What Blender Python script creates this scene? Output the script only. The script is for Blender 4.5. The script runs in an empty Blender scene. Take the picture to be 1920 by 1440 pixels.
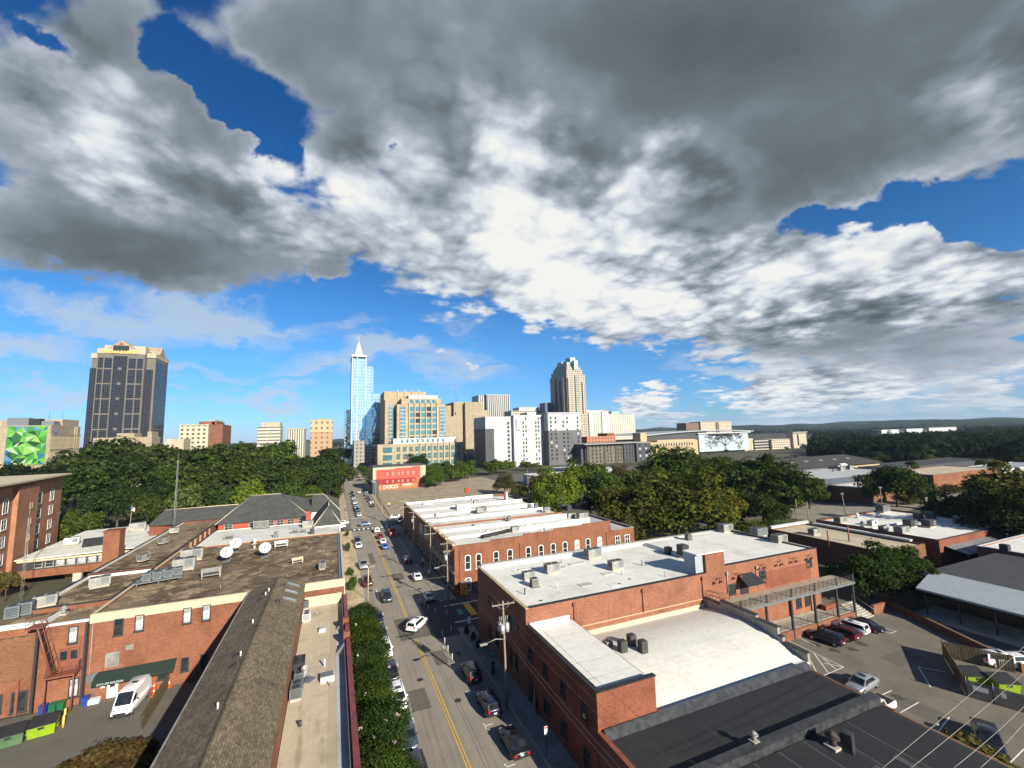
import bpy, bmesh, math, random
import numpy as np
from mathutils import Vector, Matrix, Euler
R_ = math.radians
sc = bpy.context.scene
col = sc.collection
random.seed(7)

# ------------------------------------------------------------------ camera
CAM_H = 32.0
FPX = 805.0                                   # focal length in pixels of a 1920 wide frame
def _cam_axes():
    yh, sl, vx = 814.4, -0.0275, 625.8        # horizon height, horizon tilt, where the street vanishes
    p0 = Vector((0, -(yh-720), -FPX)); d = Vector((1, -sl, 0))
    n = p0.cross(d).normalized()
    if n.y < 0: n = -n
    vy = yh + sl*(vx-960)
    Y = Vector((vx-960, -(vy-720), -FPX)).normalized()
    Y = (Y - n*(n.dot(Y))).normalized()
    X = Y.cross(n)
    return Matrix((X, Y, n))
CR = _cam_axes()
cd = bpy.data.cameras.new('camera'); cam = bpy.data.objects.new('camera', cd); col.objects.link(cam)
cam.matrix_world = Matrix.Translation((0, 0, CAM_H)) @ CR.to_4x4()
cd.sensor_fit = 'HORIZONTAL'; cd.sensor_width = 36; cd.lens = FPX/1920*36
cd.clip_start = 0.5; cd.clip_end = 40000
sc.camera = cam
def ray(px, py): return CR @ Vector((px-960, -(py-720), -FPX))
def P(px, py, z=0.0):                          # point of the plane at height z that the photo shows there
    d = ray(px, py); t = (z-CAM_H)/d.z; return Vector((d.x*t, d.y*t, z))
def PY(px, py, Y):
    d = ray(px, py); t = Y/d.y; return Vector((d.x*t, Y, CAM_H+d.z*t))
def PX(px, py, X):
    d = ray(px, py); t = X/d.x; return Vector((X, d.y*t, CAM_H+d.z*t))

# ------------------------------------------------------------------ sun, sky, exposure
SUN_EL, SUN_AZ = R_(24.5), R_(18.0)            # sun stands behind the camera, a little right of the street
sun_from = Vector((math.sin(SUN_AZ)*math.cos(SUN_EL), -math.cos(SUN_AZ)*math.cos(SUN_EL), math.sin(SUN_EL)))
sl = bpy.data.lights.new('sun', 'SUN'); sl.energy = 4.6; sl.angle = R_(0.5); sl.color = (1.0, 0.93, 0.80)
sun = bpy.data.objects.new('sun', sl); col.objects.link(sun)
sun.rotation_euler = (-sun_from).to_track_quat('-Z', 'Y').to_euler(); sun.location = (40, -120, 200)
EXPOSURE = 1.05
sc.view_settings.view_transform = 'Standard'; sc.view_settings.look = 'None'
sc.view_settings.exposure = EXPOSURE; sc.view_settings.gamma = 1.0; sc.view_settings.use_curve_mapping = False

class NT:
    """tiny helper for building node trees"""
    def __init__(s, tree): s.t = tree; s.n = tree.nodes; s.l = tree.links
    def new(s, typ, **kw):
        nd = s.n.new(typ)
        for k, v in kw.items(): setattr(nd, k, v)
        return nd
    def put(s, sock, v):
        if isinstance(v, bpy.types.NodeSocket): s.l.new(v, sock)
        elif v is not None: sock.default_value = v
    def math(s, op, a, b=None, c=None, clamp=False):
        nd = s.new('ShaderNodeMath', operation=op, use_clamp=clamp)
        s.put(nd.inputs[0], a)
        if b is not None: s.put(nd.inputs[1], b)
        if c is not None: s.put(nd.inputs[2], c)
        return nd.outputs[0]
    def vmath(s, op, a, b=None, scale=None):
        nd = s.new('ShaderNodeVectorMath', operation=op)
        s.put(nd.inputs[0], a)
        if b is not None: s.put(nd.inputs[1], b)
        if scale is not None: s.put(nd.inputs['Scale'], scale)
        return nd.outputs['Value'] if op in ('DOT_PRODUCT', 'LENGTH') else nd.outputs['Vector']
    def noise(s, vec, scale, detail=4, rough=0.55, dist=0.0, out='Fac'):
        nd = s.new('ShaderNodeTexNoise')
        if vec is not None: s.l.new(vec, nd.inputs['Vector'])
        nd.inputs['Scale'].default_value = scale; nd.inputs['Detail'].default_value = detail
        nd.inputs['Roughness'].default_value = rough; nd.inputs['Distortion'].default_value = dist
        return nd.outputs[out]
    def ramp(s, fac, stops, interp='LINEAR'):
        nd = s.new('ShaderNodeValToRGB'); cr = nd.color_ramp; cr.interpolation = interp
        while len(cr.elements) > 1: cr.elements.remove(cr.elements[-1])
        for i, (p, c) in enumerate(stops):
            e = cr.elements[0] if i == 0 else cr.elements.new(p)
            e.position = p; e.color = (c if hasattr(c, '__len__') else (c, c, c)) if hasattr(c, '__len__') and len(c) == 4 else tuple(c if hasattr(c, '__len__') else (c, c, c)) + (1,)
        s.l.new(fac, nd.inputs[0]); return nd.outputs[0]
    def mix(s, fac, a, b, blend='MIX'):
        nd = s.new('ShaderNodeMix', data_type='RGBA', blend_type=blend)
        s.put(nd.inputs[0], fac)
        for i, v in ((6, a), (7, b)):
            if isinstance(v, (tuple, list)) and len(v) == 3: v = tuple(v)+(1,)
            s.put(nd.inputs[i], v)
        return nd.outputs[2]
    def sstep(s, x, lo, hi):
        nd = s.new('ShaderNodeMapRange', interpolation_type='SMOOTHSTEP')
        s.put(nd.inputs[0], x); nd.inputs[1].default_value = lo; nd.inputs[2].default_value = hi
        return nd.outputs[0]
    def comb(s, x, y, z):
        nd = s.new('ShaderNodeCombineXYZ')
        for i, v in enumerate((x, y, z)): s.put(nd.inputs[i], v)
        return nd.outputs[0]
    def sep(s, v):
        nd = s.new('ShaderNodeSeparateXYZ'); s.l.new(v, nd.inputs[0]); return nd.outputs

def build_world():
    w = bpy.data.worlds.new('World'); sc.world = w; w.use_nodes = True
    T = NT(w.node_tree); T.n.clear()
    out = T.new('ShaderNodeOutputWorld')
    sky = T.new('ShaderNodeTexSky', sky_type='NISHITA', sun_disc=False, sun_elevation=SUN_EL,
                sun_rotation=math.atan2(sun_from.x, sun_from.y), air_density=1.0, dust_density=0.2, ozone_density=3.0, altitude=100)
    hs = T.new('ShaderNodeHueSaturation'); hs.inputs['Saturation'].default_value = 1.12; hs.inputs['Value'].default_value = 1.0
    tint = T.ramp(T.math('MAXIMUM', T.sep(T.new('ShaderNodeTexCoord').outputs['Generated'])[2], 0.0), [(0.0, (0.40, 0.60, 1.02)), (0.06, (0.46, 0.69, 1.05)), (0.2, (0.58, 0.80, 1.02)), (0.5, (0.40, 0.58, 0.80)), (0.8, (0.35, 0.5, 0.72))])
    T.l.new(T.mix(1.0, sky.outputs[0], tint, 'MULTIPLY'), hs.inputs['Color'])
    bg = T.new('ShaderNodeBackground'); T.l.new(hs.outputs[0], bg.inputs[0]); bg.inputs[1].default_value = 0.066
    d = T.new('ShaderNodeTexCoord').outputs['Generated']
    fw = Vector((CR[0][2]*-1, CR[1][2]*-1, 0)).normalized(); rt = Vector((fw.y, -fw.x, 0))
    sx, sy, sz = T.sep(d)
    f = T.vmath('DOT_PRODUCT', d, tuple(fw)); r = T.vmath('DOT_PRODUCT', d, tuple(rt))
    fc = T.math('MAXIMUM', f, 0.08)
    u = T.math('DIVIDE', r, fc); v = T.math('DIVIDE', sz, fc)
    # cloud deck coordinates: a plane overhead, so that clouds shrink towards the horizon
    zz = T.math('ADD', T.math('MAXIMUM', sz, 0.0), 0.16)
    deck = T.comb(T.math('DIVIDE', sx, zz), T.math('DIVIDE', sy, zz), 0.3)
    uv0 = T.comb(u, v, 0.0)
    n_w = T.noise(deck, 1.3, 5, 0.6, out='Color')
    n_w2 = T.noise(uv0, 9.0, 5, 0.6, out='Color')
    warp = T.vmath('ADD', T.vmath('SCALE', T.vmath('SUBTRACT', n_w, (0.5, 0.5, 0.5)), scale=0.20),
                   T.vmath('MULTIPLY', T.vmath('SUBTRACT', n_w2, (0.5, 0.5, 0.5)), (0.16, 0.11, 0.0)))
    uv = T.vmath('ADD', uv0, warp)
    turned = {0: uv}
    for ang in (-40, -28, -13, 18, 34):
        c_, s_ = math.cos(R_(ang)), math.sin(R_(ang))
        turned[ang] = T.comb(T.vmath('DOT_PRODUCT', uv, (c_, s_, 0)), T.vmath('DOT_PRODUCT', uv, (-s_, c_, 0)), 0.0)
    def blobs(lst, start):
        acc = start
        for cx, cy, rx, ry, ang, wt in lst:
            dv = ray(cx, cy); ff = dv.dot(fw); uu = dv.dot(rt)/ff; vv = dv.z/ff
            q = min(turned, key=lambda a: abs(a-ang)); c_, s_ = math.cos(R_(q)), math.sin(R_(q))
            lu, lv = uu*c_+vv*s_, -uu*s_+vv*c_
            kx, ky = FPX/rx, FPX/ry
            m = T.new('ShaderNodeVectorMath', operation='MULTIPLY_ADD')
            T.l.new(turned[q], m.inputs[0]); m.inputs[1].default_value = (kx, ky, 0); m.inputs[2].default_value = (-lu*kx, -lv*ky, 0)
            g = T.new('ShaderNodeTexGradient', gradient_type='SPHERICAL')
            T.l.new(m.outputs[0], g.inputs[0])
            acc = T.math('MULTIPLY_ADD', g.outputs['Fac'], wt, acc)
        return acc
    dens = blobs(CLOUD_MASS, 0.30)
    bright = blobs(CLOUD_LIGHT, 0.455)
    thin = blobs(CLOUD_THIN, 0.0)
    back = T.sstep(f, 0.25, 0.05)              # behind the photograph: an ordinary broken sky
    hi = T.sstep(v, 0.25, 0.55)
    n1 = T.noise(deck, 1.45, 6, 0.56)
    n2 = T.noise(deck, 4.6, 5, 0.60, 0.2)
    vor = T.new('ShaderNodeTexVoronoi', feature='F1', voronoi_dimensions='2D'); vor.inputs['Scale'].default_value = 3.6
    vor.inputs['Detail'].default_value = 2; vor.inputs['Roughness'].default_value = 0.55
    T.l.new(T.vmath('ADD', deck, T.vmath('SCALE', n_w, scale=0.4)), vor.inputs['Vector'])
    vor2 = T.new('ShaderNodeTexVoronoi', feature='F1', voronoi_dimensions='2D'); vor2.inputs['Scale'].default_value = 9.5; vor2.inputs['Detail'].default_value = 1
    T.l.new(T.vmath('ADD', deck, T.vmath('SCALE', T.noise(deck, 5.0, 3, 0.6, out='Color'), scale=0.16)), vor2.inputs['Vector'])
    puff = T.math('SUBTRACT', 1.12, T.math('MULTIPLY_ADD', vor2.outputs['Distance'], 0.42, T.math('MULTIPLY', vor.outputs['Distance'], 0.80)))
    nn = T.math('MULTIPLY_ADD', n1, 0.95, T.math('MULTIPLY', n2, 0.45))       # mean .70
    dsum = T.math('ADD', dens, T.math('MULTIPLY', T.math('SUBTRACT', nn, 0.70), 1.55))
    dsum = T.math('MULTIPLY_ADD', T.math('SUBTRACT', puff, 0.55), 0.50, dsum)
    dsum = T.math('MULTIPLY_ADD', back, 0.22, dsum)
    alpha = T.sstep(T.math('MULTIPLY_ADD', T.sstep(v, 0.26, 0.10), 0.04, dsum), 0.36, 0.74)
    thick = T.sstep(dsum, 0.45, 1.25)
    # same field a little towards the sun: lit flanks against shaded ones
    deck2 = T.vmath('ADD', deck, tuple(Vector((0.05, -0.13, 0.02))))
    n1b = T.noise(deck2, 1.45, 5, 0.56); n2b = T.noise(T.vmath('ADD', deck, (0.02, -0.05, 0.01)), 4.6, 4, 0.60, 0.2)
    rel = T.math('ADD', T.math('MULTIPLY', T.math('SUBTRACT', n1, n1b), 1.2), T.math('MULTIPLY', T.math('SUBTRACT', n2, n2b), 0.55))
    crisp = T.math('MULTIPLY_ADD', T.sstep(bright, 0.30, 0.72), 0.95, 0.18)     # sunlit billows are crisp, shaded bases smooth
    n_low = T.noise(deck, 0.55, 2, 0.5)
    det = T.math('MULTIPLY_ADD', T.math('SUBTRACT', puff, 0.55), 0.62, rel)
    det = T.math('MULTIPLY_ADD', T.math('SUBTRACT', n1, 0.5), 0.34, det)
    b = T.math('MULTIPLY_ADD', det, crisp, bright)
    b = T.math('MULTIPLY_ADD', T.math('SUBTRACT', n_low, 0.5), 0.45, b)
    b = T.math('MULTIPLY_ADD', T.math('SUBTRACT', 1.0, thick), 0.20, b)
    b = T.math('MULTIPLY_ADD', T.sstep(v, 0.30, 0.10), 0.20, b)
    k = 1.0
    ccol = T.ramp(b, [(0.0, (0.068*k, 0.082*k, 0.090*k)), (0.22, (0.105*k, 0.125*k, 0.140*k)), (0.42, (0.180*k, 0.212*k, 0.246*k)),
                      (0.62, (0.33*k, 0.36*k, 0.41*k)), (0.80, (0.50*k, 0.53*k, 0.565*k)), (1.0, (0.63*k, 0.63*k, 0.61*k))])
    # thin streaks of high cloud
    ns = T.noise(T.vmath('MULTIPLY', uv, (2.6, 13.0, 1.0)), 1.0, 6, 0.6, 0.6)
    ta = T.math('MULTIPLY', T.sstep(T.math('MULTIPLY_ADD', T.math('SUBTRACT', ns, 0.5), 1.5, thin), 0.22, 0.80), 0.72)
    bgt = T.new('ShaderNodeBackground'); bgt.inputs[0].default_value = (0.44, 0.50, 0.57, 1); bgt.inputs[1].default_value = 0.62
    mt = T.new('ShaderNodeMixShader'); T.l.new(ta, mt.inputs[0]); T.l.new(bg.outputs[0], mt.inputs[1]); T.l.new(bgt.outputs[0], mt.inputs[2])
    bgc = T.new('ShaderNodeBackground'); T.l.new(ccol, bgc.inputs[0]); bgc.inputs[1].default_value = 0.70
    mx = T.new('ShaderNodeMixShader')
    horizon_thin = T.sstep(sz, -0.005, 0.05)
    T.l.new(T.math('MULTIPLY', alpha, T.math('MULTIPLY_ADD', horizon_thin, 0.6, 0.4)), mx.inputs[0])
    T.l.new(mt.outputs[0], mx.inputs[1]); T.l.new(bgc.outputs[0], mx.inputs[2])
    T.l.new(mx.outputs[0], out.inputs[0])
    w.cycles.sampling_method = 'MANUAL'; w.cycles.sample_map_resolution = 512

# clouds seen that day: centre and radii (in pixels of the 1920 frame, turned into sky directions), tilt, weight
CLOUD_MASS = [
    (1350, 90, 900, 420, 0, 1.3), (1750, 240, 620, 230, 18, 0.7), (800, 130, 420, 300, -30, 0.9), (1200, 380, 520, 240, 0, 0.8),
    (230, 330, 520, 220, -28, 1.1), (120, 120, 300, 260, -30, 0.8), (440, 440, 300, 120, -13, 0.8), (120, 430, 360, 120, 0, 0.7), (200, 620, 520, 75, 0, -0.9),
    (230, 60, 260, 170, -40, 0.7), (400, 290, 240, 130, -40, 0.9), (620, 40, 320, 130, 0, 0.8), (1900, 60, 300, 300, 0, 0.8),
    (900, 440, 420, 190, -13, 1.0), (640, 420, 190, 170, 0, 0.6), (1120, 520, 380, 150, -13, 0.8), (1450, 580, 500, 150, 0, 1.15), (1760, 570, 460, 160, 0, 1.1),
    (1690, 450, 130, 90, 0, 0.9), (1400, 500, 220, 110, 0, 0.6), (1860, 490, 200, 70, 0, 0.6),
    (335, 85, 120, 58, -40, -0.95), (425, 165, 170, 50, -40, -0.95), (510, 240, 115, 48, -40, -0.95), (350, 205, 130, 70, -40, 0.8), (560, 110, 130, 80, -40, 0.7), (440, 285, 90, 60, -40, 0.5), (620, 275, 140, 90, 0, 0.8), (690, 190, 130, 110, 0, 0.5), (765, 266, 20, 30, 0, -0.6), (100, 75, 130, 24, -40, -0.6),
    (1740, 385, 280, 62, 0, -1.45), (1890, 425, 160, 66, 0, -1.3), (1530, 405, 100, 44, 18, -0.9),
    (640, 540, 120, 80, 0, -0.7), (900, 700, 640, 120, 0, -0.5), (300, 740, 500, 130, 0, -0.3), (1000, 650, 260, 60, -13, -0.4),
    (860, 672, 130, 34, -13, 0.75), (420, 655, 60, 24, -13, 0.7), (1205, 748, 95, 44, -28, 1.3), (1490, 738, 260, 70, 0, 1.15), (1720, 680, 420, 60, 0, 0.55), (630, 512, 60, 30, -28, 0.9),
    (1840, 745, 140, 40, 0, 0.7), (510, 655, 40, 18, -13, 0.7),
]
CLOUD_LIGHT = [
    (1450, 60, 820, 300, 18, -0.32), (1200, 60, 420, 240, 0, -0.16), (1500, 320, 420, 150, 18, -0.30), (860, 130, 380, 240, 0, 0.04), (1150, 430, 360, 130, 0, 0.20),
    (230, 480, 520, 130, -13, -0.40), (380, 250, 200, 220, 34, -0.20), (300, 60, 260, 120, -40, -0.16), (560, 90, 260, 200, 0, -0.10),
    (190, 220, 330, 170, -40, 0.55), (470, 320, 200, 90, -28, 0.35), (90, 60, 120, 100, 0, 0.25), (620, 340, 200, 110, -13, 0.45), (820, 400, 380, 190, -13, 0.42), (1000, 290, 260, 240, 0, 0.46),
    (1290, 330, 180, 120, 0, 0.52), (1040, 520, 340, 140, -13, 0.60), (1250, 540, 360, 130, -13, 0.42), (1690, 440, 220, 110, 0, 0.65), (1500, 510, 330, 120, 0, 0.45),
    (1850, 150, 280, 200, 34, 0.22), (1800, 350, 340, 70, 0, 0.24), (520, 440, 200, 110, 0, 0.25), (1450, 640, 400, 50, 0, -0.04), (1720, 545, 420, 90, 0, 0.24), (1800, 640, 380, 50, 0, -0.10),
    (400, 590, 340, 80, -13, 0.16), (860, 680, 220, 70, 0, 0.10), (1490, 730, 260, 60, 0, 0.40), (1205, 745, 100, 50, 0, 0.40), (1850, 520, 240, 60, 0, 0.30), (640, 60, 330, 160, 0, -0.06)]
CLOUD_THIN = [(370, 580, 280, 75, -13, 1.0), (150, 590, 260, 50, -13, 0.9), (60, 655, 300, 60, 0, 0.9), (860, 672, 260, 70, -13, 0.7), (590, 695, 240, 50, 0, 0.8), (500, 748, 180, 26, 0, 0.9), (40, 780, 160, 36, 0, 0.8), (1340, 690, 180, 34, 0, 0.8), (700, 650, 120, 36, 0, 0.6), (320, 695, 150, 30, -13, 0.8), (200, 745, 220, 26, 0, 0.7), (850, 590, 120, 40, -13, 0.5), (640, 600, 120, 50, 0, 0.45), (1750, 760, 420, 60, 0, 0.6), (1500, 780, 300, 30, 0, 0.5), (1700, 700, 420, 70, 0, 0.9), (80, 720, 200, 30, 0, 0.7)]
build_world()

# ------------------------------------------------------------------ materials (all procedural)
MATS = {}
def _base(name):
    m = bpy.data.materials.new(name); m.use_nodes = True
    T = NT(m.node_tree); T.n.clear()
    o = T.new('ShaderNodeOutputMaterial'); b = T.new('ShaderNodeBsdfPrincipled'); T.l.new(b.outputs[0], o.inputs[0])
    MATS[name] = m; return m, T, b, o
def wall_uv(T):
    """position on a wall: along it, and up"""
    g = T.new('ShaderNodeNewGeometry'); px, py, pz = T.sep(g.outputs['Position']); nx, ny, nz = T.sep(g.outputs['True Normal'])
    k = T.math('GREATER_THAN', T.math('ABSOLUTE', nx), T.math('ABSOLUTE', ny))
    u = T.math('ADD', T.math('MULTIPLY', py, k), T.math('MULTIPLY', px, T.math('SUBTRACT', 1.0, k)))
    return T.comb(u, pz, 0.0), g.outputs['Position']
def plain(name, c, rough=0.6, metal=0.0, var=0.18, scale=1.2, spec=0.4, stain=None):
    if name in MATS: return MATS[name]
    m, T, b, o = _base(name)
    pos = T.new('ShaderNodeTexCoord').outputs['Object']
    n = T.noise(pos, scale, 5, 0.62)
    lo = tuple(x*(1-var) for x in c); hi = tuple(min(1, x*(1+var)) for x in c)
    cc = T.mix(T.sstep(n, 0.3, 0.7), lo, hi)
    if stain:
        n2 = T.noise(pos, scale*0.22, 6, 0.65)
        cc = T.mix(T.math('MULTIPLY', T.sstep(n2, 0.5, 0.72), stain[1]), cc, stain[0])
    T.l.new(cc, b.inputs['Base Color'])
    b.inputs['Roughness'].default_value = rough; b.inputs['Metallic'].default_value = metal
    b.inputs['Specular IOR Level'].default_value = spec
    return m
def brick(name, c1, c2, mortar, blot=0.35):
    m, T, b, o = _base(name)
    uv, pos = wall_uv(T)
    t = T.new('ShaderNodeTexBrick'); T.l.new(uv, t.inputs['Vector'])
    t.inputs['Scale'].default_value = 1.0; t.inputs['Brick Width'].default_value = 0.23; t.inputs['Row Height'].default_value = 0.078
    t.inputs['Mortar Size'].default_value = 0.010; t.inputs['Mortar Smooth'].default_value = 0.2; t.inputs['Bias'].default_value = 0.0
    t.inputs['Color1'].default_value = c1+(1,); t.inputs['Color2'].default_value = c2+(1,); t.inputs['Mortar'].default_value = mortar+(1,)
    st = T.vmath('MULTIPLY', pos, (1.0, 1.0, 4.5))
    n1 = T.noise(st, 2.4, 4, 0.7); n2 = T.noise(pos, 0.28, 6, 0.62); n3 = T.noise(T.vmath('MULTIPLY', pos, (1.6, 1.6, 0.16)), 1.0, 3, 0.6)
    cc = T.mix(1.0, t.outputs['Color'], T.ramp(n1, [(0.25, 0.62), (0.5, 1.0), (0.75, 1.32)]), 'MULTIPLY')
    cc = T.mix(1.0, cc, T.ramp(n2, [(0.3, 1-blot), (0.5, 1.0), (0.72, 1.2)]), 'MULTIPLY')
    cc = T.mix(T.math('MULTIPLY', T.sstep(n3, 0.54, 0.74), 0.5), cc, tuple(x*0.5 for x in c1))
    n4 = T.noise(T.vmath('MULTIPLY', pos, (0.5, 0.5, 0.9)), 0.7, 5, 0.65); cc = T.mix(T.math('MULTIPLY', T.sstep(n4, 0.58, 0.74), 0.4), cc, tuple(min(.6, x*1.1+.06) for x in c1))
    T.l.new(cc, b.inputs['Base Color']); b.inputs['Roughness'].default_value = 0.88; b.inputs['Specular IOR Level'].default_value = 0.25
    return m
def membrane(name, c, dirt, seam=2.4, amount=0.5, along='x', seamcol=0.75):
    m, T, b, o = _base(name)
    pos = T.new('ShaderNodeNewGeometry').outputs['Position']
    x, y, z = T.sep(pos)
    n1 = T.noise(pos, 0.16, 7, 0.66); n2 = T.noise(pos, 1.7, 5, 0.6); n3 = T.noise(T.vmath('MULTIPLY', pos, (0.25, 2.0, 1.0) if along == 'x' else (2.0, 0.25, 1.0)), 0.6, 5, 0.62)
    cc = T.mix(T.math('MULTIPLY', T.sstep(n1, 0.46, 0.74), amount), c, dirt)
    cc = T.mix(T.math('MULTIPLY', T.sstep(n3, 0.56, 0.76), amount*0.7), cc, tuple(d*0.7 for d in dirt))
    cc = T.mix(1.0, cc, T.ramp(n2, [(0.3, 0.9), (0.7, 1.06)]), 'MULTIPLY')
    s = T.math('FRACT', T.math('DIVIDE', T.math('ADD', y if along == 'x' else x, T.math('MULTIPLY', n2, 0.05)), seam))
    line = T.math('LESS_THAN', s, 0.035)
    cc = T.mix(T.math('MULTIPLY', line, 0.55), cc, tuple(q*seamcol for q in c))
    T.l.new(cc, b.inputs['Base Color']); b.inputs['Roughness'].default_value = 0.75; b.inputs['Specular IOR Level'].default_value = 0.3
    return m
def gravel(name, dark, mid, light):
    m, T, b, o = _base(name)
    pos = T.new('ShaderNodeNewGeometry').outputs['Position']
    n1 = T.noise(pos, 0.13, 6, 0.68); n2 = T.noise(pos, 5.5, 4, 0.75); n3 = T.noise(pos, 0.55, 5, 0.6, 0.8)
    cc = T.mix(T.sstep(n1, 0.38, 0.62), dark, mid)
    cc = T.mix(T.math('MULTIPLY', T.sstep(n3, 0.47, 0.68), 0.85), cc, light)
    cc = T.mix(1.0, cc, T.ramp(n2, [(0.28, 0.35), (0.5, 0.95), (0.72, 1.85)]), 'MULTIPLY')
    T.l.new(cc, b.inputs['Base Color']); b.inputs['Roughness'].default_value = 0.95; b.inputs['Specular IOR Level'].default_value = 0.1
    bp = T.new('ShaderNodeBump'); bp.inputs['Strength'].default_value = 0.5; bp.inputs['Distance'].default_value = 0.05
    T.l.new(n2, bp.inputs['Height']); T.l.new(bp.outputs[0], b.inputs['Normal'])
    return m
def shingle(name, c1, c2, c3):
    m, T, b, o = _base(name)
    pos = T.new('ShaderNodeNewGeometry').outputs['Position']; x, y, z = T.sep(pos)
    t = T.new('ShaderNodeTexBrick'); T.l.new(T.comb(y, T.math('MULTIPLY', x, 1.1), 0.0), t.inputs['Vector'])
    t.inputs['Scale'].default_value = 1.0; t.inputs['Brick Width'].default_value = 0.34; t.inputs['Row Height'].default_value = 0.20
    t.inputs['Mortar Size'].default_value = 0.014; t.inputs['Bias'].default_value = 0.0
    t.inputs['Color1'].default_value = c1+(1,); t.inputs['Color2'].default_value = c2+(1,); t.inputs['Mortar'].default_value = c3+(1,)
    n1 = T.noise(pos, 0.35, 6, 0.65); n2 = T.noise(T.vmath('MULTIPLY', pos, (5, 3, 1)), 1.0, 3, 0.6)
    cc = T.mix(1.0, t.outputs['Color'], T.ramp(n1, [(0.3, 0.75), (0.7, 1.2)]), 'MULTIPLY')
    cc = T.mix(1.0, cc, T.ramp(n2, [(0.3, 0.74), (0.7, 1.22)]), 'MULTIPLY')
    T.l.new(cc, b.inputs['Base Color']); b.inputs['Roughness'].default_value = 0.92; b.inputs['Specular IOR Level'].default_value = 0.15
    return m
def asphalt(name, c, along=True, patch=0.5, crack=0.6):
    m, T, b, o = _base(name)
    pos = T.new('ShaderNodeNewGeometry').outputs['Position']
    n0 = T.noise(pos, 14.0, 2, 0.7); n1 = T.noise(pos, 0.22, 6, 0.62)
    n2 = T.noise(T.vmath('MULTIPLY', pos, (1.1, 0.035, 1.0)), 1.0, 4, 0.6)
    cc = T.mix(T.math('MULTIPLY', T.sstep(n1, 0.4, 0.68), patch), c, tuple(q*0.68 for q in c))
    if along: cc = T.mix(T.math('MULTIPLY', T.sstep(n2, 0.46, 0.68), 0.42), cc, tuple(q*0.58 for q in c))
    cc = T.mix(1.0, cc, T.ramp(n0, [(0.3, 0.78), (0.7, 1.2)]), 'MULTIPLY')
    wv = T.vmath('ADD', pos, T.vmath('SCALE', T.noise(pos, 0.6, 4, 0.6, out='Color'), scale=2.2))
    v = T.new('ShaderNodeTexVoronoi', feature='DISTANCE_TO_EDGE', voronoi_dimensions='2D'); v.inputs['Scale'].default_value = 0.22; T.l.new(wv, v.inputs['Vector'])
    ck = T.math('MULTIPLY', T.math('MULTIPLY', T.math('SUBTRACT', 1.0, T.sstep(v.outputs['Distance'], 0.003, 0.012)), T.sstep(T.noise(pos, 0.12, 3, 0.6), 0.42, 0.6)), crack)
    cc = T.mix(ck, cc, tuple(q*0.32 for q in c))
    T.l.new(cc, b.inputs['Base Color']); b.inputs['Roughness'].default_value = 0.9; b.inputs['Specular IOR Level'].default_value = 0.2
    return m
def slabs(name, c, size=1.5, var=0.25):
    m, T, b, o = _base(name)
    pos = T.new('ShaderNodeNewGeometry').outputs['Position']
    t = T.new('ShaderNodeTexBrick'); t.offset = 0.0; T.l.new(pos, t.inputs['Vector'])
    t.inputs['Scale'].default_value = 1.0; t.inputs['Brick Width'].default_value = size; t.inputs['Row Height'].default_value = size
    t.inputs['Mortar Size'].default_value = 0.02; t.inputs['Bias'].default_value = 0.0
    t.inputs['Color1'].default_value = tuple(q*(1-var*.5) for q in c)+(1,); t.inputs['Color2'].default_value = tuple(q*(1+var*.5) for q in c)+(1,); t.inputs['Mortar'].default_value = tuple(q*0.4 for q in c)+(1,)
    n1 = T.noise(pos, 0.5, 6, 0.65)
    cc = T.mix(1.0, t.outputs['Color'], T.ramp(n1, [(0.3, 0.7), (0.7, 1.18)]), 'MULTIPLY')
    T.l.new(cc, b.inputs['Base Color']); b.inputs['Roughness'].default_value = 0.9; b.inputs['Specular IOR Level'].default_value = 0.2
    return m
def panelled(name, c, gx, gz, var=0.10, joint=0.62, w=0.10):
    """cladding slabs with joints, each slab a shade of its own"""
    m, T, b, o = _base(name); uv, pos = wall_uv(T); u, v, _ = T.sep(uv)
    k = T.math('MAXIMUM', T.math('LESS_THAN', T.math('FRACT', T.math('DIVIDE', u, gx)), w/gx), T.math('LESS_THAN', T.math('FRACT', T.math('DIVIDE', v, gz)), w*1.6/gz))
    wn = T.new('ShaderNodeTexWhiteNoise', noise_dimensions='2D'); T.l.new(T.comb(T.math('FLOOR', T.math('DIVIDE', u, gx)), T.math('FLOOR', T.math('DIVIDE', v, gz)), 0.0), wn.inputs['Vector'])
    cc = T.mix(wn.outputs['Value'], tuple(q*(1-var) for q in c), tuple(q*(1+var) for q in c))
    n3 = T.noise(T.vmath('MULTIPLY', pos, (0.5, 0.5, 0.05)), 1.0, 4, 0.6); cc = T.mix(1.0, cc, T.ramp(n3, [(0.3, 0.84), (0.7, 1.10)]), 'MULTIPLY')
    T.l.new(T.mix(k, cc, tuple(q*joint for q in c)), b.inputs['Base Color']); b.inputs['Roughness'].default_value = 0.85; b.inputs['Specular IOR Level'].default_value = 0.2
    return m
def glass(name, c=(0.02, 0.026, 0.03), rough=0.08, metal=0.0, spec=0.6, wave=0.0):
    m, T, b, o = _base(name)
    pos = T.new('ShaderNodeTexCoord').outputs['Object']
    cc = T.mix(T.sstep(T.noise(pos, 0.9, 3, 0.6), 0.35, 0.65), tuple(q*0.6 for q in c), tuple(q*1.5 for q in c))
    T.l.new(cc, b.inputs['Base Color']); b.inputs['Roughness'].default_value = rough; b.inputs['Metallic'].default_value = metal
    b.inputs['Specular IOR Level'].default_value = spec
    return m
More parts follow.
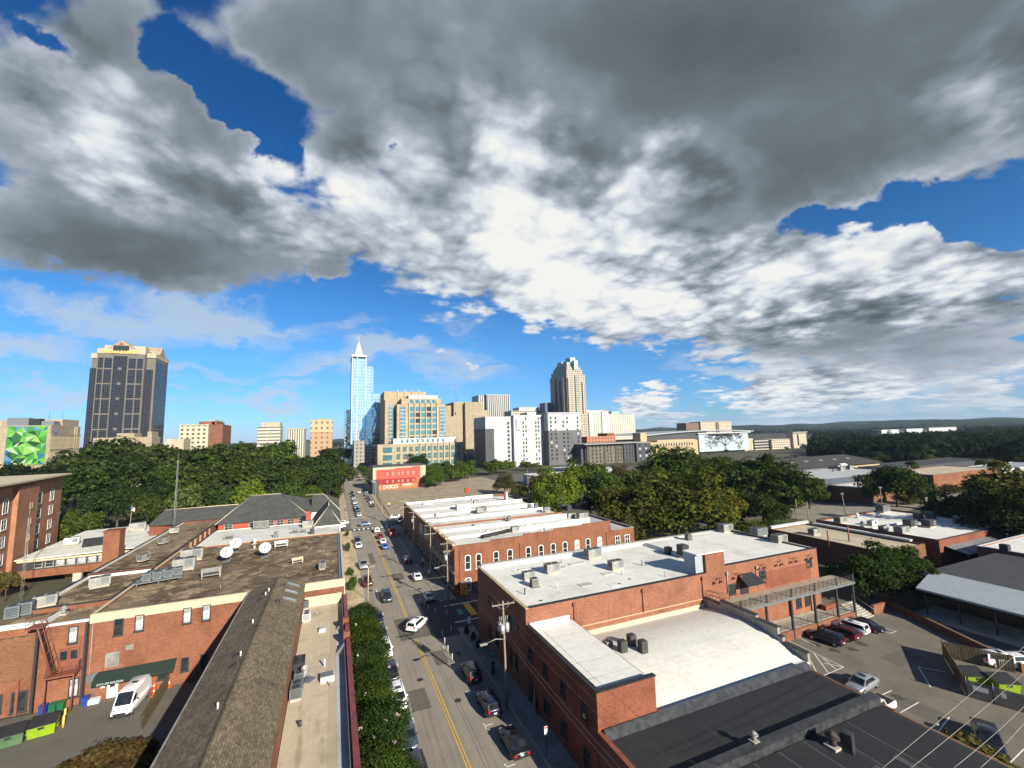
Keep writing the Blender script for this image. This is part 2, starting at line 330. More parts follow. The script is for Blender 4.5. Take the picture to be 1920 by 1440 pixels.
def curtain(name, glassc, mull, gx, gz, mw, metal=0.85, rough=0.12, varamt=0.35, mullh=None):
    """curtain wall: a grid of panes, each of a slightly different tint and tilt, between mullions"""
    m, T, b, o = _base(name)
    uv, pos = wall_uv(T); u, v, _ = T.sep(uv)
    fu = T.math('FRACT', T.math('DIVIDE', u, gx)); fv = T.math('FRACT', T.math('DIVIDE', v, gz))
    k = T.math('MAXIMUM', T.math('LESS_THAN', fu, mw/gx), T.math('LESS_THAN', fv, (mullh or mw)/gz))
    wn = T.new('ShaderNodeTexWhiteNoise', noise_dimensions='3D')
    T.l.new(T.comb(T.math('FLOOR', T.math('DIVIDE', u, gx)), T.math('FLOOR', T.math('DIVIDE', v, gz)), 1.0), wn.inputs['Vector'])
    gc = T.mix(T.math('MULTIPLY', wn.outputs['Value'], varamt), glassc, tuple(q*0.25 for q in glassc))
    T.l.new(T.mix(k, gc, mull), b.inputs['Base Color'])
    T.l.new(T.math('MULTIPLY_ADD', k, 0.5, rough), b.inputs['Roughness'])
    T.l.new(T.math('MULTIPLY', T.math('SUBTRACT', 1.0, k), metal), b.inputs['Metallic'])
    g = T.new('ShaderNodeNewGeometry'); nz = T.vmath('SCALE', T.vmath('SUBTRACT', wn.outputs['Color'], (0.5, 0.5, 0.5)), scale=0.05)
    T.l.new(T.vmath('NORMALIZE', T.vmath('ADD', g.outputs['Normal'], nz)), b.inputs['Normal'])
    return m
def leafy(name, c, warm=None):
    m, T, b, o = _base(name); T.n.remove(b)
    g = T.new('ShaderNodeNewGeometry'); rnd = g.outputs['Random Per Island']
    pos = T.new('ShaderNodeTexCoord').outputs['Object']; oi = T.new('ShaderNodeObjectInfo').outputs['Random']
    n = T.noise(pos, 0.55, 3, 0.6)
    cc = T.mix(T.sstep(n, 0.34, 0.66), tuple(q*0.62 for q in c), tuple(q*1.30 for q in c))
    cc = T.mix(1.0, cc, T.ramp(oi, [(0.0, (0.80, 0.86, 1.0)), (0.35, (1.0, 1.0, 1.0)), (0.7, (1.30, 1.16, 0.9)), (1.0, (1.12, 1.22, 0.95))]), 'MULTIPLY')
    if warm: cc = T.mix(T.sstep(T.noise(pos, 0.3, 3, 0.6), 0.42, 0.6), cc, warm)
    cc = T.mix(1.0, cc, T.ramp(rnd, [(0.0, 0.55), (0.5, 1.0), (1.0, 1.5)]), 'MULTIPLY')
    dif = T.new('ShaderNodeBsdfDiffuse'); tr = T.new('ShaderNodeBsdfTranslucent'); mx = T.new('ShaderNodeMixShader')
    T.l.new(cc, dif.inputs[0]); T.l.new(T.mix(1.0, cc, (1.1, 1.25, 0.5), 'MULTIPLY'), tr.inputs[0]); mx.inputs[0].default_value = 0.34
    T.l.new(dif.outputs[0], mx.inputs[1]); T.l.new(tr.outputs[0], mx.inputs[2]); T.l.new(mx.outputs[0], o.inputs[0])
    return m
def paint(name, c, metal=0.0, rough=0.28):
    if name in MATS: return MATS[name]
    m, T, b, o = _base(name)
    pos = T.new('ShaderNodeTexCoord').outputs['Object']
    T.l.new(T.mix(T.noise(pos, 2.0, 3), tuple(q*0.92 for q in c), c), b.inputs['Base Color'])
    b.inputs['Metallic'].default_value = metal; b.inputs['Roughness'].default_value = rough
    b.inputs['Coat Weight'].default_value = 0.6; b.inputs['Coat Roughness'].default_value = 0.06
    return m

BRICK_A = brick('orange_brick', (0.234, 0.07956, 0.03627), (0.1696, 0.05382, 0.02574), (0.1989, 0.117, 0.07605))
BRICK_B = brick('red_brick', (0.2223, 0.0585, 0.02925), (0.158, 0.03978, 0.02106), (0.1755, 0.0936, 0.0585))
BRICK_W = brick('warehouse_brick', (0.2632, 0.08892, 0.04446), (0.1813, 0.05616, 0.02808), (0.2457, 0.1521, 0.09945), 0.28)
BRICK_D = brick('brown_brick', (0.193, 0.0819, 0.03978), (0.1462, 0.0585, 0.02925), (0.1638, 0.09945, 0.06435), 0.2)
ROOF_W = membrane('white_roof', (0.66, 0.645, 0.585), (0.44, 0.42, 0.37), 3.0, 0.75, 'x', 0.62)
ROOF_W2 = membrane('white_roof_stained', (0.60, 0.59, 0.53), (0.33, 0.31, 0.27), 2.2, 0.7)
ROOF_T = membrane('tan_roof', (0.46, 0.39, 0.28), (0.24, 0.20, 0.14), 60, 0.75, 'y')
ROOF_G = membrane('grey_roof', (0.40, 0.41, 0.40), (0.24, 0.24, 0.23), 1.6, 0.6)
ROOF_B = membrane('black_roof', (0.020, 0.021, 0.023), (0.036, 0.036, 0.036), 2.9, 0.6, 'y', 2.0)
ROOF_D = membrane('dark_roof', (0.055, 0.055, 0.058), (0.032, 0.032, 0.034), 3.5, 0.6)
METAL_R = membrane('metal_roof', (0.30, 0.33, 0.35), (0.20, 0.22, 0.24), 0.8, 0.35, 'y', 0.7)
GRAVEL = gravel('gravel_roof', (0.085, 0.062, 0.040), (0.185, 0.142, 0.090), (0.36, 0.275, 0.165))
SHINGLE = shingle('brown_shingles', (0.200, 0.160, 0.110), (0.118, 0.093, 0.064), (0.060, 0.047, 0.033))
SLATE = shingle('grey_shingles', (0.105, 0.106, 0.094), (0.078, 0.080, 0.073), (0.045, 0.046, 0.044))
ROAD = asphalt('street_asphalt', (0.252, 0.224, 0.184), True, 0.4, 0.35)
ROADN = asphalt('new_asphalt', (0.060, 0.058, 0.055), False, 0.3, 0.1)
ROADM = asphalt('patch_asphalt', (0.120, 0.108, 0.092), False, 0.3, 0.3)
LOT = asphalt('lot_asphalt', (0.160, 0.142, 0.112), False, 0.7, 0.5)
ALLEY = asphalt('alley_asphalt', (0.130, 0.118, 0.098), False, 0.5, 0.4)
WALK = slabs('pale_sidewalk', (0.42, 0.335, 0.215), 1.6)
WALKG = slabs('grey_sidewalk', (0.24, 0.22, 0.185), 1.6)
CONC = plain('concrete', (0.36, 0.33, 0.27), 0.9, 0, 0.15, 0.8, 0.2, ((0.18, 0.16, 0.12), 0.6))
CREAM = plain('cream_trim', (0.46, 0.39, 0.27), 0.8, 0, 0.08, 0.9, 0.2, ((0.5, 0.42, 0.29), 0.3))
WHITE = plain('white_paint', (0.60, 0.59, 0.56), 0.6, 0, 0.06, 0.8, 0.3, ((0.6, 0.57, 0.5), 0.3))
GREYM = plain('grey_metal', (0.20, 0.215, 0.215), 0.45, 0.5, 0.15, 1.5, 0.5)
PALEM = plain('pale_metal', (0.27, 0.265, 0.24), 0.55, 0.2, 0.2, 1.5, 0.4, ((0.16, 0.12, 0.085), 0.6))
DARKM = plain('dark_metal', (0.045, 0.045, 0.047), 0.5, 0.3, 0.2, 1.5, 0.5)
BLACKM = plain('black_trim', (0.022, 0.022, 0.024), 0.7, 0, 0.2, 1.5, 0.3)
RUSTM = plain('red_brown_steel', (0.21, 0.072, 0.046), 0.6, 0.1, 0.15, 1.5, 0.3)
MAROON = plain('maroon_tile', (0.155, 0.030, 0.034), 0.45, 0, 0.2, 1.0, 0.5)
WOOD = plain('weathered_wood', (0.30, 0.25, 0.185), 0.9, 0, 0.2, 3.0, 0.1)
BARK = plain('bark', (0.085, 0.066, 0.048), 0.95, 0, 0.3, 3.0, 0.1)
FENCE = plain('fence_wood', (0.125, 0.098, 0.062), 0.9, 0, 0.3, 2.0, 0.1)
GLASS = glass('window_glass'); GLASSB = glass('blind_glass', (0.36, 0.38, 0.38), 0.3, 0, 0.4)
GLASSK = glass('car_glass', (0.012, 0.014, 0.016), 0.05, 0, 0.8)
GLASST = glass('teal_glass', (0.10, 0.24, 0.27), 0.08, 0.5, 0.8)
YELLOW = plain('yellow_line', (0.60, 0.36, 0.055), 0.7, 0, 0.15, 2.0); LINE = plain('white_line', (0.68, 0.66, 0.60), 0.7, 0, 0.15, 2.0)
ORANGE = plain('orange_plastic', (0.55, 0.11, 0.018), 0.5, 0, 0.05); LIME = plain('lime_steel', (0.20, 0.31, 0.012), 0.5, 0, 0.1)
GREEN = plain('green_plastic', (0.012, 0.11, 0.048), 0.5, 0, 0.15); BLUE = plain('blue_plastic', (0.015, 0.05, 0.25), 0.5, 0, 0.1)
DGREEN = plain('green_steel', (0.07, 0.13, 0.06), 0.6, 0, 0.15, 1.0, 0.3); AWNING = plain('green_canvas', (0.010, 0.022, 0.016), 0.8, 0, 0.1)
TYRE = plain('tyre', (0.014, 0.014, 0.015), 0.85, 0, 0.1); RIM = plain('rim', (0.36, 0.36, 0.37), 0.35, 0.7, 0.1)
LAMPW = plain('lamp_lens', (0.32, 0.33, 0.34), 0.15, 0, 0.02); LAMPR = plain('tail_lens', (0.35, 0.012, 0.012), 0.2, 0, 0.05)
REDP = plain('red_paint', (0.31, 0.060, 0.036), 0.6, 0, 0.12, 0.5, 0.3); TAN = plain('tan_stone', (0.38, 0.29, 0.18), 0.85, 0, 0.10, 0.25, 0.2)
GRASS = plain('grass', (0.060, 0.080, 0.026), 0.95, 0, 0.35, 0.5, 0.1, ((0.13, 0.105, 0.06), 0.6))

# ------------------------------------------------------------------ mesh helpers
LOCAL = set()
class MB:
    def __init__(s): s.v = []; s.f = []; s.m = []; s.sm = []
    def quad(s, pts, mi=0, sm=False):
        b = len(s.v); s.v.extend([tuple(p) for p in pts]); s.f.append(tuple(range(b, b+len(pts)))); s.m.append(mi); s.sm.append(sm); return s
    def box(s, x0, x1, y0, y1, z0, z1, mi=0, top=None, skip=''):
        b = len(s.v)
        s.v += [(x0, y0, z0), (x1, y0, z0), (x1, y1, z0), (x0, y1, z0), (x0, y0, z1), (x1, y0, z1), (x1, y1, z1), (x0, y1, z1)]
        for k, f in (('b', (3, 2, 1, 0)), ('t', (4, 5, 6, 7)), ('s', (0, 1, 5, 4)), ('e', (1, 2, 6, 5)), ('n', (2, 3, 7, 6)), ('w', (3, 0, 4, 7))):
            if k in skip: continue
            s.f.append(tuple(b+i for i in f)); s.m.append(top if (k == 't' and top is not None) else mi); s.sm.append(False)
        return s
    def obox(s, c, sx, sy, sz, rz=0.0, mi=0, tilt=None):
        M = Matrix.Translation(c) @ Matrix.Rotation(rz, 4, 'Z')
        if tilt: M = M @ Matrix.Rotation(tilt[1], 4, tilt[0])
        b = len(s.v); hx, hy = sx/2, sy/2
        for p in [(-hx, -hy, 0), (hx, -hy, 0), (hx, hy, 0), (-hx, hy, 0), (-hx, -hy, sz), (hx, -hy, sz), (hx, hy, sz), (-hx, hy, sz)]:
            s.v.append(tuple(M @ Vector(p)))
        for f in ((3, 2, 1, 0), (4, 5, 6, 7), (0, 1, 5, 4), (1, 2, 6, 5), (2, 3, 7, 6), (3, 0, 4, 7)):
            s.f.append(tuple(b+i for i in f)); s.m.append(mi); s.sm.append(False)
        return s
    def prism(s, poly, z0, z1, mi=0, top=None, bottom=True):
        b = len(s.v); n = len(poly)
        s.v += [(p[0], p[1], z0) for p in poly]+[(p[0], p[1], z1) for p in poly]
        for i in range(n):
            j = (i+1) % n; s.f.append((b+i, b+j, b+n+j, b+n+i)); s.m.append(mi); s.sm.append(False)
        s.f.append(tuple(b+n+i for i in range(n))); s.m.append(mi if top is None else top); s.sm.append(False)
        if bottom: s.f.append(tuple(b+n-1-i for i in range(n))); s.m.append(mi); s.sm.append(False)
        return s
    def cyl(s, c, r, h, n=12, mi=0, r2=None, top=None, axis='z', smooth=True):
        r2 = r if r2 is None else r2; b = len(s.v)
        for k, (rr, zz) in enumerate(((r, 0), (r2, h))):
            for i in range(n):
                a = 2*math.pi*i/n; p = (rr*math.cos(a), rr*math.sin(a), zz)
                if axis == 'x': p = (p[2], p[0], p[1])
                elif axis == 'y': p = (p[1], p[2], p[0])
                s.v.append((c[0]+p[0], c[1]+p[1], c[2]+p[2]))
        for i in range(n):
            j = (i+1) % n; s.f.append((b+i, b+j, b+n+j, b+n+i)); s.m.append(mi); s.sm.append(smooth)
        s.f.append(tuple(b+n+i for i in range(n))); s.m.append(mi if top is None else top); s.sm.append(False)
        s.f.append(tuple(b+n-1-i for i in range(n))); s.m.append(mi); s.sm.append(False)
        return s
    def tube(s, pts, r, n=6, mi=0, r_end=None):
        pts = [Vector(p) for p in pts]; b = len(s.v); N = len(pts)
        for i, p in enumerate(pts):
            t = (pts[min(i+1, N-1)]-pts[max(i-1, 0)]).normalized()
            a = t.cross(Vector((0, 0, 1)))
            if a.length < 1e-3: a = t.cross(Vector((1, 0, 0)))
            a.normalize(); c = t.cross(a)
            rr = r if r_end is None else r+(r_end-r)*i/(N-1)
            for k in range(n):
                q = 2*math.pi*k/n; s.v.append(tuple(p+(a*math.cos(q)+c*math.sin(q))*rr))
        for i in range(N-1):
            for k in range(n):
                j = (k+1) % n; s.f.append((b+i*n+k, b+i*n+j, b+(i+1)*n+j, b+(i+1)*n+k)); s.m.append(mi); s.sm.append(True)
        s.f.append(tuple(b+n-1-k for k in range(n))); s.m.append(mi); s.sm.append(False)
        s.f.append(tuple(b+(N-1)*n+k for k in range(n))); s.m.append(mi); s.sm.append(False)
        return s
    def mesh(s, name, mats):
        me = bpy.data.meshes.new(name); me.from_pydata(s.v, [], s.f)
        for m in (mats if isinstance(mats, (list, tuple)) else [mats]): me.materials.append(m)
        me.polygons.foreach_set('material_index', s.m); me.polygons.foreach_set('use_smooth', s.sm)
        me.update(); return me
    def build(s, name, mats, parent=None, loc=None, rz=0.0):
        return link(name, s.mesh(name, mats), parent, loc, rz)
def link(name, me, parent=None, loc=None, rz=0.0, world=True):
    """link a mesh; under a parent its coordinates are still the place's own unless loc is given as a local offset"""
    o = bpy.data.objects.new(name, me); col.objects.link(o)
    if parent is not None:
        o.parent = parent
        if world and parent.name not in LOCAL: o.matrix_parent_inverse = Matrix.Translation(-parent.location)
    if loc is not None: o.location = loc
    if rz: o.rotation_euler = (0, 0, rz)
    return o
def tag(o, label=None, cat=None, group=None, kind=None):
    if label: o['label'] = label
    if cat: o['category'] = cat
    if group: o['group'] = group
    if kind: o['kind'] = kind
    return o
def thing(name, label, cat, loc=(0, 0, 0), rz=0.0, group=None, local=False):
    o = bpy.data.objects.new(name, None); col.objects.link(o); o.location = loc; o.rotation_euler = (0, 0, rz)
    o.empty_display_size = 0.5
    if local: LOCAL.add(o.name)
    return tag(o, label, cat, group)
def copy_tree(o, parent=None):
    c = o.copy(); col.objects.link(c)
    if parent is not None: c.parent = parent
    for ch in list(o.children): copy_tree(ch, c)
    return c
def struct(name, mb, mats): return tag(mb.build(name, mats), kind='structure')

# text (used as lettering on signs): a curve turned into a mesh, lying in the XZ plane facing -Y
def lettering(name, txt, size, mat, parent, loc, rz=0.0, depth=0.05, flat=False, space=1.0, world=True):
    cu = bpy.data.curves.new(name, 'FONT'); cu.body = txt; cu.size = size; cu.extrude = depth; cu.align_x = 'CENTER'; cu.align_y = 'CENTER'; cu.space_character = space
    tmp = bpy.data.objects.new(name, cu); col.objects.link(tmp)
    dg = bpy.context.evaluated_depsgraph_get(); me = bpy.data.meshes.new_from_object(tmp.evaluated_get(dg))
    bpy.data.objects.remove(tmp)
    if not flat: me.transform(Matrix.Rotation(math.pi/2, 4, 'X'))
    me.materials.clear(); me.materials.append(mat); me.name = name
    return link(name, me, parent, loc, rz, world)

# windows: glass with a frame standing a little proud, facing -Y; shared meshes
_wm = {}
def window_mesh(w, h, style='sash', gl=None, fr=None):
    key = (round(w, 2), round(h, 2), style, (gl or GLASS).name, (fr or WHITE).name)
    if key in _wm: return _wm[key]
    g = MB(); f = MB(); t = min(0.16, w*0.12); arch = style.startswith('arch')
    ah = w*0.28 if arch else 0
    def arcpts(ww, hh, a):
        pts = [(-ww/2, 0), (ww/2, 0), (ww/2, hh-a)]
        if a: pts += [(ww/2*math.cos(q), hh-a+a*math.sin(q)) for q in [math.pi*k/8 for k in range(1, 8)]]
        pts += [(-ww/2, hh-a)]
        return pts
    op = arcpts(w, h, ah); g.quad([(x, -0.02, z) for x, z in op])
    if style != 'plain':
        ip = [(x*(1-2*t/w), t+(z)*(1-2*t/h)) for x, z in op]
        n = len(op); b = len(f.v)
        for y in (-0.09,):
            f.v += [(x, y, z) for x, z in op]+[(x, y, z) for x, z in ip]+[(x, 0.0, z) for x, z in op]+[(x, -0.015, z) for x, z in ip]
        for i in range(n):
            j = (i+1) % n
            for q in ((b+i, b+j, b+n+j, b+n+i), (b+j, b+i, b+2*n+i, b+2*n+j), (b+n+i, b+n+j, b+3*n+j, b+3*n+i)):
                f.f.append(q); f.m.append(0); f.sm.append(False)
        if 'sash' in style: f.box(-w/2+t, w/2-t, -0.075, -0.03, h*0.5-0.045, h*0.5+0.045)
        if 'cross' in style:
            f.box(-w/2+t, w/2-t, -0.075, -0.03, h*0.5-0.05, h*0.5+0.05); f.box(-0.05, 0.05, -0.07, -0.03, t, h-t)
        if 'grid' in style:
            for k in range(1, 3): f.box(-w/2+w*k/3-0.03, -w/2+w*k/3+0.03, -0.07, -0.03, t, h-t)
            for k in range(1, 4): f.box(-w/2+t, w/2-t, -0.075, -0.03, h*k/4-0.03, h*k/4+0.03)
        f.box(-w/2-0.08, w/2+0.08, -0.14, 0.0, -0.12, -0.002)
    r = (g.mesh('window', gl or GLASS), f.mesh('frame', fr or WHITE) if f.v else None); _wm[key] = r; return r
FACE = {'S': 0.0, 'W': -math.pi/2, 'E': math.pi/2, 'N': math.pi}
def window(bld, x, y, z, w, h, face='S', style='sash', gl=None, fr=None, name='window'):
    g, f = window_mesh(w, h, style, gl, fr)
    rz = FACE[face] if isinstance(face, str) else face
    o = link(name, g, bld, (x, y, z), rz)
    if f:
        c = bpy.data.objects.new('frame', f); col.objects.link(c); c.parent = o
    return o
def windows(bld, pos, y, w, h, face='S', style='plain', gl=None, fr=None):
    """pos: list of (along, z); y: the wall's plane"""
    for a, z in pos:
        if face in ('S', 'N'): window(bld, a, y, z, w, h, face, style, gl, fr)
        else: window(bld, y, a, z, w, h, face, style, gl, fr)

def flat_building(name, label, cat, x0, x1, y0, y1, h, wall, roof, parapet=0.5, cap=None, capw=0.35, z0=0.0, group=None):
    """box building: wall part, roof part lying inside the parapet, coping on top of it"""
    b = thing(name, label, cat, ((x0+x1)/2, (y0+y1)/2, z0), 0, group)
    w = MB(); t = 0.3
    w.box(x0, x1, y0, y0+t, z0, h); w.box(x0, x1, y1-t, y1, z0, h); w.box(x0, x0+t, y0+t, y1-t, z0, h); w.box(x1-t, x1, y0+t, y1-t, z0, h)
    w.build('wall', wall, b)
    MB().box(x0+t, x1-t, y0+t, y1-t, h-parapet-0.3, h-parapet).build('roof', roof, b)
    if cap is not None:
        c = MB(); o = 0.06
        c.box(x0-o, x1+o, y0-o, y0+capw, h+0.002, h+0.10); c.box(x0-o, x1+o, y1-capw, y1+o, h+0.002, h+0.10)
        c.box(x0-o, x0+capw, y0+capw, y1-capw, h+0.002, h+0.10); c.box(x1-capw, x1+o, y0+capw, y1-capw, h+0.002, h+0.10)
        c.build('coping', cap, b)
    return b

# ------------------------------------------------------------------ ground, streets, lots
def sheet(name, pts, z, mat, kind='structure'):
    return tag(MB().quad([(p[0], p[1], z) for p in pts]).build(name, mat), kind=kind)
def rect(x0, x1, y0, y1): return [(x0, y0), (x1, y0), (x1, y1), (x0, y1)]
EARTH = plain('far_ground', (0.070, 0.068, 0.045), 0.95, 0, 0.3, 0.02, 0.1, ((0.13, 0.12, 0.10), 0.7))
DIRT = gravel('dirt_lot', (0.28, 0.23, 0.155), (0.36, 0.30, 0.21), (0.17, 0.14, 0.085))
tag(MB().quad([(-14000, -3000, 0), (14000, -3000, 0), (14000, 15000, 0), (-14000, 15000, 0)]).build('ground', EARTH), kind='structure')
sheet('street', rect(6.4, 19.7, -60, 900), 0.012, ROAD)
sheet('side_street', rect(-140, 6.398, 168, 181), 0.012, ROADM)
sheet('side_street', rect(19.702, 130, 168, 181), 0.012, ROADM)
sheet('parking_lot', rect(46, 120, 10, 58), 0.010, LOT)
sheet('alley', rect(-75, -10, 20, 74.4), 0.010, ALLEY)
sheet('alley', rect(22.5, 66, 71.2, 89.4), 0.012, ROADN)
sheet('parking_lot', rect(70, 190, 90, 167.5), 0.010, ROADM)
sheet('parking_lot', rect(130.5, 520, 40, 89.5), 0.008, LOT)
sheet('parking_lot', rect(106, 420, 181.5, 330), 0.008, ROADM)
sheet('dirt_lot', [(21.5, 186), (66, 182), (106, 230), (106, 322), (54, 322), (52, 284), (24, 284)], 0.05, DIRT)
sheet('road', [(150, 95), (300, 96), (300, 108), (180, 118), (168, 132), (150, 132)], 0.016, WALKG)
sheet('lawn', [(124, 92), (150, 92), (150, 110), (128, 112)], 0.03, GRASS)
# pavements with their kerbs
def pavement(x0, x1, y0, y1, mat):
    tag(MB().box(x0, x1, y0, y1, 0.0, 0.15).build('sidewalk', mat), kind='structure')
pavement(2.2, 6.2, -60, 165, WALK); pavement(6.2, 6.38, -60, 165, CONC)
pavement(2.2, 6.2, 183, 420, WALK)
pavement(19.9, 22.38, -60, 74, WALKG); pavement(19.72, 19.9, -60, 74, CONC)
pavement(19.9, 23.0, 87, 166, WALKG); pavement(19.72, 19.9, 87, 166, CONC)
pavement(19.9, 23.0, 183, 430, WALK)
# paint on the street
def centre_line():
    m = MB()
    for a, b in ((-60, 73.5), (82.5, 160), (185, 420)):
        for dx in (-0.16, 0.16): m.quad([(12.72+dx-0.06, a, 0), (12.72+dx+0.06, a, 0), (12.72+dx+0.06, b, 0), (12.72+dx-0.06, b, 0)])
    o = m.build('centre_line', YELLOW); o.location.z = 0.030; tag(o, kind='structure')
    m = MB()
    for y in (42.7, 49.2, 55.9, 62.3, 68.8, 90.0, 96.6): # parking ticks
        m.quad([(16.0, y-.06, 0), (17.0, y-.06, 0), (17.0, y+.06, 0), (16.0, y+.06, 0)]); m.quad([(16.0, y-.5, 0), (16.12, y-.5, 0), (16.12, y+.5, 0), (16.0, y+.5, 0)])
    for y in (47, 53.6, 60.3, 66.8, 73.1, 79.6, 86, 100.2, 107, 113.8, 120.6):
        m.quad([(8.1, y-.06, 0), (9.0, y-.06, 0), (9.0, y+.06, 0), (8.1, y+.06, 0)]); m.quad([(8.9, y-.5, 0), (9.02, y-.5, 0), (9.02, y+.5, 0), (8.9, y+.5, 0)])
    for k in range(8):
        x = 7.0+k*1.55; m.quad([(x, 165.0, 0), (x+.75, 165.0, 0), (x+.75, 167.4, 0), (x, 167.4, 0)])
    m.quad([(6.5, 190, 0), (12.3, 190, 0), (12.3, 190.6, 0), (6.5, 190.6, 0)])
    m.quad([(8.9, 92, 0), (9.05, 92, 0), (9.05, 100, 0), (8.9, 100, 0)])
    o = m.build('road_marking', LINE); o.location.z = 0.028; tag(o, kind='structure')
centre_line()
sheet('asphalt_patch', rect(6.4, 19.7, 163.6, 168.2), 0.020, ROADN)
sheet('asphalt_patch', rect(10.4, 19.2, 73.6, 82.4), 0.020, ROADM)
sheet('asphalt_patch', rect(15.8, 19.7, 72, 88), 0.024, ROADN)
sheet('asphalt_patch', rect(19.7, 22.5, 74.2, 86.8), 0.020, ROADN)
def drive_marks():
    m = MB()
    for y in (76.4, 84.2): m.quad([(19.9, y, 0), (29, y, 0), (29, y+.35, 0), (19.9, y+.35, 0)])
    for k in range(5): m.quad([(30, 75.5+k*2.4, 0), (34, 75.5+k*2.4, 0), (34, 75.62+k*2.4, 0), (30, 75.62+k*2.4, 0)])
    o = m.build('road_marking', LINE); o.location.z = 0.034; tag(o, kind='structure')
    m = MB(); m.quad([(23.4, 78.2, 0), (24.6, 78.2, 0), (24.6, 84.0, 0), (23.4, 84.0, 0)]); o = m.build('road_marking', YELLOW); o.location.z = 0.034; tag(o, kind='structure')
    m = MB()
    for k, (a, b) in enumerate(((79.5, 80.3), (80.5, 81.0), (81.2, 81.9))): m.quad([(21.4+.2*k, a, 0), (22.3+.1*k, a, 0), (22.4, b, 0), (21.5, b, 0)])
    o = m.build('road_marking', plain('green_marking', (0.03, 0.36, 0.24), 0.7)); o.location.z = 0.036; tag(o, kind='structure')
drive_marks()
def lot_marks():
    m = MB()
    def ln(a, b, w=.11):
        a = Vector((a[0], a[1], 0)); b = Vector((b[0], b[1], 0)); d = (b-a).normalized(); n = Vector((-d.y, d.x, 0))*w/2
        m.quad([a-n, b-n, b+n, a+n])
    def pl(*px): return [P(*q)[:2] for q in px]
    for q in [((1487, 1190), (1530, 1212)), ((1512, 1183), (1565, 1206)), ((1475, 1200), (1582, 1251)), ((1582, 1251), (1538, 1270)), ((1538, 1270), (1510, 1258)), ((1582, 1251), (1545, 1244)), ((1508, 1217), (1535, 1268)), ((1526, 1225), (1553, 1262)), ((1543, 1234), (1568, 1256)),
              ((1610, 1165), (1681, 1184)), ((1681, 1184), (1668, 1188)), ((1668, 1188), (1630, 1170)), ((1650, 1176), (1656, 1184)),
              ((1640, 1310), (1672, 1295)), ((1679, 1342), (1723, 1317)), ((1736, 1371), (1760, 1358)), ((1757, 1376), (1780, 1345)), ((1722, 1251), (1745, 1289)), ((1722, 1251), (1772, 1260)), ((1800, 1404), (1845, 1372)), ((1895, 1430), (1920, 1405))]:
        a, b = pl(*q); ln(a, b)
    o = m.build('parking_line', LINE); o.location.z = 0.030; tag(o, kind='structure')
lot_marks()

# ------------------------------------------------------------------ rooftop machines
def fan_grill(m, x, y, z, r, mi): 
    m.cyl((x, y, z), r, 0.05, 14, mi, top=mi+1)
def hvac(kind, x, y, z, label, rz=0.0, s=1.0, group='rooftop air conditioners', mat=None, sx=1.0):
    """condenser: upright louvred box with a fan on top; package: long unit on a curb; vent: mushroom cap"""
    key = kind+(mat.name if mat else '')
    if key not in hvac.proto:
        c = MB(); f = MB(); e = MB()
        if kind == 'condenser':
            mt = mat or GREYM; c.box(-.45, .45, -.45, .45, .1, 1.05)
            for sgn in (-1, 1):
                for k in range(6):
                    c.box(-.38, .38, sgn*.452-.008, sgn*.452+.008, .2+k*.13, .27+k*.13, 1); c.box(sgn*.452-.008, sgn*.452+.008, -.38, .38, .2+k*.13, .27+k*.13, 1)
            f.cyl((0, 0, 1.052), .36, .03, 16, 0); f.cyl((0, 0, 1.083), .12, .02, 10, 0)
            b = MB().box(-.52, .52, -.52, .52, 0, .1); e = None
        elif kind == 'package':
            mt = mat or PALEM; c.box(-1.1, 1.1, -.65, .65, .3, 1.35); c.box(-1.0, -.2, -.665, -.645, .5, 1.2); c.box(.1, .9, -.665, -.645, .45, 1.25, 1)
            for k in range(9): e.box(-1.115, -1.098, -.55, .55, .42+k*.1, .472+k*.1)
            c.box(-.15, .05, -.66, -.648, .45, 1.25)
            f.cyl((-.55, 0, 1.352), .42, .06, 16, 0); f.cyl((.5, 0, 1.352), .42, .06, 16, 0)
            b = MB().box(-1.0, 1.0, -.55, .55, 0, .298)
        elif kind == 'hood':
            mt = mat or WHITE; c.box(-1.2, 1.2, -.5, .5, .35, 1.0); c.quad([(-1.25, -.55, 1.0), (1.25, -.55, 1.0), (1.25, 0, 1.35), (-1.25, 0, 1.35)]); c.quad([(1.25, .55, 1.0), (-1.25, .55, 1.0), (-1.25, 0, 1.35), (1.25, 0, 1.35)])
            e.box(-1.0, 1.0, -.51, -.495, .45, .85); f.box(-1.1, 1.1, -.4, .4, .3, .345)
            b = MB()
            for a in (-1.1, 1.1): b.box(a-.06, a+.06, -.45, -.35, 0, .298); b.box(a-.06, a+.06, .35, .45, 0, .298)
        else:
            mt = mat or PALEM; c.cyl((0, 0, .15), .22, .5, 12, 0); e.cyl((0, 0, .651), .45, .1, 14, 0); f.cyl((0, 0, .752), .42, .28, 14, 0, .1)
            b = MB().box(-.4, .4, -.4, .4, 0, .149)
        nm = {'condenser': 'cabinet', 'package': 'cabinet', 'hood': 'cabinet', 'vent': 'duct'}[kind]
        hvac.proto[key] = [(nm, c.mesh('cabinet', [mt, DARKM if kind == 'condenser' else GREYM])), ('fan' if kind != 'vent' else 'cap', f.mesh('fan', DARKM if kind != 'vent' else mt)),
                           ('louvre' if kind != 'vent' else 'rim', e.mesh('louvre', DARKM if kind != 'vent' else mt) if e else None), ('base', b.mesh('base', CONC if kind != 'condenser' else DARKM))]
    t = thing({'vent': 'roof_vent', 'hood': 'roof_exhaust_hood'}.get(kind, 'air_conditioner'), label, {'vent': 'roof vent', 'hood': 'exhaust hood'}.get(kind, 'air conditioner'), (x, y, z), rz, group, local=True)
    t.scale = (s*sx, s, s)
    for nm, me in hvac.proto[key]:
        if me: link(nm, me, t)
    return t
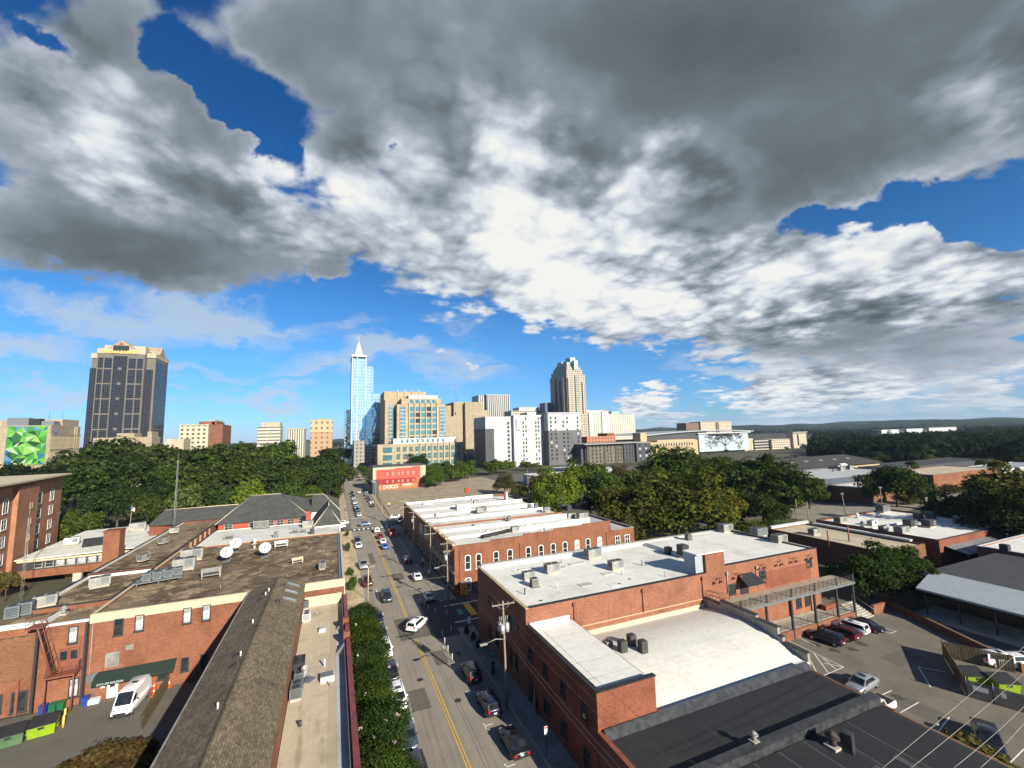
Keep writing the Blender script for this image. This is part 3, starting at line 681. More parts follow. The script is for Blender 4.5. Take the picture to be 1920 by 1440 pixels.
hvac.proto = {}
def skylight(x, y, z, sx, sy, label, h=0.35, mat=None, group=None):
    t = thing('roof_hatch', label, 'roof hatch', (x, y, z), 0, group, local=True)
    MB().box(-sx/2, sx/2, -sy/2, sy/2, 0, h).build('curb', WHITE, t); MB().box(-sx/2+.08, sx/2-.08, -sy/2+.08, sy/2-.08, h, h+.08).build('pane', mat or GLASSB, t)
    return t

# ------------------------------------------------------------------ left side: shingle roof, tan roof, gravel roof block
def shingle_house():
    y0, y1 = 12.0, 74.2; xl, xr, xc = -10.6, -3.6, -7.15; ze, zr = 10.62, 12.2
    b = thing('shingle_roof_building', 'long building under a brown shingle gable roof left of the street', 'building', ((xl+xr)/2, 44, 0))
    w = MB(); w.box(xl+.35, xr-.0, y0, y1-.1, 0, 10.2); w.build('wall', BRICK_A, b)
    r = MB(); t = .12
    for sgn, xe in ((-1, xl-.15), (1, xr+.1)):
        r.quad([(xe, y0, ze), (xe, y1, ze), (xc, y1, zr), (xc, y0, zr)] if sgn > 0 else [(xe, y1, ze), (xe, y0, ze), (xc, y0, zr), (xc, y1, zr)])
        r.quad([(xe, y0, ze-t), (xc, y0, zr-t), (xc, y1, zr-t), (xe, y1, ze-t)])
        r.quad([(xe, y0, ze-t), (xe, y1, ze-t), (xe, y1, ze), (xe, y0, ze)])
    r.quad([(xl-.15, y1, ze-t), (xc, y1, zr-t), (xc, y1, zr), (xl-.15, y1, ze)]); r.quad([(xr+.1, y1, ze-t), (xc, y1, zr-t), (xc, y1, zr), (xr+.1, y1, ze)][::-1])
    r.quad([(xl+.35, y1-.1, 10.2), (xr, y1-.1, 10.2), (xc, y1-.1, zr-.2)])
    ro = r.build('roof', SHINGLE, b)
    c = MB(); n = 190                                            # ridge caps, one course after another
    for k in range(n):
        ya = y0+(y1-y0)*k/n; yb = ya+(y1-y0)/n*1.02; u = .04
        c.quad([(xc-.20, ya, zr-.05+u), (xc-.20, yb, zr-.07+u), (xc, yb, zr+.05+u-.02), (xc, ya, zr+.05+u)][::-1]); c.quad([(xc+.20, ya, zr-.05+u), (xc+.20, yb, zr-.07+u), (xc, yb, zr+.05+u-.02), (xc, ya, zr+.05+u)])
    c.build('ridge_cap', SHINGLE, b)
    g = MB(); g.box(xl-.29, xl-.16, y0, y1, ze-.16, ze+.02); g.build('gutter', PALEM, b)
    def on_roof(x): return zr-abs(x-xc)*(zr-ze)/(xc-xl)
    tilt = math.atan((zr-ze)/(xr-xc))
    for y in (72.4, 69.2, 66.2):                                  # three roof windows by the far end, two round vents
        s = MB(); s.obox((xc+2.15, y, on_roof(xc+2.15)+.02), 1.75, .62, .16, 0, 0, ('Y', tilt)); so = s.build('roof_window', GREYM, b)
        MB().obox((xc+2.15, y, on_roof(xc+2.15)+.185), 1.55, .2, .02, 0, 0, ('Y', tilt)).build('pane', GLASSB, so)
    for y in (70.9, 64.4): MB().cyl((xc+.95, y, on_roof(xc+.95)-.05), .34, .22, 14).build('roof_turbine', DARKM, b)
    for px, py in ((504, 1110), (498, 1116), (474, 1168), (451, 1231), (408, 1330)):
        p = P(px, py, 11.9); MB().cyl((p.x, p.y, on_roof(p.x)-.05), .07, .5, 8).build('vent_pipe', WHITE, b)
    for px, py in ((495, 1112), (488, 1124), (443, 1230), (437, 1251)):
        p = P(px, py, 11.7); m = MB(); m.obox((p.x, p.y, on_roof(p.x)), .55, .45, .14, 0, 0, ('Y', -tilt)); m.build('roof_vent', BLACKM, b)
shingle_house()

def tan_roof_building():
    x0, x1, y0, y1, z = -3.55, 2.15, 12, 74.2, 7.25
    b = thing('tan_roof_building', 'low flat tan roofed building with a maroon tiled parapet along the sidewalk', 'building', (0, 44, 0))
    w = MB(); w.box(x0, x1-.5, y0, y1-.1, 0, z-.3); w.build('wall', BRICK_B, b)
    MB().box(x0, x1-.52, y0, y1-.1, z-.298, z).build('roof', ROOF_T, b)
    p = MB(); p.box(x1-.5, x1, y0, y1-.1, 0, 8.15); p.build('parapet', BRICK_B, b)
    m = MB(); k = 0; y = y0
    while y < y1-.2:
        yb = min(y+1.75, y1-.1); top = 8.36 if not (60 < y < 63.4) else 8.5
        m.box(x1-.36, x1+.12, y+.02, yb-.02, 8.152, top); y += 1.75
    m.build('coping', MAROON, b)
    for y in (63.0, 58.8):
        q = MB(); q.box(x1-.62, x1+.14, y-.35, y+.35, 8.152, 8.95); q.build('pier', BRICK_A, b)
    MB().box(x1-1.45, x1-.52, y0, 64, z+.004, z+.02).build('gutter', ROOF_G, b)
    f = MB(); f.box(x1-.56, x1-.5, y0, y1-.1, z, 8.1); f.build('flashing', PALEM, b)
    f = MB(); f.box(x0+.02, x1-.6, y1-.22, y1-.11, z, 8.7); f.build('flashing', CREAM, b)
    # ridge shaped crickets that run up to the parapet
    for yy in (64.2, 57.4):
        c = MB(); c.quad([(x1-1.5, yy-.2, z+.01), (x1-.56, yy-1.6, z+.01), (x1-.56, yy-.2, z+1.1)]); c.quad([(x1-1.5, yy-.2, z+.01), (x1-.56, yy-.2, z+1.1), (x1-.56, yy+1.0, z+.01)]); c.build('cricket', PALEM, b)
tan_roof_building()
Z = 7.25
def on(px, py, z): p = P(px, py, z); return p.x, p.y, z
hvac('package', *on(572, 1133, Z+.5)[:2], Z, 'tall grey air conditioner on the tan roof nearest the white far wall', R_(90), .85, mat=GREYM)
hvac('package', *on(575, 1156, Z+.5)[:2], Z, 'white topped air conditioner on the tan roof beside the shingle eave', R_(90), .8, mat=WHITE)
hvac('package', *on(561, 1247, Z+.5)[:2], Z, 'black air handler in the middle row on the tan roof', R_(90), .85, mat=BLACKM)
hvac('condenser', *on(561, 1270, Z+.5)[:2], Z, 'grey fan unit next to the small dish on the tan roof', 0, 1.0)
hvac('package', *on(556, 1296, Z+.5)[:2], Z, 'grey air conditioner on a red base nearest the camera on the tan roof', R_(90), .85, mat=GREYM)
skylight(*on(604, 1183, Z), .75, .95, 'small dark roof window on the tan roof farthest from the camera')
skylight(*on(602, 1120, Z), .75, .95, 'small square roof window by the white far wall of the tan roof')
skylight(*on(614, 1274, Z), 1.3, 1.1, 'broad grey roof hatch beside the parapet on the tan roof', .5, GREYM)
def dish(x, y, z, r, label, tilt=R_(38), az=0.0, group=None, hp=1.0):
    t = thing('satellite_dish', label, 'satellite dish', (x, y, z), az, group, local=True)
    d = MB(); n = 24; rings = 5; M = Matrix.Translation((0, -.1, hp)) @ Matrix.Rotation(math.pi/2-tilt, 4, 'X')
    vs = [[M @ Vector((r*k/rings*math.cos(2*math.pi*i/n), r*k/rings*math.sin(2*math.pi*i/n), r*.28*(k/rings)**2)) for i in range(n)] for k in range(rings+1)]
    for k in range(rings):
        for i in range(n):
            j = (i+1) % n
            d.quad([vs[k][i], vs[k][j], vs[k+1][j], vs[k+1][i]] if k else [vs[0][0], vs[1][j], vs[1][i]][::-1], 0, True)
    d.build('reflector', plain('dish_white', (.44, .44, .42), .6), t)
    s = MB(); s.tube([(0, .25, 0), (0, .15, hp*.95)], .06); s.box(-.6, .6, -.3, .8, 0, .06); s.build('stand', GREYM, t)
    a = MB(); f = M @ Vector((0, 0, r*.95))
    for q in (0.3, 2.4, 4.5): a.tube([M @ Vector((r*math.cos(q), r*math.sin(q), r*.28)), f], .02, 4)
    a.obox(f, .16, .16, .2); a.build('feed_arm', GREYM, t)
    return t
dish(*on(574, 1277, Z), .55, 'small pale satellite dish by the fan units on the tan roof', R_(30), R_(-40))
dish(*on(588, 1128, Z), .5, 'small grey satellite dish at the far end of the tan roof', R_(40), R_(60))

def gravel_block():
    g = 'brown gravel roofed brick block'
    b = flat_building('brick_office_block', 'broad orange brick block with a brown gravel roof and cream fascia', 'building', -28.3, 1.95, 74.5, 111, 10.45, BRICK_A, GRAVEL, .25, CREAM, .3)
    MB().box(-28.36, 1.99, 74.42, 74.5, 9.45, 10.44).build('fascia', CREAM, b)
    MB().box(1.95, 2.03, 74.5, 111, 3.0, 10.3).build('painted_wall', WHITE, b)
    MB().box(1.2, 1.7, 75, 110.8, 10.21, 10.32).build('gutter', GREYM, b)
    for x, z, gl in ((-25.4, 7.5, GLASS), (-23.25, 7.6, GLASSB), (-18.05, 7.6, GLASSB), (-15.85, 7.6, GLASSB)):
        window(b, x, 74.48, z, 1.0, 2.05, 'S', 'sash' if gl is GLASS else 'frame', gl, DARKM)
    window(b, -18.0, 74.48, 1.5, .9, 1.75, 'S', 'frame', GLASS, DARKM); window(b, -15.85, 74.48, 1.5, .9, 1.75, 'S', 'frame', GLASS, DARKM)
    window(b, -20.3, 74.48, 1.0, 1.3, 1.0, 'S', 'frame', GLASS, DARKM)
    l = MB(); l.box(-26.5, -25.1, 74.42, 74.48, 3.7, 5.5)
    for k in range(8): l.box(-26.4, -25.2, 74.36, 74.418, 3.8+k*.2, 3.9+k*.2)
    l.build('louvre', PALEM, b); MB().box(-24.5, -23.7, 74.43, 74.49, 5.5, 6.1).build('louvre', PALEM, b)
    d = MB(); d.box(-26.1, -25.0, 74.40, 74.49, .05, 2.1).build('door', WHITE, b)
    MB().box(-25.8, -25.3, 74.36, 74.398, 1.35, 1.95).build('door_window', GLASS, b)
    MB().box(-26.75, -26.35, 74.42, 74.49, 1.4, 1.95).build('notice_board', WHITE, b)
    MB().box(-17.5+1.5, -15.1, 74.44, 74.49, -.1, -.05)
    e = MB(); e.box(-28.2, -27.2, 74.2, 74.48, 2.6, 3.3); e.box(-27.6, -27.1, 74.25, 74.48, 2.9, 3.4)
    for k in range(4): e.tube([(-27.75+k*.16, 74.35, 2.6), (-27.75+k*.16, 74.35, .1)], .035, 5)
    e.build('electric_box', GREYM, b)
    for x in (-28.0, -9.5): MB().tube([(x, 74.42, .1), (x, 74.42, 9.4)], .05, 6).build('downpipe', PALEM, b)
    a = thing('awning', 'dark green canvas awning over the white back door of the gravel roofed block', 'awning', (-23, 74.4, 3))
    m = MB(); x0, x1 = -27.3, -18.9; yo = 73.15
    m.quad([(x0, yo, 2.55), (x1, yo, 2.55), (x1, 74.46, 3.4), (x0, 74.46, 3.4)]); m.quad([(x0, yo, 2.2), (x1, yo, 2.2), (x1, yo, 2.55), (x0, yo, 2.55)])
    m.quad([(x0, yo, 2.2), (x0, yo, 2.55), (x0, 74.46, 3.4)]); m.quad([(x1, yo, 2.2), (x1, 74.46, 3.4), (x1, yo, 2.55)]); m.build('canopy', AWNING, a)
    lettering('lettering', 'CITY OF RALEIGH', .33, WHITE, a, (-25.4, yo-.02, 2.36), 0, .008)
    # rear white roofed link, and its rooftop things
    c = flat_building('white_roof_link', 'low white roofed link between the gravel roof and the hipped slate roof', 'building', -27.9, 1.9, 111.2, 136.8, 9.1, WHITE, ROOF_W2, .1)
    return b
gravel_block()
Z = 10.22
for (px, py, r, lb) in ((424, 1053, 1.45, 'nearer of the two paired white satellite dishes on the gravel roof'), (441, 1035, 1.45, 'farther of the two paired white satellite dishes, by the roof edge'), (496, 1044, 1.45, 'lone white satellite dish right of the pair on the gravel roof')):
    x, y, z = on(px, py, Z); dish(x, y, z, 1.02, lb, R_(30), R_(12), 'large rooftop satellite dishes', 1.6)
for px, py, k, rz, s, mt, lb in (
    (396, 1082, 'hood', 0.1, 1.1, PALEM, 'low grey louvred unit on the gravel roof right of the condenser rack'),
    (527, 1026, 'hood', 0.15, 1.0, WHITE, 'white roof hood right of the lone dish on the gravel roof'),
    (557, 1056, 'hood', 0.3, .75, CREAM, 'tipped over cream vent box on the gravel roof'),
    (605, 1066, 'package', 1.5, .8, PALEM, 'pale green flat unit on the gravel roof near the street edge'),
    (360, 1050, 'package', 0.12, 1.55, PALEM, 'long pale air handler behind the condenser rack on the gravel roof'),
    (345, 1068, 'package', 0.12, 1.45, PALEM, 'nearer long pale air handler beside the condenser rack'),
    (477, 1020, 'vent', 0, 1.1, WHITE, 'white mushroom vent between the dishes on the gravel roof'),
    (477, 1029, 'vent', 0, .6, WHITE, 'small white vent in front of the mushroom vent'),
    (268, 1058, 'package', R_(70), .85, PALEM, 'green grey unit on the left gravel roof nearest its front edge'),
    (306, 1024, 'package', R_(70), .85, PALEM, 'green grey unit midway along the left gravel roof'),
    (326, 1004, 'package', R_(10), .85, PALEM, 'silver unit farthest back on the left gravel roof')):
    x, y, z = on(px, py, Z); hvac(k, x, y, z+ (.65 if (px in (268, 306, 326)) else 0), lb, rz, s, mat=mt)
# condenser rack: a steel platform with seven upright condensers
def rack():
    p = on(298, 1092, 10.22); t = thing('equipment_platform', 'grey steel platform on the gravel roof carrying the condenser row', 'platform', (p[0], p[1], 10.22), R_(12), None, True)
    MB().box(-2.9, 2.9, -1.3, 1.3, .5, .62).build('deck', GREYM, t)
    for a in (-2.6, 0, 2.6):
        for c in (-1.1, 1.1): MB().tube([(a, c, 0), (a, c, .5)], .06, 6).build('leg', GREYM, t)
    M = Matrix.Translation(t.location) @ Matrix.Rotation(R_(12), 4, 'Z')
    for k, (u, v) in enumerate(((-1.5, -.4), (-.2, -.4), (1.2, -.4), (-1.1, .75), (0.1, .75), (1.3, .75), (2.4, .3))):
        q = M @ Vector((u, v, .62))
        hvac('condenser', q.x, q.y, q.z, 'grey condenser standing on the steel rack of the gravel roof', R_(12), 1.15, 'condensers on the steel rack', mat=plain('slate_metal', (0.16, 0.19, 0.19), .5, .3))
rack()

def left_wing():
    b = flat_building('gravel_wing', 'left gravel roofed wing with a black edged parapet behind the fire escape', 'building', -37.6, -28.4, 96.6, 145.5, 10.75, BRICK_B, GRAVEL, .3, BLACKM, .3)
    m = MB(); m.box(-37.28, -37.2, 97, 145, 10.4, 10.76); m.box(-28.8, -28.72, 97, 111, 10.4, 10.76); m.box(-37.2, -28.8, 96.92, 97.0, 10.4, 10.76); m.build('flashing', WHITE, b)
    for y in (116.5, 120, 124, 128, 132): window(b, -28.42, y, 9.35, .9, 1.25, 'E', 'sash', WHITE, CREAM)
    b = flat_building('gravel_wing', 'small gravel roofed wing with white parapet faces and one big unit', 'building', -37.6, -28.4, 80.2, 96.5, 10.5, BRICK_A, GRAVEL, .45, BLACKM, .3)
    m = MB(); m.box(-37.3, -28.7, 96.1, 96.2, 10.05, 10.5); m.box(-37.28, -37.2, 80.6, 96, 10.05, 10.5); m.box(-28.8, -28.72, 80.6, 96, 10.05, 10.5); m.build('flashing', WHITE, b)
    b = thing('fire_stair_building', 'orange brick back wall with a double red door and an outside steel stair', 'building', (-35, 76, 0))
    w = MB(); w.box(-33, -28.45, 74.5, 80, 0, 9.8); w.box(-46, -33, 75.2, 80, 0, 9.9); w.build('wall', BRICK_A, b)
    MB().box(-33, -28.45, 74.8, 80, 9.802, 9.95).build('roof', GRAVEL, b); MB().box(-46, -33.02, 75.5, 80, 9.902, 10.0).build('roof', GRAVEL, b)
    c = MB(); c.box(-33, -28.45, 74.42, 74.8, 9.802, 10.05); c.box(-33.0, -32.8, 74.8, 80, 9.952, 10.5); c.box(-46, -33.02, 75.1, 75.5, 9.902, 10.45); c.build('coping', WHITE, b)
    window(b, -29.9, 74.48, 7.4, .95, 2.05, 'S', 'frame', GLASSB, DARKM); window(b, -29.4, 74.48, 1.0, 1.0, 2.2, 'S', 'frame', GLASSB, DARKM)
    d = MB(); d.box(-31.1, -30.15, 74.40, 74.49, 4.5, 6.9); d.box(-30.1, -29.15, 74.40, 74.49, 4.5, 6.9); do = d.build('double_door', RUSTM, b)
    MB().box(-30.95, -30.3, 74.36, 74.398, 5.6, 6.6).box(-29.95, -29.3, 74.36, 74.398, 5.6, 6.6).build('door_window', GLASS, do)
    for x in (-28.55, -33.2): MB().box(x-.12, x+.12, 74.15, 74.45, .1, 9.8).build('downpipe', DARKM, b)
    # brick bay that leans out over the yard, on a steel column
    p1 = P(0, 1208, 8.9); p2 = P(45, 1196, 8.9); p3 = P(80, 1168, 8.9)
    bay = [(-48, p2.y+.1), (p2.x, p2.y+.1), (-33.3, 75.1), (-48, 75.1)]
    m = MB(); m.prism(bay, 4.1, 8.9, 0); m.build('bay', BRICK_D, b); MB().prism(bay, 8.902, 9.0).build('bay_roof', GRAVEL, b)
    MB().box(-48, -33.6, p2.y+.35, 75.1, 0.0, 4.05).build('lower_wall', BRICK_A, b)
    MB().box(p2.x-.35, p2.x-.1, p2.y+.1, p2.y+.35, 0, 4.1).build('column', RUSTM, b)
    for x in (-39.2, -36.9): window(b, x, p2.y+.33, .6, 1.6, 2.1, 'S', 'frame', GLASS, DARKM)
    window(b, -34.6, p2.y+.33, .3, 1.5, 2.4, 'S', 'frame', GLASS, DARKM)
    # the steel stair: stringers, treads, landing with rails
    t = thing('fire_escape', 'red brown steel fire escape stair running from the roof down to the double door', 'fire escape', (-30.5, 73.7, 4.2))
    s = MB(); A = Vector((-32.7, 73.4, 10.3)); B = Vector((-31.0, 73.4, 4.4))
    for dy in (-.45, .45): s.tube([A+Vector((0, dy, 0)), B+Vector((0, dy, 0))], .11, 4)
    s.build('stringer', RUSTM, t)
    s = MB()
    for k in range(26):
        q = A.lerp(B, (k+.5)/26); s.obox((q.x, q.y, q.z), .28, .9, .04)
    s.build('tread', DARKM, t)
    s = MB()
    for dy in (-.45, .45):
        s.tube([A+Vector((.25, dy, .9)), B+Vector((.25, dy, .9))], .035, 5)
        for k in range(6): q = A.lerp(B, k/5); s.tube([q+Vector((0, dy, 0)), q+Vector((.25, dy, .9))], .025, 4)
    s.build('handrail', RUSTM, t)
    MB().box(-31.6, -28.8, 72.8, 74.4, 4.2, 4.36).build('landing', RUSTM, t)
    s = MB()
    for k in range(6):
        z = 4.45+k*.2; s.tube([(-31.6, 72.85, z), (-28.85, 72.85, z)], .03, 4); s.tube([(-28.85, 72.85, z), (-28.85, 74.4, z)], .03, 4)
    for x in (-31.6, -30.2, -28.85): s.tube([(x, 72.85, 4.36), (x, 72.85, 5.5)], .04, 4)
    s.build('railing', RUSTM, t)
    for x in (-31.5, -28.9): MB().tube([(x, 72.9, 0), (x, 72.9, 4.2)], .07, 6).build('post', RUSTM, t)
    c = MB(); z0 = 10.3
    for zz in (.5, 1.1):
        c.tube([(-33.8, 73.0, z0+zz), (-32.3, 73.0, z0+zz)], .03, 4); c.tube([(-33.8, 73.0, z0+zz), (-33.8, 74.6, z0+zz)], .03, 4)
    for x, y in ((-33.8, 73), (-32.3, 73), (-33.8, 74.6)): c.tube([(x, y, z0-.2), (x, y, z0+1.1)], .03, 4)
    c.box(-33.8, -32.3, 73.0, 74.6, z0-.1, z0); c.build('top_landing', RUSTM, t)
left_wing()
hvac('condenser', *on(25, 1151, 10.5)[:2], 10.0, 'left of two dark condensers near the top of the fire escape', .2, 1.5, 'condensers by the fire escape', mat=plain('slate_metal', (0,0,0)))
hvac('condenser', *on(48, 1145, 10.5)[:2], 10.0, 'right of two dark condensers near the top of the fire escape', .2, 1.6, 'condensers by the fire escape', mat=plain('slate_metal', (0,0,0)))
hvac('package', *on(85, 1129, 10.6)[:2], 10.1, 'wide pale louvred unit left on the small gravel wing', .3, 1.1)
hvac('package', *on(187, 1094, 10.6)[:2], 10.1, 'pale louvred unit in the middle of the small gravel wing', .35, 1.15)
hvac('vent', *on(119, 1150, 10.1)[:2], 9.95, 'shiny mushroom vent above the red double door', 0, 1.1, mat=PALEM)
hvac('vent', *on(10, 1190, 9.1)[:2], 9.0, 'shiny mushroom vent on the brick bay roof', 0, 1.0, mat=PALEM)

# ------------------------------------------------------------------ left middle: hipped slate house, fire station, tall brick block
def hip(m, x0, x1, y0, y1, ze, zr, inset, axis='x', mi=0):
    """hipped roof: four slopes up to a ridge"""
    if axis == 'x': a, b = (x0+inset, (y0+y1)/2, zr), (x1-inset, (y0+y1)/2, zr); A, B, C, D = (x0, y0, ze), (x1, y0, ze), (x1, y1, ze), (x0, y1, ze); m.quad([A, B, b, a], mi); m.quad([C, D, a, b], mi); m.quad([B, C, b], mi); m.quad([D, A, a], mi)
    else: a, b = ((x0+x1)/2, y0+inset, zr), ((x0+x1)/2, y1-inset, zr); A, B, C, D = (x0, y0, ze), (x1, y0, ze), (x1, y1, ze), (x0, y1, ze); m.quad([B, C, b, a], mi); m.quad([D, A, a, b], mi); m.quad([A, B, a], mi); m.quad([C, D, b], mi)
    return a, b
def slate_house():
    b = thing('slate_roof_house', 'red walled house under big grey hipped slate roofs by the wood', 'house', (-12, 150, 0))
    w = MB(); w.box(-27.6, -6.2, 137.2, 172, 0, 10.55); w.build('wall', REDP, b)
    r = MB(); a, c = hip(r, -28.3, -5.6, 136.6, 175, 10.6, 15.4, 0); r = MB()
    A, B, C, D = (-28.3, 136.6, 10.6), (-5.6, 136.6, 10.6), (-5.6, 175, 10.6), (-28.3, 175, 10.6); a, c = (-23, 156, 15.4), (-15, 156, 15.4)
    for q in ([A, B, c, a], [C, D, a, c], [B, C, c], [D, A, a], [D, C, B, A]): r.quad(q)
    r.build('roof', SLATE, b)
    t = MB()
    for p, q in ((A, a), (a, c), (c, B)): t.tube([Vector(p)+Vector((0, 0, .06)), Vector(q)+Vector((0, 0, .06))], .10, 5)
    t.build('ridge_trim', CREAM, b)
    r = MB(); A, B, C, D = (-6.2, 150, 9.8), (2.2, 150, 9.8), (2.2, 178, 9.8), (-6.2, 178, 9.8); a, c = (-6.2, 163, 13.6), (-2.8, 163, 13.6)
    MB().box(-6.1, 2.0, 150.3, 176, 0, 9.78).build('wall', WHITE, b)
    r.quad([A, B, c, a]); r.quad([B, C, c]); r.quad([C, D, a, c]); r.build('roof', SLATE, b)
    t = MB(); t.tube([(-8.5, 163, 13.65), c, B], .14, 5); t.build('ridge_trim', CREAM, b)
    MB().box(-4.2, 2.1, 127.6, 150, 0, 9.5).build('wall', WHITE, b)
    r = MB(); A, B, C, D, a = (-4.5, 127.2, 9.5), (2.3, 127.2, 9.5), (2.3, 150, 9.5), (-4.5, 150, 9.5), (-1.0, 136, 13.2)
    r.quad([A, B, a]); r.quad([B, C, (-1.0, 150, 13.2), a]); r.quad([D, A, a, (-1.0, 150, 13.2)]); r.build('roof', SLATE, b)
    t = MB(); t.tube([A, a], .13, 5); t.tube([a, B], .13, 5); t.tube([a, (-1.0, 150, 13.3)], .13, 5); t.build('ridge_trim', CREAM, b)
    MB().box(-6.6, -5.5, 132.5, 133.4, 8.8, 12.6).build('chimney', REDP, b)
    r = MB(); r.quad([(-47, 151, 9.6), (-27.5, 148, 9.6), (-27, 160, 12.6), (-46.5, 162.5, 12.2)]); r.quad([(-46.5, 162.5, 12.2), (-27, 160, 12.6), (-27, 172, 9.6), (-47, 174, 9.6)]); r.build('roof', SLATE, b)
    MB().box(-46.5, -28.35, 151.3, 172, 0, 9.55).build('wall', BRICK_B, b)
    MB().tube([(-46.5, 162.5, 12.25), (-27, 160, 12.65)], .14, 5).build('ridge_trim', CREAM, b)
    for x in (-25.3, -19.7, -15.6, -13.2, -9.0, -7.2)[:4]+(-10.6, -7.9): window(b, x, 137.18, 8.9 if x != -15.6 else 8.9, 1.9, 1.55, 'S', 'cross', GLASS, PALEM)
slate_house()
for px, py, k, mt, s, lb in ((430, 1010, 'hood', PALEM, .8, 'long low vent on the white link roof, far left'), (517, 1006, 'condenser', PALEM, 1.1, 'pale condenser in the middle of the white link roof'), (585, 1000, 'condenser', DARKM, 1.1, 'dark condenser by the white gabled wall'), (553, 999, 'hood', PALEM, .7, 'left of two flat hoods on the white link roof'), (568, 998, 'hood', PALEM, .7, 'right of two flat hoods on the white link roof'), (577, 987, 'package', PALEM, 1.2, 'silver unit by the red chimney on the white link roof'),
                         (482, 990, 'condenser', PALEM, 1.9, 'left of two tall condensers against the red wall'), (497, 989, 'condenser', PALEM, 1.9, 'right of two tall condensers against the red wall')):
    x, y, z = on(px, py, 9.1); hvac(k, x, min(y, 135.2), 9.02, lb, .05, s, mat=mt)

def fire_station():
    b = thing('fire_station', 'white roofed brick fire station with a band of windows over an open engine bay', 'fire station', (-56, 152, 0))
    x0, x1, y0, y1, zr = -67.0, -38.2, 139.5, 170, 6.6
    w = MB(); w.box(x0, x1, y1-.3, y1, 0, zr-.3); w.box(x0, x0+.3, y0+.2, y1-.3, 0, zr-.3); w.build('wall', BRICK_B, b)
    r = MB(); r.quad([(x0-.4, y0-.6, zr-.3), (x1, y0-.6, zr+.1), (x1, y1, zr+.9), (x0-.4, y1, zr+.5)]); r.quad([(x0-.4, y0-.6, zr-.55), (x1, y0-.6, zr-.15), (x1, y0-.6, zr+.1), (x0-.4, y0-.6, zr-.3)]); r.build('roof', ROOF_W2, b)
    MB().box(x0, x1, y0-.52, y0-.5, zr-1.05, zr-.6).build('fascia', CREAM, b)
    MB().box(x0, x1, y0, y0+.25, 3.6, zr-.62).build('window_band', DARKM, b)
    MB().box(x0, x1, y0-.05, y0+.3, 1.9, 3.598).build('spandrel', BRICK_A, b)
    for k in range(11): window(b, -63.4+k*1.95, y0-.01, 4.0, 1.6, 1.5, 'S', 'sash', GLASSB if k > 1 else GLASS, PALEM)
    MB().box(-57.0, -55.4, y0-.2, y0+.6, -.1, 1.898).build('pillar', CONC, b)
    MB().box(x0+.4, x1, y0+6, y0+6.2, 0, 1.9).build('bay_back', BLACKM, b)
    c = thing('chimney_stack', 'square red brick chimney beside the fire station roof', 'chimney', (-45.6, 128, 0))
    m = MB(); m.box(-47.1, -44.2, 126.6, 129.4, 0, 12.7); m.build('shaft', BRICK_A, c); MB().box(-47.2, -44.1, 126.5, 129.5, 12.702, 13.0).build('cap', BRICK_B, c)
    s = thing('solar_panel', 'tilted black solar panel on the white fire station roof', 'solar panel', tuple(on(178, 1020, 7)[:2])+(6.9,), R_(15), None, True)
    m = MB(); m.obox((0, 0, .7), 4.6, 2.6, .12, 0, 0, ('X', R_(38))); m.build('panel', BLACKM, s)
    m = MB()
    for x in (-1.9, 0, 1.9): m.tube([(x, .9, 0), (x, .9, 1.5)], .06, 5); m.tube([(x, -.9, 0), (x, -.9, .3)], .06, 5)
    m.box(-2, 2, -1, -.9, 0, .06); m.box(-2, 2, .9, 1, 0, .06); m.build('stand', PALEM, s)
    q = on(135, 1020, 6.9); hvac('package', q[0], q[1], 6.8, 'white roof unit left of the solar panel', .2, 1.3, mat=WHITE)
    q = on(210, 1008, 6.9); hvac('package', q[0], q[1], 6.8, 'grey sloped roof unit left of the brick chimney', .2, 1.2, mat=GREYM)
    q = on(258, 995, 7.2); hvac('package', q[0], q[1], 7.2, 'large pale unit right of the brick chimney', .2, 1.7)
    q = on(306, 988, 7.2); hvac('condenser', q[0], q[1], 7.2, 'slim white unit at the right end of the fire station roof', 0, 1.2, mat=WHITE)
    f = thing('flagpole', 'flagpole with a small flag of stripes against the dark trees', 'flagpole', PY(243, 1000, 172)[:]); f.location.z = 0
    x, y = f.location.x, 172; MB().tube([(x, y, 0), (x, y, 13.2)], .07, 6).build('pole', PALEM, f)
    m = MB(); M_ = [REDP, WHITE, BLUE]
    for k in range(7): m.quad([(x+.1, y, 11.6+k*.2), (x+.8, y+.3, 11.1+k*.2), (x+.8, y+.3, 11.3+k*.2), (x+.1, y, 11.8+k*.2)], k % 2)
    m.quad([(x+.08, y-.05, 12.3), (x+.45, y+.1, 12.1), (x+.45, y+.1, 12.8), (x+.08, y-.05, 13.0)], 2); m.build('flag', M_, f)
    g = thing('hazard_board', 'yellow and black striped board in the dark engine bay', 'hazard board', (-58.8, 143, 0))
    m = MB(); m.box(-60, -57.6, 142.9, 143, .2, 1.7); m.build('board', plain('hazard_yellow', (.75, .42, .02), .5), g)
    m = MB()
    for k in range(4): m.quad([(-60+k*.62, 142.88, .2), (-59.7+k*.62, 142.88, .2), (-59.4+k*.62, 142.88, 1.7), (-59.7+k*.62, 142.88, 1.7)])
    m.build('stripe', BLACKM, g)
fire_station()

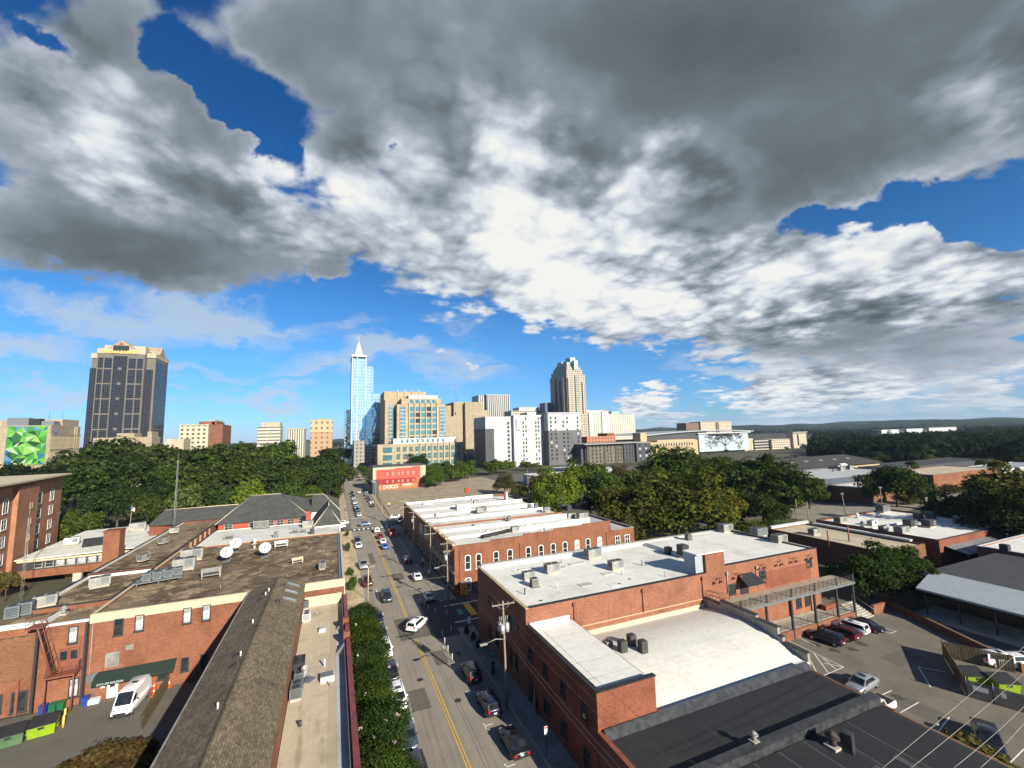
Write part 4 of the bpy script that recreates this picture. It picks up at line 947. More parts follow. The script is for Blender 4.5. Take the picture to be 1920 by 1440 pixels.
def brick_tower():
    c = Vector((-72.8, 168.0, 0)); d = Vector((-66.5, 124.0, 0))-c; ang = math.atan2(d.y, d.x)   # street face runs from c to d
    b = thing('brick_apartment_block', 'tall brown brick block with arched white windows and a flat white roof slab', 'building', c, ang, None, True)
    # local: x along the face (towards the camera), -y ... the face looks to local +y
    L = 62; H = 23.8
    w = MB(); w.box(0, L, -18, 0, 0, H-.6); w.box(18.5, 29.5, 0, .9, 0, H-1.0); w.build('wall', brick('russet_brick', (.34, .145, .070), (.27, .108, .053), (.28, .17, .11), .2), b)
    s = MB(); s.box(-1.4, L+1, -19, 1.5, H, H+.42); s.build('roof_slab', CREAM, b)
    s = MB(); s.box(-.8, L, -18.5, 1.0, H-.6, H-.002)
    for k in range(60): s.box(-.8+k*1.05, -.5+k*1.05, 1.0, 1.35, H-.5, H-.1)
    s.build('cornice', BRICK_D, b)
    for col_, x in enumerate((7.0, 14.8, 32.8, 40.5, 48, 55)):
        for k in range(6):
            z = H-6.2-k*3.85; st = 'arch_cross' if (k == 0 or (k == 4 and x == 7.0)) else 'cross'
            g, f = window_mesh(2.5, 3.2 if st == 'arch_cross' else 2.4, st, GLASS, WHITE)
            o = link('window', g, b, (x, .02, z-(.2 if st != 'cross' else 0)), math.pi); q = bpy.data.objects.new('frame', f); col.objects.link(q); q.parent = o
    for k in range(5):
        g, f = window_mesh(1.3, 1.4, 'sash', GLASS, CREAM); o = link('window', g, b, (22.5, .92, H-6.6-k*3.85), math.pi); q = bpy.data.objects.new('frame', f); col.objects.link(q); q.parent = o
brick_tower()
def lattice_mast(px, py, pyb, y, label):
    t = PY(px, py, y); bz = 0
    m = thing('radio_mast', label, 'mast', (t.x, y, 0))
    s = MB(); r = .25
    for k in range(3): a = 2.1*k; s.tube([(t.x+r*math.cos(a), y+r*math.sin(a), 0), (t.x+r*.7*math.cos(a), y+r*.7*math.sin(a), t.z)], .035, 4)
    s.build('frame', PALEM, m); s = MB()
    for k in range(34):
        z = k*t.z/34; a0 = 2.1*(k % 3); a1 = 2.1*((k+1) % 3); s.tube([(t.x+r*.9*math.cos(a0), y+r*.9*math.sin(a0), z), (t.x+r*.9*math.cos(a1), y+r*.9*math.sin(a1), z+t.z/34)], .02, 4)
    s.build('bracing', PALEM, m); MB().tube([(t.x, y, t.z), (t.x, y, t.z+2)], .04, 4).build('aerial', PALEM, m)
lattice_mast(334, 862, 985, 150, 'thin steel lattice mast rising in front of the dark trees')
lattice_mast(55, 970, 1140, 128, 'rusty lattice mast in front of the tall brown brick block')

# ------------------------------------------------------------------ right side of the street: white roofed row
def brick_row():
    def shop(name, label, y0, y1, xe, h, wall, steps, storefronts):
        b = thing(name, label, 'building', ((23.4+xe)/2, (y0+y1)/2, 0)); x0 = 23.4
        w = MB(); w.box(x0, x0+.35, y0, y1, 0, h); w.box(x0+.35, xe-.35, y1-.35, y1, 0, h-.3); w.box(xe-.35, xe, y0, y1, 0, h-1.3)
        n = steps; L = (xe-x0-.7)/n
        for k in range(n): w.box(x0+.35+k*L, x0+.35+(k+1)*L, y0, y0+.35, 0, h+.0+.33*k if wall is BRICK_W or wall is BRICK_A else h)
        w.build('wall', wall, b)
        MB().box(x0+.35, xe-.35, y0+.35, y1-.35, h-1.0, h-.7).build('roof', ROOF_W2, b)
        return b
    A = shop('brick_shop_building', 'red brick two storey corner building with a row of arched white windows', 89.6, 114.0, 62.2, 9.45, BRICK_A, 5, 0)
    # stepped party walls across the roofs, white painted
    def party(b, y, x0, x1, z0, n, dz, h0):
        m = MB(); L = (x1-x0)/n
        for k in range(n): m.box(x0+k*L, x0+(k+1)*L, y, y+.45, z0, h0+dz*k)
        m.build('parapet', WHITE, b)
    for y, h0 in ((98.6, 9.3), (106.4, 9.35)): party(A, y, 23.8, 61.8, 8.5, 4, .22, h0)
    m = MB(); m.box(23.76, 23.9, 90.0, 113.6, 8.77, 9.46); 
    m.build('flashing', WHITE, A)
    for x, top in zip((26.2, 28.55, 32.45, 35.65, 40.0, 43.1, 46.15, 49.2, 52.35, 55.3, 58.5), (1, 1, 0, 0, 1, 0, 0, 1, 0, 1, 1)):
        window(A, x, 89.58, 4.4, 1.28, 3.0, 'S', 'arch_sash', GLASS if x not in (52.35, 58.5) else GLASSB, WHITE)
    for x in (26.2, 30.0): window(A, x, 89.58, .3, 1.4, 2.6, 'S', 'arch_grid', GLASS, WHITE)
    for x in (24.5, 38, 60.5): MB().tube([(x, 89.48, .1), (x, 89.48, 8.4)], .06, 6).build('downpipe', RUSTM, A)
    for k, y in enumerate((92.4, 96.6, 101.2, 105.5, 110)):
        window(A, 23.38, y, 4.7, 2.3, 2.4, 'W', 'cross', GLASS, PALEM); window(A, 23.38, y, .6, 3.2, 3.0, 'W', 'cross', GLASS, PALEM)
    c = MB(); c.box(23.05, 23.4, 89.7, 113.9, 8.9, 9.4)
    for k in range(24): c.box(23.0, 23.4, 90+k, 90.4+k, 8.5, 8.898)
    c.build('cornice', BRICK_A, A); m = MB(); m.box(23.0, 23.78, 89.55, 113.9, 9.47, 9.57)
    for k in range(5): m.box(22.95, 23.8, 89.8+k*6, 90.8+k*6, 9.572, 9.9)
    m.build('coping', TAN, A); MB().box(23.2, 23.4, 89.7, 113.9, 3.95, 4.25).build('belt_course', TAN, A)
    B = shop('dark_brick_shop_building', 'darker brick shop building farther along with large paned windows', 114.1, 160, 62.5, 9.0, BRICK_D, 1, 0)
    for y, h0, x1 in ((122.6, 8.95, 62), (131.4, 8.9, 62), (142.6, 8.85, 62), (159.4, 8.9, 57)): party(B, y, 23.8, x1, 8.0, 3, .2, h0)
    for y in (119, 126): window(B, 23.38, y, 5.0, 5.2, 2.6, 'W', 'grid', GLASSB, PALEM)
    for y in (117.5, 122, 127, 133, 140, 148, 155): window(B, 23.38, y, .5, 2.8, 3.0, 'W', 'cross', GLASS, PALEM)
    m = MB(); m.box(23.2, 23.78, 114.1, 160, 9.002, 9.1); m.build('coping', TAN, B); MB().box(22.9, 23.4, 114.2, 115.1, 6.5, 9.9).build('corner_bracket', BRICK_A, B)
    MB().box(23.75, 23.9, 114.5, 159.8, 8.3, 9.0).build('flashing', WHITE, B)
    C = flat_building('low_brick_annex', 'low brick annex behind the corner building with two white windows', 'building', 62.3, 69.0, 90.1, 112, 8.4, BRICK_A, ROOF_G, .4, PALEM)
    for x in (64.0, 66.8): window(C, x, 90.08, 4.8, 1.5, 2.1, 'S', 'cross', GLASS, WHITE)
    z = 8.76
    for px, py, k, s, mt, lb in ((893, 945, 'package', .9, PALEM, 'pale roof unit at the far end of the white row roof'), (900, 960, 'package', 1.0, PALEM, 'twin roof unit behind the white box on the row roof'), (908, 958, 'condenser', 1.4, GREYM, 'grey condenser beside the white box on the row roof'),
        (993, 953, 'condenser', 1.2, GREYM, 'left condenser on the third strip of the row roof'), (1005, 951, 'condenser', 1.2, GREYM, 'right condenser on the third strip of the row roof'), (1025, 958, 'package', .9, GREYM, 'dark unit on the fourth strip of the row roof'),
        (1056, 955, 'condenser', 1.5, DARKM, 'left of two black condensers at the right edge of the row roof'), (1066, 957, 'condenser', 1.5, DARKM, 'right of two black condensers at the right edge of the row roof'), (1070, 971, 'package', 1.0, PALEM, 'pale unit near the right end of the corner building'), (1092, 973, 'package', 1.25, PALEM, 'largest unit near the right end of the corner building'),
        (955, 977, 'condenser', 1.1, PALEM, 'round hooded vent on the middle strip of the row roof'), (887, 990, 'vent', 1.0, GREYM, 'small arched vent on the near strip of the row roof'), (966, 997, 'package', .9, PALEM, 'white unit at the end of the black duct'), (988, 992, 'vent', 1.2, WHITE, 'white pipe vent beside the black duct'), (820, 966, 'vent', .9, WHITE, 'little white cowl on the far strip of the row roof')):
        x, y, _ = on(px, py, z); hvac(k, x, y, z-.03, lb, .0, s, mat=mt)
    t = thing('roof_duct', 'long black duct lying on the white roof of the corner building', 'duct', on(925, 1003, z)); t.location.z = z
    p = on(903, 1010, z); q = on(955, 998, z); MB().tube([(p[0], p[1], z+.4), (q[0], q[1], z+.4)], .45, 8).build('pipe', BLACKM, t)
    m = MB()
    for k in range(4): c = Vector((p[0], p[1], 0)).lerp(Vector((q[0], q[1], 0)), (k+.5)/4); m.box(c.x-.3, c.x+.3, c.y-.3, c.y+.3, z-.05, z+.1)
    m.build('support', CONC, t)
    skylight(*on(802, 945, 8.3), 3.4, 2.2, 'framed white roof light on the farthest strip of the row roof', .5, WHITE)
    t = thing('roof_shed', 'white box shed on the row roof behind the third strip', 'roof shed', on(868, 955, 8.3)); p = t.location
    MB().box(p.x-2.2, p.x+2.2, p.y-1.2, p.y+1.2, 8.3, 9.9).build('wall', WHITE, t); MB().box(p.x-2.3, p.x+2.3, p.y-1.3, p.y+1.3, 9.902, 10.05).build('roof', ROOF_W, t)
    t = thing('brick_chimney', 'pair of slim brick and white chimneys on the row roof', 'chimney', on(948, 938, 8.3)); p = t.location
    MB().box(p.x-.5, p.x+.1, p.y-.4, p.y+.4, 8.3, 11.6).build('shaft', REDP, t); MB().box(p.x+.15, p.x+.7, p.y-.4, p.y+.4, 8.3, 11.2).build('shaft', WHITE, t)
    t = thing('billboard', 'red framed sign board standing at the far corner of the row roof', 'sign', on(876, 928, 8.5)); p = t.location
    m = MB(); m.tube([(p.x, p.y, 8.5), (p.x, p.y, 9.5)], .08, 5); m.build('post', DARKM, t); MB().obox((p.x, p.y, 9.3), 2.4, .5, 2.0, R_(30)).build('panel', REDP, t)
brick_row()

# ------------------------------------------------------------------ warehouse with vaulted roof, deck, black roofed building
def warehouse():
    b = thing('warehouse', 'long red brick warehouse with white roofs, the largest building on the right', 'warehouse', (50, 55, 0))
    x0 = 22.4
    # tall block
    w = MB(); w.box(x0, x0+.4, 51.5, 71, 0, 10.4); w.box(x0+.4, 52.2, 51.5, 51.9, 0, 10.45); w.box(52.2, 56, 51.5, 51.9, 0, 10.5); w.box(56, 77.6, 51.5, 51.9, 0, 11.0); w.box(77.2, 77.6, 51.9, 71, 0, 10.9); w.box(x0+.4, 77.2, 70.6, 71, 0, 10.5); w.build('wall', BRICK_W, b)
    r = MB(); r.quad([(x0+.4, 51.9, 10.1), (56, 51.9, 10.1), (56, 70.6, 10.0), (x0+.4, 70.6, 10.0)]); r.quad([(56.5, 51.9, 10.6), (77.2, 51.9, 10.75), (77.2, 70.6, 10.5), (56.5, 70.6, 10.4)]); r.quad([(56, 51.9, 10.1), (56.5, 51.9, 10.6), (56.5, 70.6, 10.4), (56, 70.6, 10.0)]); r.build('roof', ROOF_W, b)
    c = MB(); c.box(x0-.05, x0+.42, 51.45, 71.05, 10.402, 10.5); c.build('coping', TAN, b)
    c = MB(); c.box(x0+.45, 52.0, 51.42, 51.95, 10.452, 10.54); c.box(56.2, 77.65, 51.42, 51.95, 11.002, 11.09); c.build('coping', BLACKM, b)
    c = MB(); c.box(x0+.5, 77.6, 70.55, 71.05, 10.502, 10.75); c.box(77.15, 77.65, 51.95, 70.5, 10.902, 11.0); c.build('coping', PALEM, b)
    c = MB(); c.box(x0+.42, 77.1, 70.3, 70.56, 10.0, 10.5); c.build('flashing', WHITE, b)
    c = MB(); c.quad([(56.2, 70.0, 10.42), (56.8, 70.3, 10.42), (56.8, 52, 10.75), (56.2, 52, 10.75)]); c.tube([(55.9, 70, 10.2), (56.3, 52.2, 10.35)], .25, 6); c.build('roof_curb', WHITE, b)
    k = MB(); k.box(52.2, 56.0, 51.44, 51.9, 10.502, 13.2); k.build('bulkhead_front', BRICK_W, b)
    k = MB(); k.box(50.6, 56.0, 51.905, 54.2, 10.0, 13.2); k.build('bulkhead', METAL_R, b); k = MB(); k.box(50.5, 56.1, 51.4, 54.3, 13.202, 13.35); k.build('bulkhead_roof', ROOF_W, b)
    # front strip along the street
    w = MB(); w.box(x0, x0+.4, 36.0, 51.48, 0, 8.5); w.box(x0+.4, 29.0, 36.0, 36.4, 0, 8.5); w.box(28.6, 29.0, 36.4, 51.48, 0, 8.0); w.build('wall', BRICK_B, b)
    MB().box(x0+.4, 28.9, 36.4, 51.48, 7.9, 8.02).build('roof', ROOF_W, b)
    c = MB(); c.box(x0-.06, x0+.46, 35.94, 51.4, 8.502, 8.62); c.box(x0+.46, 29.1, 35.94, 36.46, 8.502, 8.62); c.build('coping', BLACKM, b)
    c = MB(); c.box(x0+.4, 28.4, 51.2, 51.46, 8.03, 8.75); c.build('flashing', WHITE, b)
    # vault: a curved sheet from the strip to the stepped end wall
    v = MB(); n = 18; prof = []
    for i in range(n+1):
        t = i/n; y = 36.7+(51.48-36.7)*t; prof.append((y, 4.75+1.75*math.sin(math.pi*min(1, t*1.02)**.9*.80)**1.0))
    for i in range(n): v.quad([(29.0, prof[i][0], prof[i][1]), (51.3, prof[i][0], prof[i][1]), (51.3, prof[i+1][0], prof[i+1][1]), (29.0, prof[i+1][0], prof[i+1][1])], 0, True)
    v.build('vault_roof', membrane('vault_membrane', (0.56, 0.545, 0.49), (0.40, 0.38, 0.33), 2.4, 0.4), b)
    v = MB(); v.box(29.0, 51.3, 36.35, 36.72, 0, 4.72); v.build('vault_wall', BRICK_B, b); MB().box(29.05, 51.5, 36.3, 36.8, 4.722, 4.86).build('gutter', WHITE, b)
    e = MB(); cp = MB()
    for ya, yb, za, zb, xo in ((48.5, 51.48, 7.1, 7.1, 0), (42.8, 48.5, 7.65, 7.65, 0), (39.9, 42.8, 7.25, 7.25, 0.0), (39.3, 39.9, 7.25, 6.35, 0), (36.35, 39.3, 5.75, 5.75, 0)):
        e.box(51.3, 51.7, ya, yb, 0, min(za, zb)); cp.box(51.22, 51.82, ya, yb, min(za, zb)+.002, min(za, zb)+.16)
    e.build('stepped_wall', PALEM, b); cp.build('coping', DARKM, b)
    f = MB(); f.box(29.02, 51.2, 51.2, 51.47, 5.5, 6.35); f.build('flashing', CREAM, b)
    s = MB(); s.box(29.0, 51.9, 51.40, 51.49, 6.9, 7.02); s.build('flashing', TAN, b)
    for x in (29.2, 40.2, 51.2, 56.2, 62.6): 
        m = MB(); m.tube([(x, 51.38, 7.0), (x, 51.38, 9.9)], .07, 6); m.box(x-.16, x+.16, 51.2, 51.48, 9.7, 10.1); m.build('downpipe', RUSTM if x < 52 else PALEM, b)
    for x in (59.1, 57.2)[1:]: window(b, x, 51.48, 6.6, 1.4, 1.6, 'S', 'cross', GLASS, DARKM)
    window(b, 64.0, 51.48, 7.9, 1.4, 1.35, 'S', 'cross', GLASS, DARKM); window(b, 75.3, 51.48, 8.2, 1.4, 1.3, 'S', 'cross', GLASS, DARKM)
    d = MB(); d.box(58.9, 60.6, 51.40, 51.49, 6.3, 8.4); d.build('door', BLACKM, b)
    for x in (58.5, 71.8, 74): window(b, x, 51.48, 2.2, 1.3, 2.4, 'S', 'cross', GLASS, DARKM)
    q = MB(); q.box(64.5, 75.5, 51.44, 51.49, 6.4, 8.9); q.build('brick_infill', BRICK_B, b)
    for x, z in ((54.2, 9.5), (58.2, 9.6), (63.8, 10.2), (67.8, 10.2), (71.4, 10.2), (75.2, 10.2)):      # goose-neck lamps, in pairs on one bracket
        m = MB()
        for sg in (-1, 1):
            m.tube([(x, 51.45, z-.25)]+[(x+sg*.55*(1-math.cos(a))*.6, 51.15-.1*math.sin(a), z-.25+.5*math.sin(a)) for a in (.5, 1, 1.6, 2.2, 2.8, 3.1)], .035, 5)
            m.cyl((x+sg*.66, 51.15, z-.62), .26, .3, 10, 0, .07)
        m.build('wall_lamp', RUSTM, b)
    for (a, bb, z0, z1) in ((51.0, 49.9, 4.9, 6.4), (47, 45.9, 5.0, 6.5), (42.9, 41.8, 5.0, 6.5), (38.8, 37.7, 5.0, 6.5), (47, 45.8, 1.2, 2.8), (43.1, 41.8, 1.2, 2.8), (38.7, 37.6, 1.2, 2.7), (59.2, 58.4, 1.9, 3.8), (57.1, 56.3, 1.9, 3.8), (55.2, 54.3, 1.9, 3.8), (57.3, 56.4, 6.7, 7.8), (55.2, 54.3, 6.7, 7.9), (65.8, 64.6, 6.6, 7.8), (62.5, 61.4, 1.9, 3.8)):
        window(b, x0-.02, (a+bb)/2, z0, abs(a-bb), z1-z0, 'W', 'sash', GLASS, DARKM)
    MB().box(x0-.08, x0-.01, 49.5, 51.0, .16, 2.8).build('door', BLACKM, b)
    MB().box(x0-.06, x0-.01, 64.3, 66.2, 1.6, 3.6).build('sign_panel', BLACKM, b); MB().box(x0-.06, x0-.01, 63.9, 65.6, .2, 1.5).build('sign_panel', GREYM, b)
    a = thing('awning', 'black canvas awning over the deck door of the warehouse', 'awning', (60.5, 51, 8.5))
    m = MB(); m.quad([(58.3, 49.4, 8.15), (62.2, 49.4, 8.15), (61.6, 51.46, 9.35), (58.6, 51.46, 9.35)]); m.quad([(58.3, 49.4, 8.15), (58.6, 51.46, 9.35), (58.6, 51.46, 8.15)]); m.quad([(62.2, 49.4, 8.15), (61.6, 51.46, 8.15), (61.6, 51.46, 9.35)]); m.build('canopy', BLACKM, a)
    m = MB(); m.tube([(58.4, 49.45, 8.12), (58.6, 51.46, 8.12)], .03, 4); m.tube([(62.1, 49.45, 8.12), (61.6, 51.46, 8.12)], .03, 4); m.build('frame', DARKM, a)
warehouse()
def deck():
    b = thing('deck', 'raised timber and steel deck with railings along the warehouse above the parked cars', 'deck', (67, 49.5, 0))
    MB().box(51.9, 80.4, 47.8, 51.36, 6.0, 6.2).build('floor', WOOD, b)
    m = MB(); m.box(51.9, 80.5, 47.6, 47.79, 5.8, 6.18); m.box(80.41, 80.55, 47.8, 51.3, 5.8, 6.18); m.build('edge_beam', GREYM, b)
    posts = (54.5, 59.8, 65.2, 70.6, 76.0, 80.3)
    for x in posts[1:]: MB().box(x-.14, x+.14, 47.85, 48.13, 0.02, 5.99).build('post', DARKM, b)
    r = MB()
    for z in (6.45, 6.7, 6.95, 7.2): r.tube([(52, 47.75, z), (80.4, 47.75, z)], .025, 4); r.tube([(80.4, 47.75, z), (80.4, 51.2, z)], .025, 4)
    for k in range(27): r.box(52+k*1.09-.02, 52+k*1.09+.02, 47.73, 47.77, 6.2, 7.25)
    for x in posts: r.box(x-.14, x+.14, 47.7, 47.82, 6.2, 7.35)
    r.build('railing', DARKM, b)
    r = MB()
    for z in (7.6, 8.2): r.tube([(52, 48.5, z), (52, 51.3, z)], .03, 4); r.tube([(52, 51.0, z), (56, 51.0, z-1.2)], .03, 4)
    for x in (52, 53.3, 54.6, 55.9): r.tube([(x, 51.0, 6.2), (x, 51.0, 8.2-(x-52)*.3)], .03, 4)
    r.build('stair_rail', DARKM, b)
    t = thing('terrace', 'low concrete terrace with brick retaining wall beneath the deck', 'terrace', (68, 50, 0))
    MB().box(52, 80.5, 48.2, 51.4, 0.0, 1.3).build('floor', CONC, t); MB().box(52, 80.6, 47.9, 48.19, 0.0, 1.32).build('retaining_wall', BRICK_A, t)
    r = MB()
    for z in (1.55, 1.8, 2.05, 2.3): r.tube([(52, 48.3, z), (80.3, 48.3, z)], .025, 4)
    for k in range(19): r.box(52+k*1.55-.02, 52+k*1.55+.02, 48.28, 48.32, 1.3, 2.35)
    r.build('railing', DARKM, t)
    MB().box(76.5, 80, 50.2, 51.0, 1.302, 2.1).build('planter', BRICK_B, t)
    s = MB()
    for k in range(8): s.box(81.0+k*.35, 84.2, 48.6, 51.5, .165*k, .165*(k+1)-.002) if False else s.box(81.2, 84.6, 47.6+k*.42, 48.0+k*.42+.02, .0, .17*(k+1))
    s.build('steps', CONC, t)
    r = MB(); 
    for x in (81.1, 84.7): r.tube([(x, 47.5, 1.0), (x, 50.9, 2.4)], .035, 5); r.tube([(x, 47.5, 0), (x, 47.5, 1.0)], .03, 4); r.tube([(x, 50.9, 1.4), (x, 50.9, 2.4)], .03, 4)
    r.build('handrail', GREYM, t); MB().box(85.0, 88.5, 47.8, 48.2, 0, 1.5).build('pier', BRICK_A, t)
    w = thing('garden_wall', 'low brick wall along the far edge of the parking lot in shade', 'wall', (92, 40, 0))
    m = MB(); a = P(1650, 1128); bb = P(1920, 1262)
    d = (bb-a).normalized(); nrm = Vector((-d.y, d.x, 0)); L = (bb-a).length
    m.obox((a+bb)/2, L, .4, 1.1, math.atan2(d.y, d.x)); m.build('wall', BRICK_D, w)
deck()
for px, py, k, s, mt, lb in ((991, 1080, 'package', .85, PALEM, 'back unit of the near left pair on the tall white roof'), (1002, 1094, 'condenser', 1.15, PALEM, 'front fan unit of the near left pair on the tall white roof'), (1035, 1068, 'package', 1.05, PALEM, 'rusty unit right of the near left pair on the tall white roof'), (1112, 1042, 'package', 1.25, PALEM, 'large rusty unit by the far edge of the tall white roof'), (1155, 1062, 'package', 1.05, PALEM, 'lone rusty unit in the middle of the tall white roof'),
        (1253, 1033, 'condenser', 1.1, DARKM, 'small dark condenser left of the metal bulkhead'), (1281, 1040, 'condenser', 1.6, DARKM, 'tall dark condenser against the metal bulkhead'), (1291, 1012, 'condenser', 1.1, GREYM, 'grey condenser on the far side of the tall white roof'), (1361, 997, 'package', 1.2, PALEM, 'unit at the far right corner of the warehouse roof'), (1424, 1006, 'package', 1.3, GREYM, 'long grey unit on the right warehouse roof'), (1462, 1018, 'package', 1.15, PALEM, 'pale unit nearest the right end of the warehouse')):
    x, y, z = on(px, py, 10.5); hvac(k, x, min(y, 69.3), 10.05 if x < 56 else 10.5, lb, 0.0, s, mat=mt)
for px, py, lb in ((1168, 1226, 'left of three tall black condensers on the vaulted roof'), (1185, 1214, 'middle and farthest of three tall condensers on the vaulted roof'), (1206, 1226, 'right of three tall condensers on the vaulted roof')):
    x, y, z = on(px, py, 6.2); t = hvac('condenser', x, y, 6.1, lb, 0, 1.0, mat=plain('bronze_metal', (.09, .085, .075), .5, .3)); t.scale = (.95, .95, 1.5)
x, y, z = on(1140, 1215, 6.2); hvac('condenser', x, y, 6.0, 'pale fan unit lying low by the strip wall on the vaulted roof', 0, 1.0, mat=PALEM)

def black_building():
    b = thing('black_roof_building', 'low building with a patched black roof in the bottom right corner', 'building', (36, 26, 0))
    x0, x1, y0, y1, z = 22.4, 50.0, 4, 36.2, 5.0
    w = MB(); w.box(x0, x0+.35, y0, y1-.1, 0, 5.2); w.box(x1-.35, x1, 27.2, y1-.1, 0, z-.05); w.box(49.55, 49.9, y0, 27.2, 0, z-.08); w.box(x0+.35, x1-.35, y1-.45, y1-.1, 0, z); w.box(x0+.35, 49.55, y0, y0+.3, 0, z); w.build('wall', BRICK_D, b)
    MB().box(x0+.35, x1-.36, 29.3, y1-.46, z-.3, z-.02).build('roof', ROOF_B, b)
    MB().box(x0+.35, 49.54, y0+.31, 28.2, z-.3, z-.06).build('roof', ROOF_B, b)
    c = MB(); a, d = P(1370, 1440, 5.6), P(1648, 1318, 5.6)
    pl = plain('tarred_sheet', (0.034, 0.035, 0.037), .4, 0, .5, 1.6, .5)
    c.obox(((x0+x1)/2+.2, 28.75, z-.3), x1-x0-.9, .9, .95, 0); c.build('party_wall', pl, b)
    c = MB(); c.quad([(29.1, 35.0, z-.01), (50, 35.0, z-.01), (50, 35.72, z+.55), (29.1, 35.72, z+.55)]); c.quad([(x0+.4, 35.0, z-.01), (29.1, 35.0, z-.01), (29.1, 35.72, z+.55), (x0+.4, 35.72, z+.55)]); c.build('upstand', pl, b)
    s = MB()
    for x in (26, 29, 32, 35, 38, 41, 44): s.box(x-.08, x+.08, y0+.5, 28.1, z-.058, z-.045)
    for x in (34, 37, 40.3, 43): s.box(x-.3, x+.3, y0+.5, 24, z-.044, z-.03)
    s.build('patch', plain('felt_patch', (.06, .062, .066), .8, 0, .2), b)
    c = MB(); c.box(x0-.05, x0+.4, y0, y1-.1, 5.202, 5.3); c.build('coping', RUSTM, b)
black_building()
x, y, z = on(1590, 1400, 5.2); t = hvac('condenser', x, y, 4.94, 'black topped condenser on the near black roof', .3, 1.15, mat=DARKM); t.scale = (.9, .9, 1.35)
x, y, z = on(1562, 1395, 5.2); hvac('vent', x, y, 4.94, 'rusty black flue beside the condenser on the black roof', 0, 1.25, mat=plain('rusty_flue', (.05, .035, .03), .8))
x, y, z = on(1415, 1400, 5.2); hvac('vent', x, y, 5.6, 'pale capped flue on the party wall of the black roof', 0, .8, mat=PALEM)

# small roof furniture and mended places on the white roofs, each part of its building
def roof_bits(bname, rect_, z, n, seed, patch=6):
    b = bpy.data.objects[bname]; rnd = random.Random(seed); x0, x1, y0, y1 = rect_
    for k in range(n):
        x, y = rnd.uniform(x0, x1), rnd.uniform(y0, y1); MB().cyl((x, y, z-.05), rnd.choice((.06, .09, .14)), rnd.uniform(.35, .9), 8).build('vent_pipe', rnd.choice((PALEM, WHITE, DARKM)), b)
    for k in range(patch):
        x, y = rnd.uniform(x0, x1-3), rnd.uniform(y0, y1-2); MB().box(x, x+rnd.uniform(.8, 3.2), y, y+rnd.uniform(.5, 1.6), z-.05, z+.012+.004*k).build('roof_patch', plain('roof_patch_%d' % (k % 3), ((.46, .45, .41), (.58, .565, .51), (.38, .37, .34))[k % 3], .8, 0, .12, .8), b)
    for k in range(3): x = rnd.uniform(x0+1, x1-1); MB().cyl((x, y0+rnd.uniform(.4, 2), z-.03), .22, .05, 10).build('roof_drain', DARKM, b)
roof_bits('warehouse', (24, 49, 53.5, 69), 10.1, 9, 1, 8); roof_bits('brick_shop_building', (25, 60, 91, 97.5), 8.76, 7, 2, 4); roof_bits('brick_shop_building', (25, 60, 99.5, 105.5), 8.76, 7, 3, 4); roof_bits('dark_brick_shop_building', (25, 60, 124, 130.5), 8.32, 6, 4, 3); roof_bits('dark_brick_shop_building', (25, 60, 144, 158), 8.32, 6, 5, 4); roof_bits('equipment_roof_building', (127, 156, 57.5, 80), 5.66, 8, 6, 8) if 'equipment_roof_building' in bpy.data.objects else None
roof_bits('brick_office_block', (-27, 0, 77, 109), 10.21, 7, 7, 0); roof_bits('tan_roof_building', (-2.5, .4, 36, 72), 7.26, 5, 8, 0)

# ------------------------------------------------------------------ downtown skyline
GRANITE = plain('pink_granite', (0.122, 0.108, 0.090), 0.6, 0, 0.1, 0.1, 0.4)
LIME_ST = panelled('limestone', (0.345, 0.280, 0.180), 3.1, 2.05); CREAMST = panelled('cream_stone', (0.38, 0.33, 0.235), 4.0, 3.2, .07, .8)
PRECAST = panelled('precast', (0.30, 0.25, 0.172), 2.4, 3.6, .09, .66); STUCCOW = panelled('white_stucco', (0.40, 0.41, 0.41), 9.0, 4.05, .05, .86)
STUCCOG = plain('grey_stucco', (0.105, 0.105, 0.107), 0.85, 0, 0.12, 0.15, 0.2); CHAR = plain('charcoal_panel', (0.050, 0.052, 0.055), 0.6, 0, 0.12, 0.15, 0.3); BRONZE = plain('bronze_panel', (0.115, 0.095, 0.065), 0.6, 0, 0.12, 0.15, 0.3)
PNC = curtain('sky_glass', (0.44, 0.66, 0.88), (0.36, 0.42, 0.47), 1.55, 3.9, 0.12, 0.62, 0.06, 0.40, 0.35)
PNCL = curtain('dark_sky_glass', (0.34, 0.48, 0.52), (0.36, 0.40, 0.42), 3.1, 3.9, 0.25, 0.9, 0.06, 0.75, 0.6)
BAYG = curtain('bay_glass', (0.014, 0.018, 0.028), (0.070, 0.066, 0.062), 1.55, 1.9, 0.15, 0.0, 0.22, 0.5)
DECO = curtain('deco_wall', (0.14, 0.15, 0.15), (0.335, 0.290, 0.205), 4.0, 3.4, 2.2, 0.3, 0.15, 0.5, 1.7)
DECOG = curtain('deco_glass', (0.36, 0.44, 0.40), (0.32, 0.285, 0.21), 2.2, 3.4, 0.5, 0.6, 0.12, 0.5, 1.0)
COPPER = plain('green_copper', (0.24, 0.37, 0.32), 0.5, 0.2, 0.1, 0.2)
JUSTG = curtain('court_glass', (0.20, 0.40, 0.46), (0.345, 0.280, 0.180), 3.0, 4.1, 0.3, 0.7, 0.08, 0.45, 0.9)
STRIPE = curtain('striped_wall', (0.035, 0.037, 0.04), (0.44, 0.44, 0.42), 3.6, 60, 1.5, 0.0, 0.3, 0.2, 3.0)
GRIDC = curtain('cream_grid_wall', (0.05, 0.05, 0.05), (0.42, 0.36, 0.26), 4.6, 4.2, 2.6, 0.0, 0.3, 0.3, 2.3)
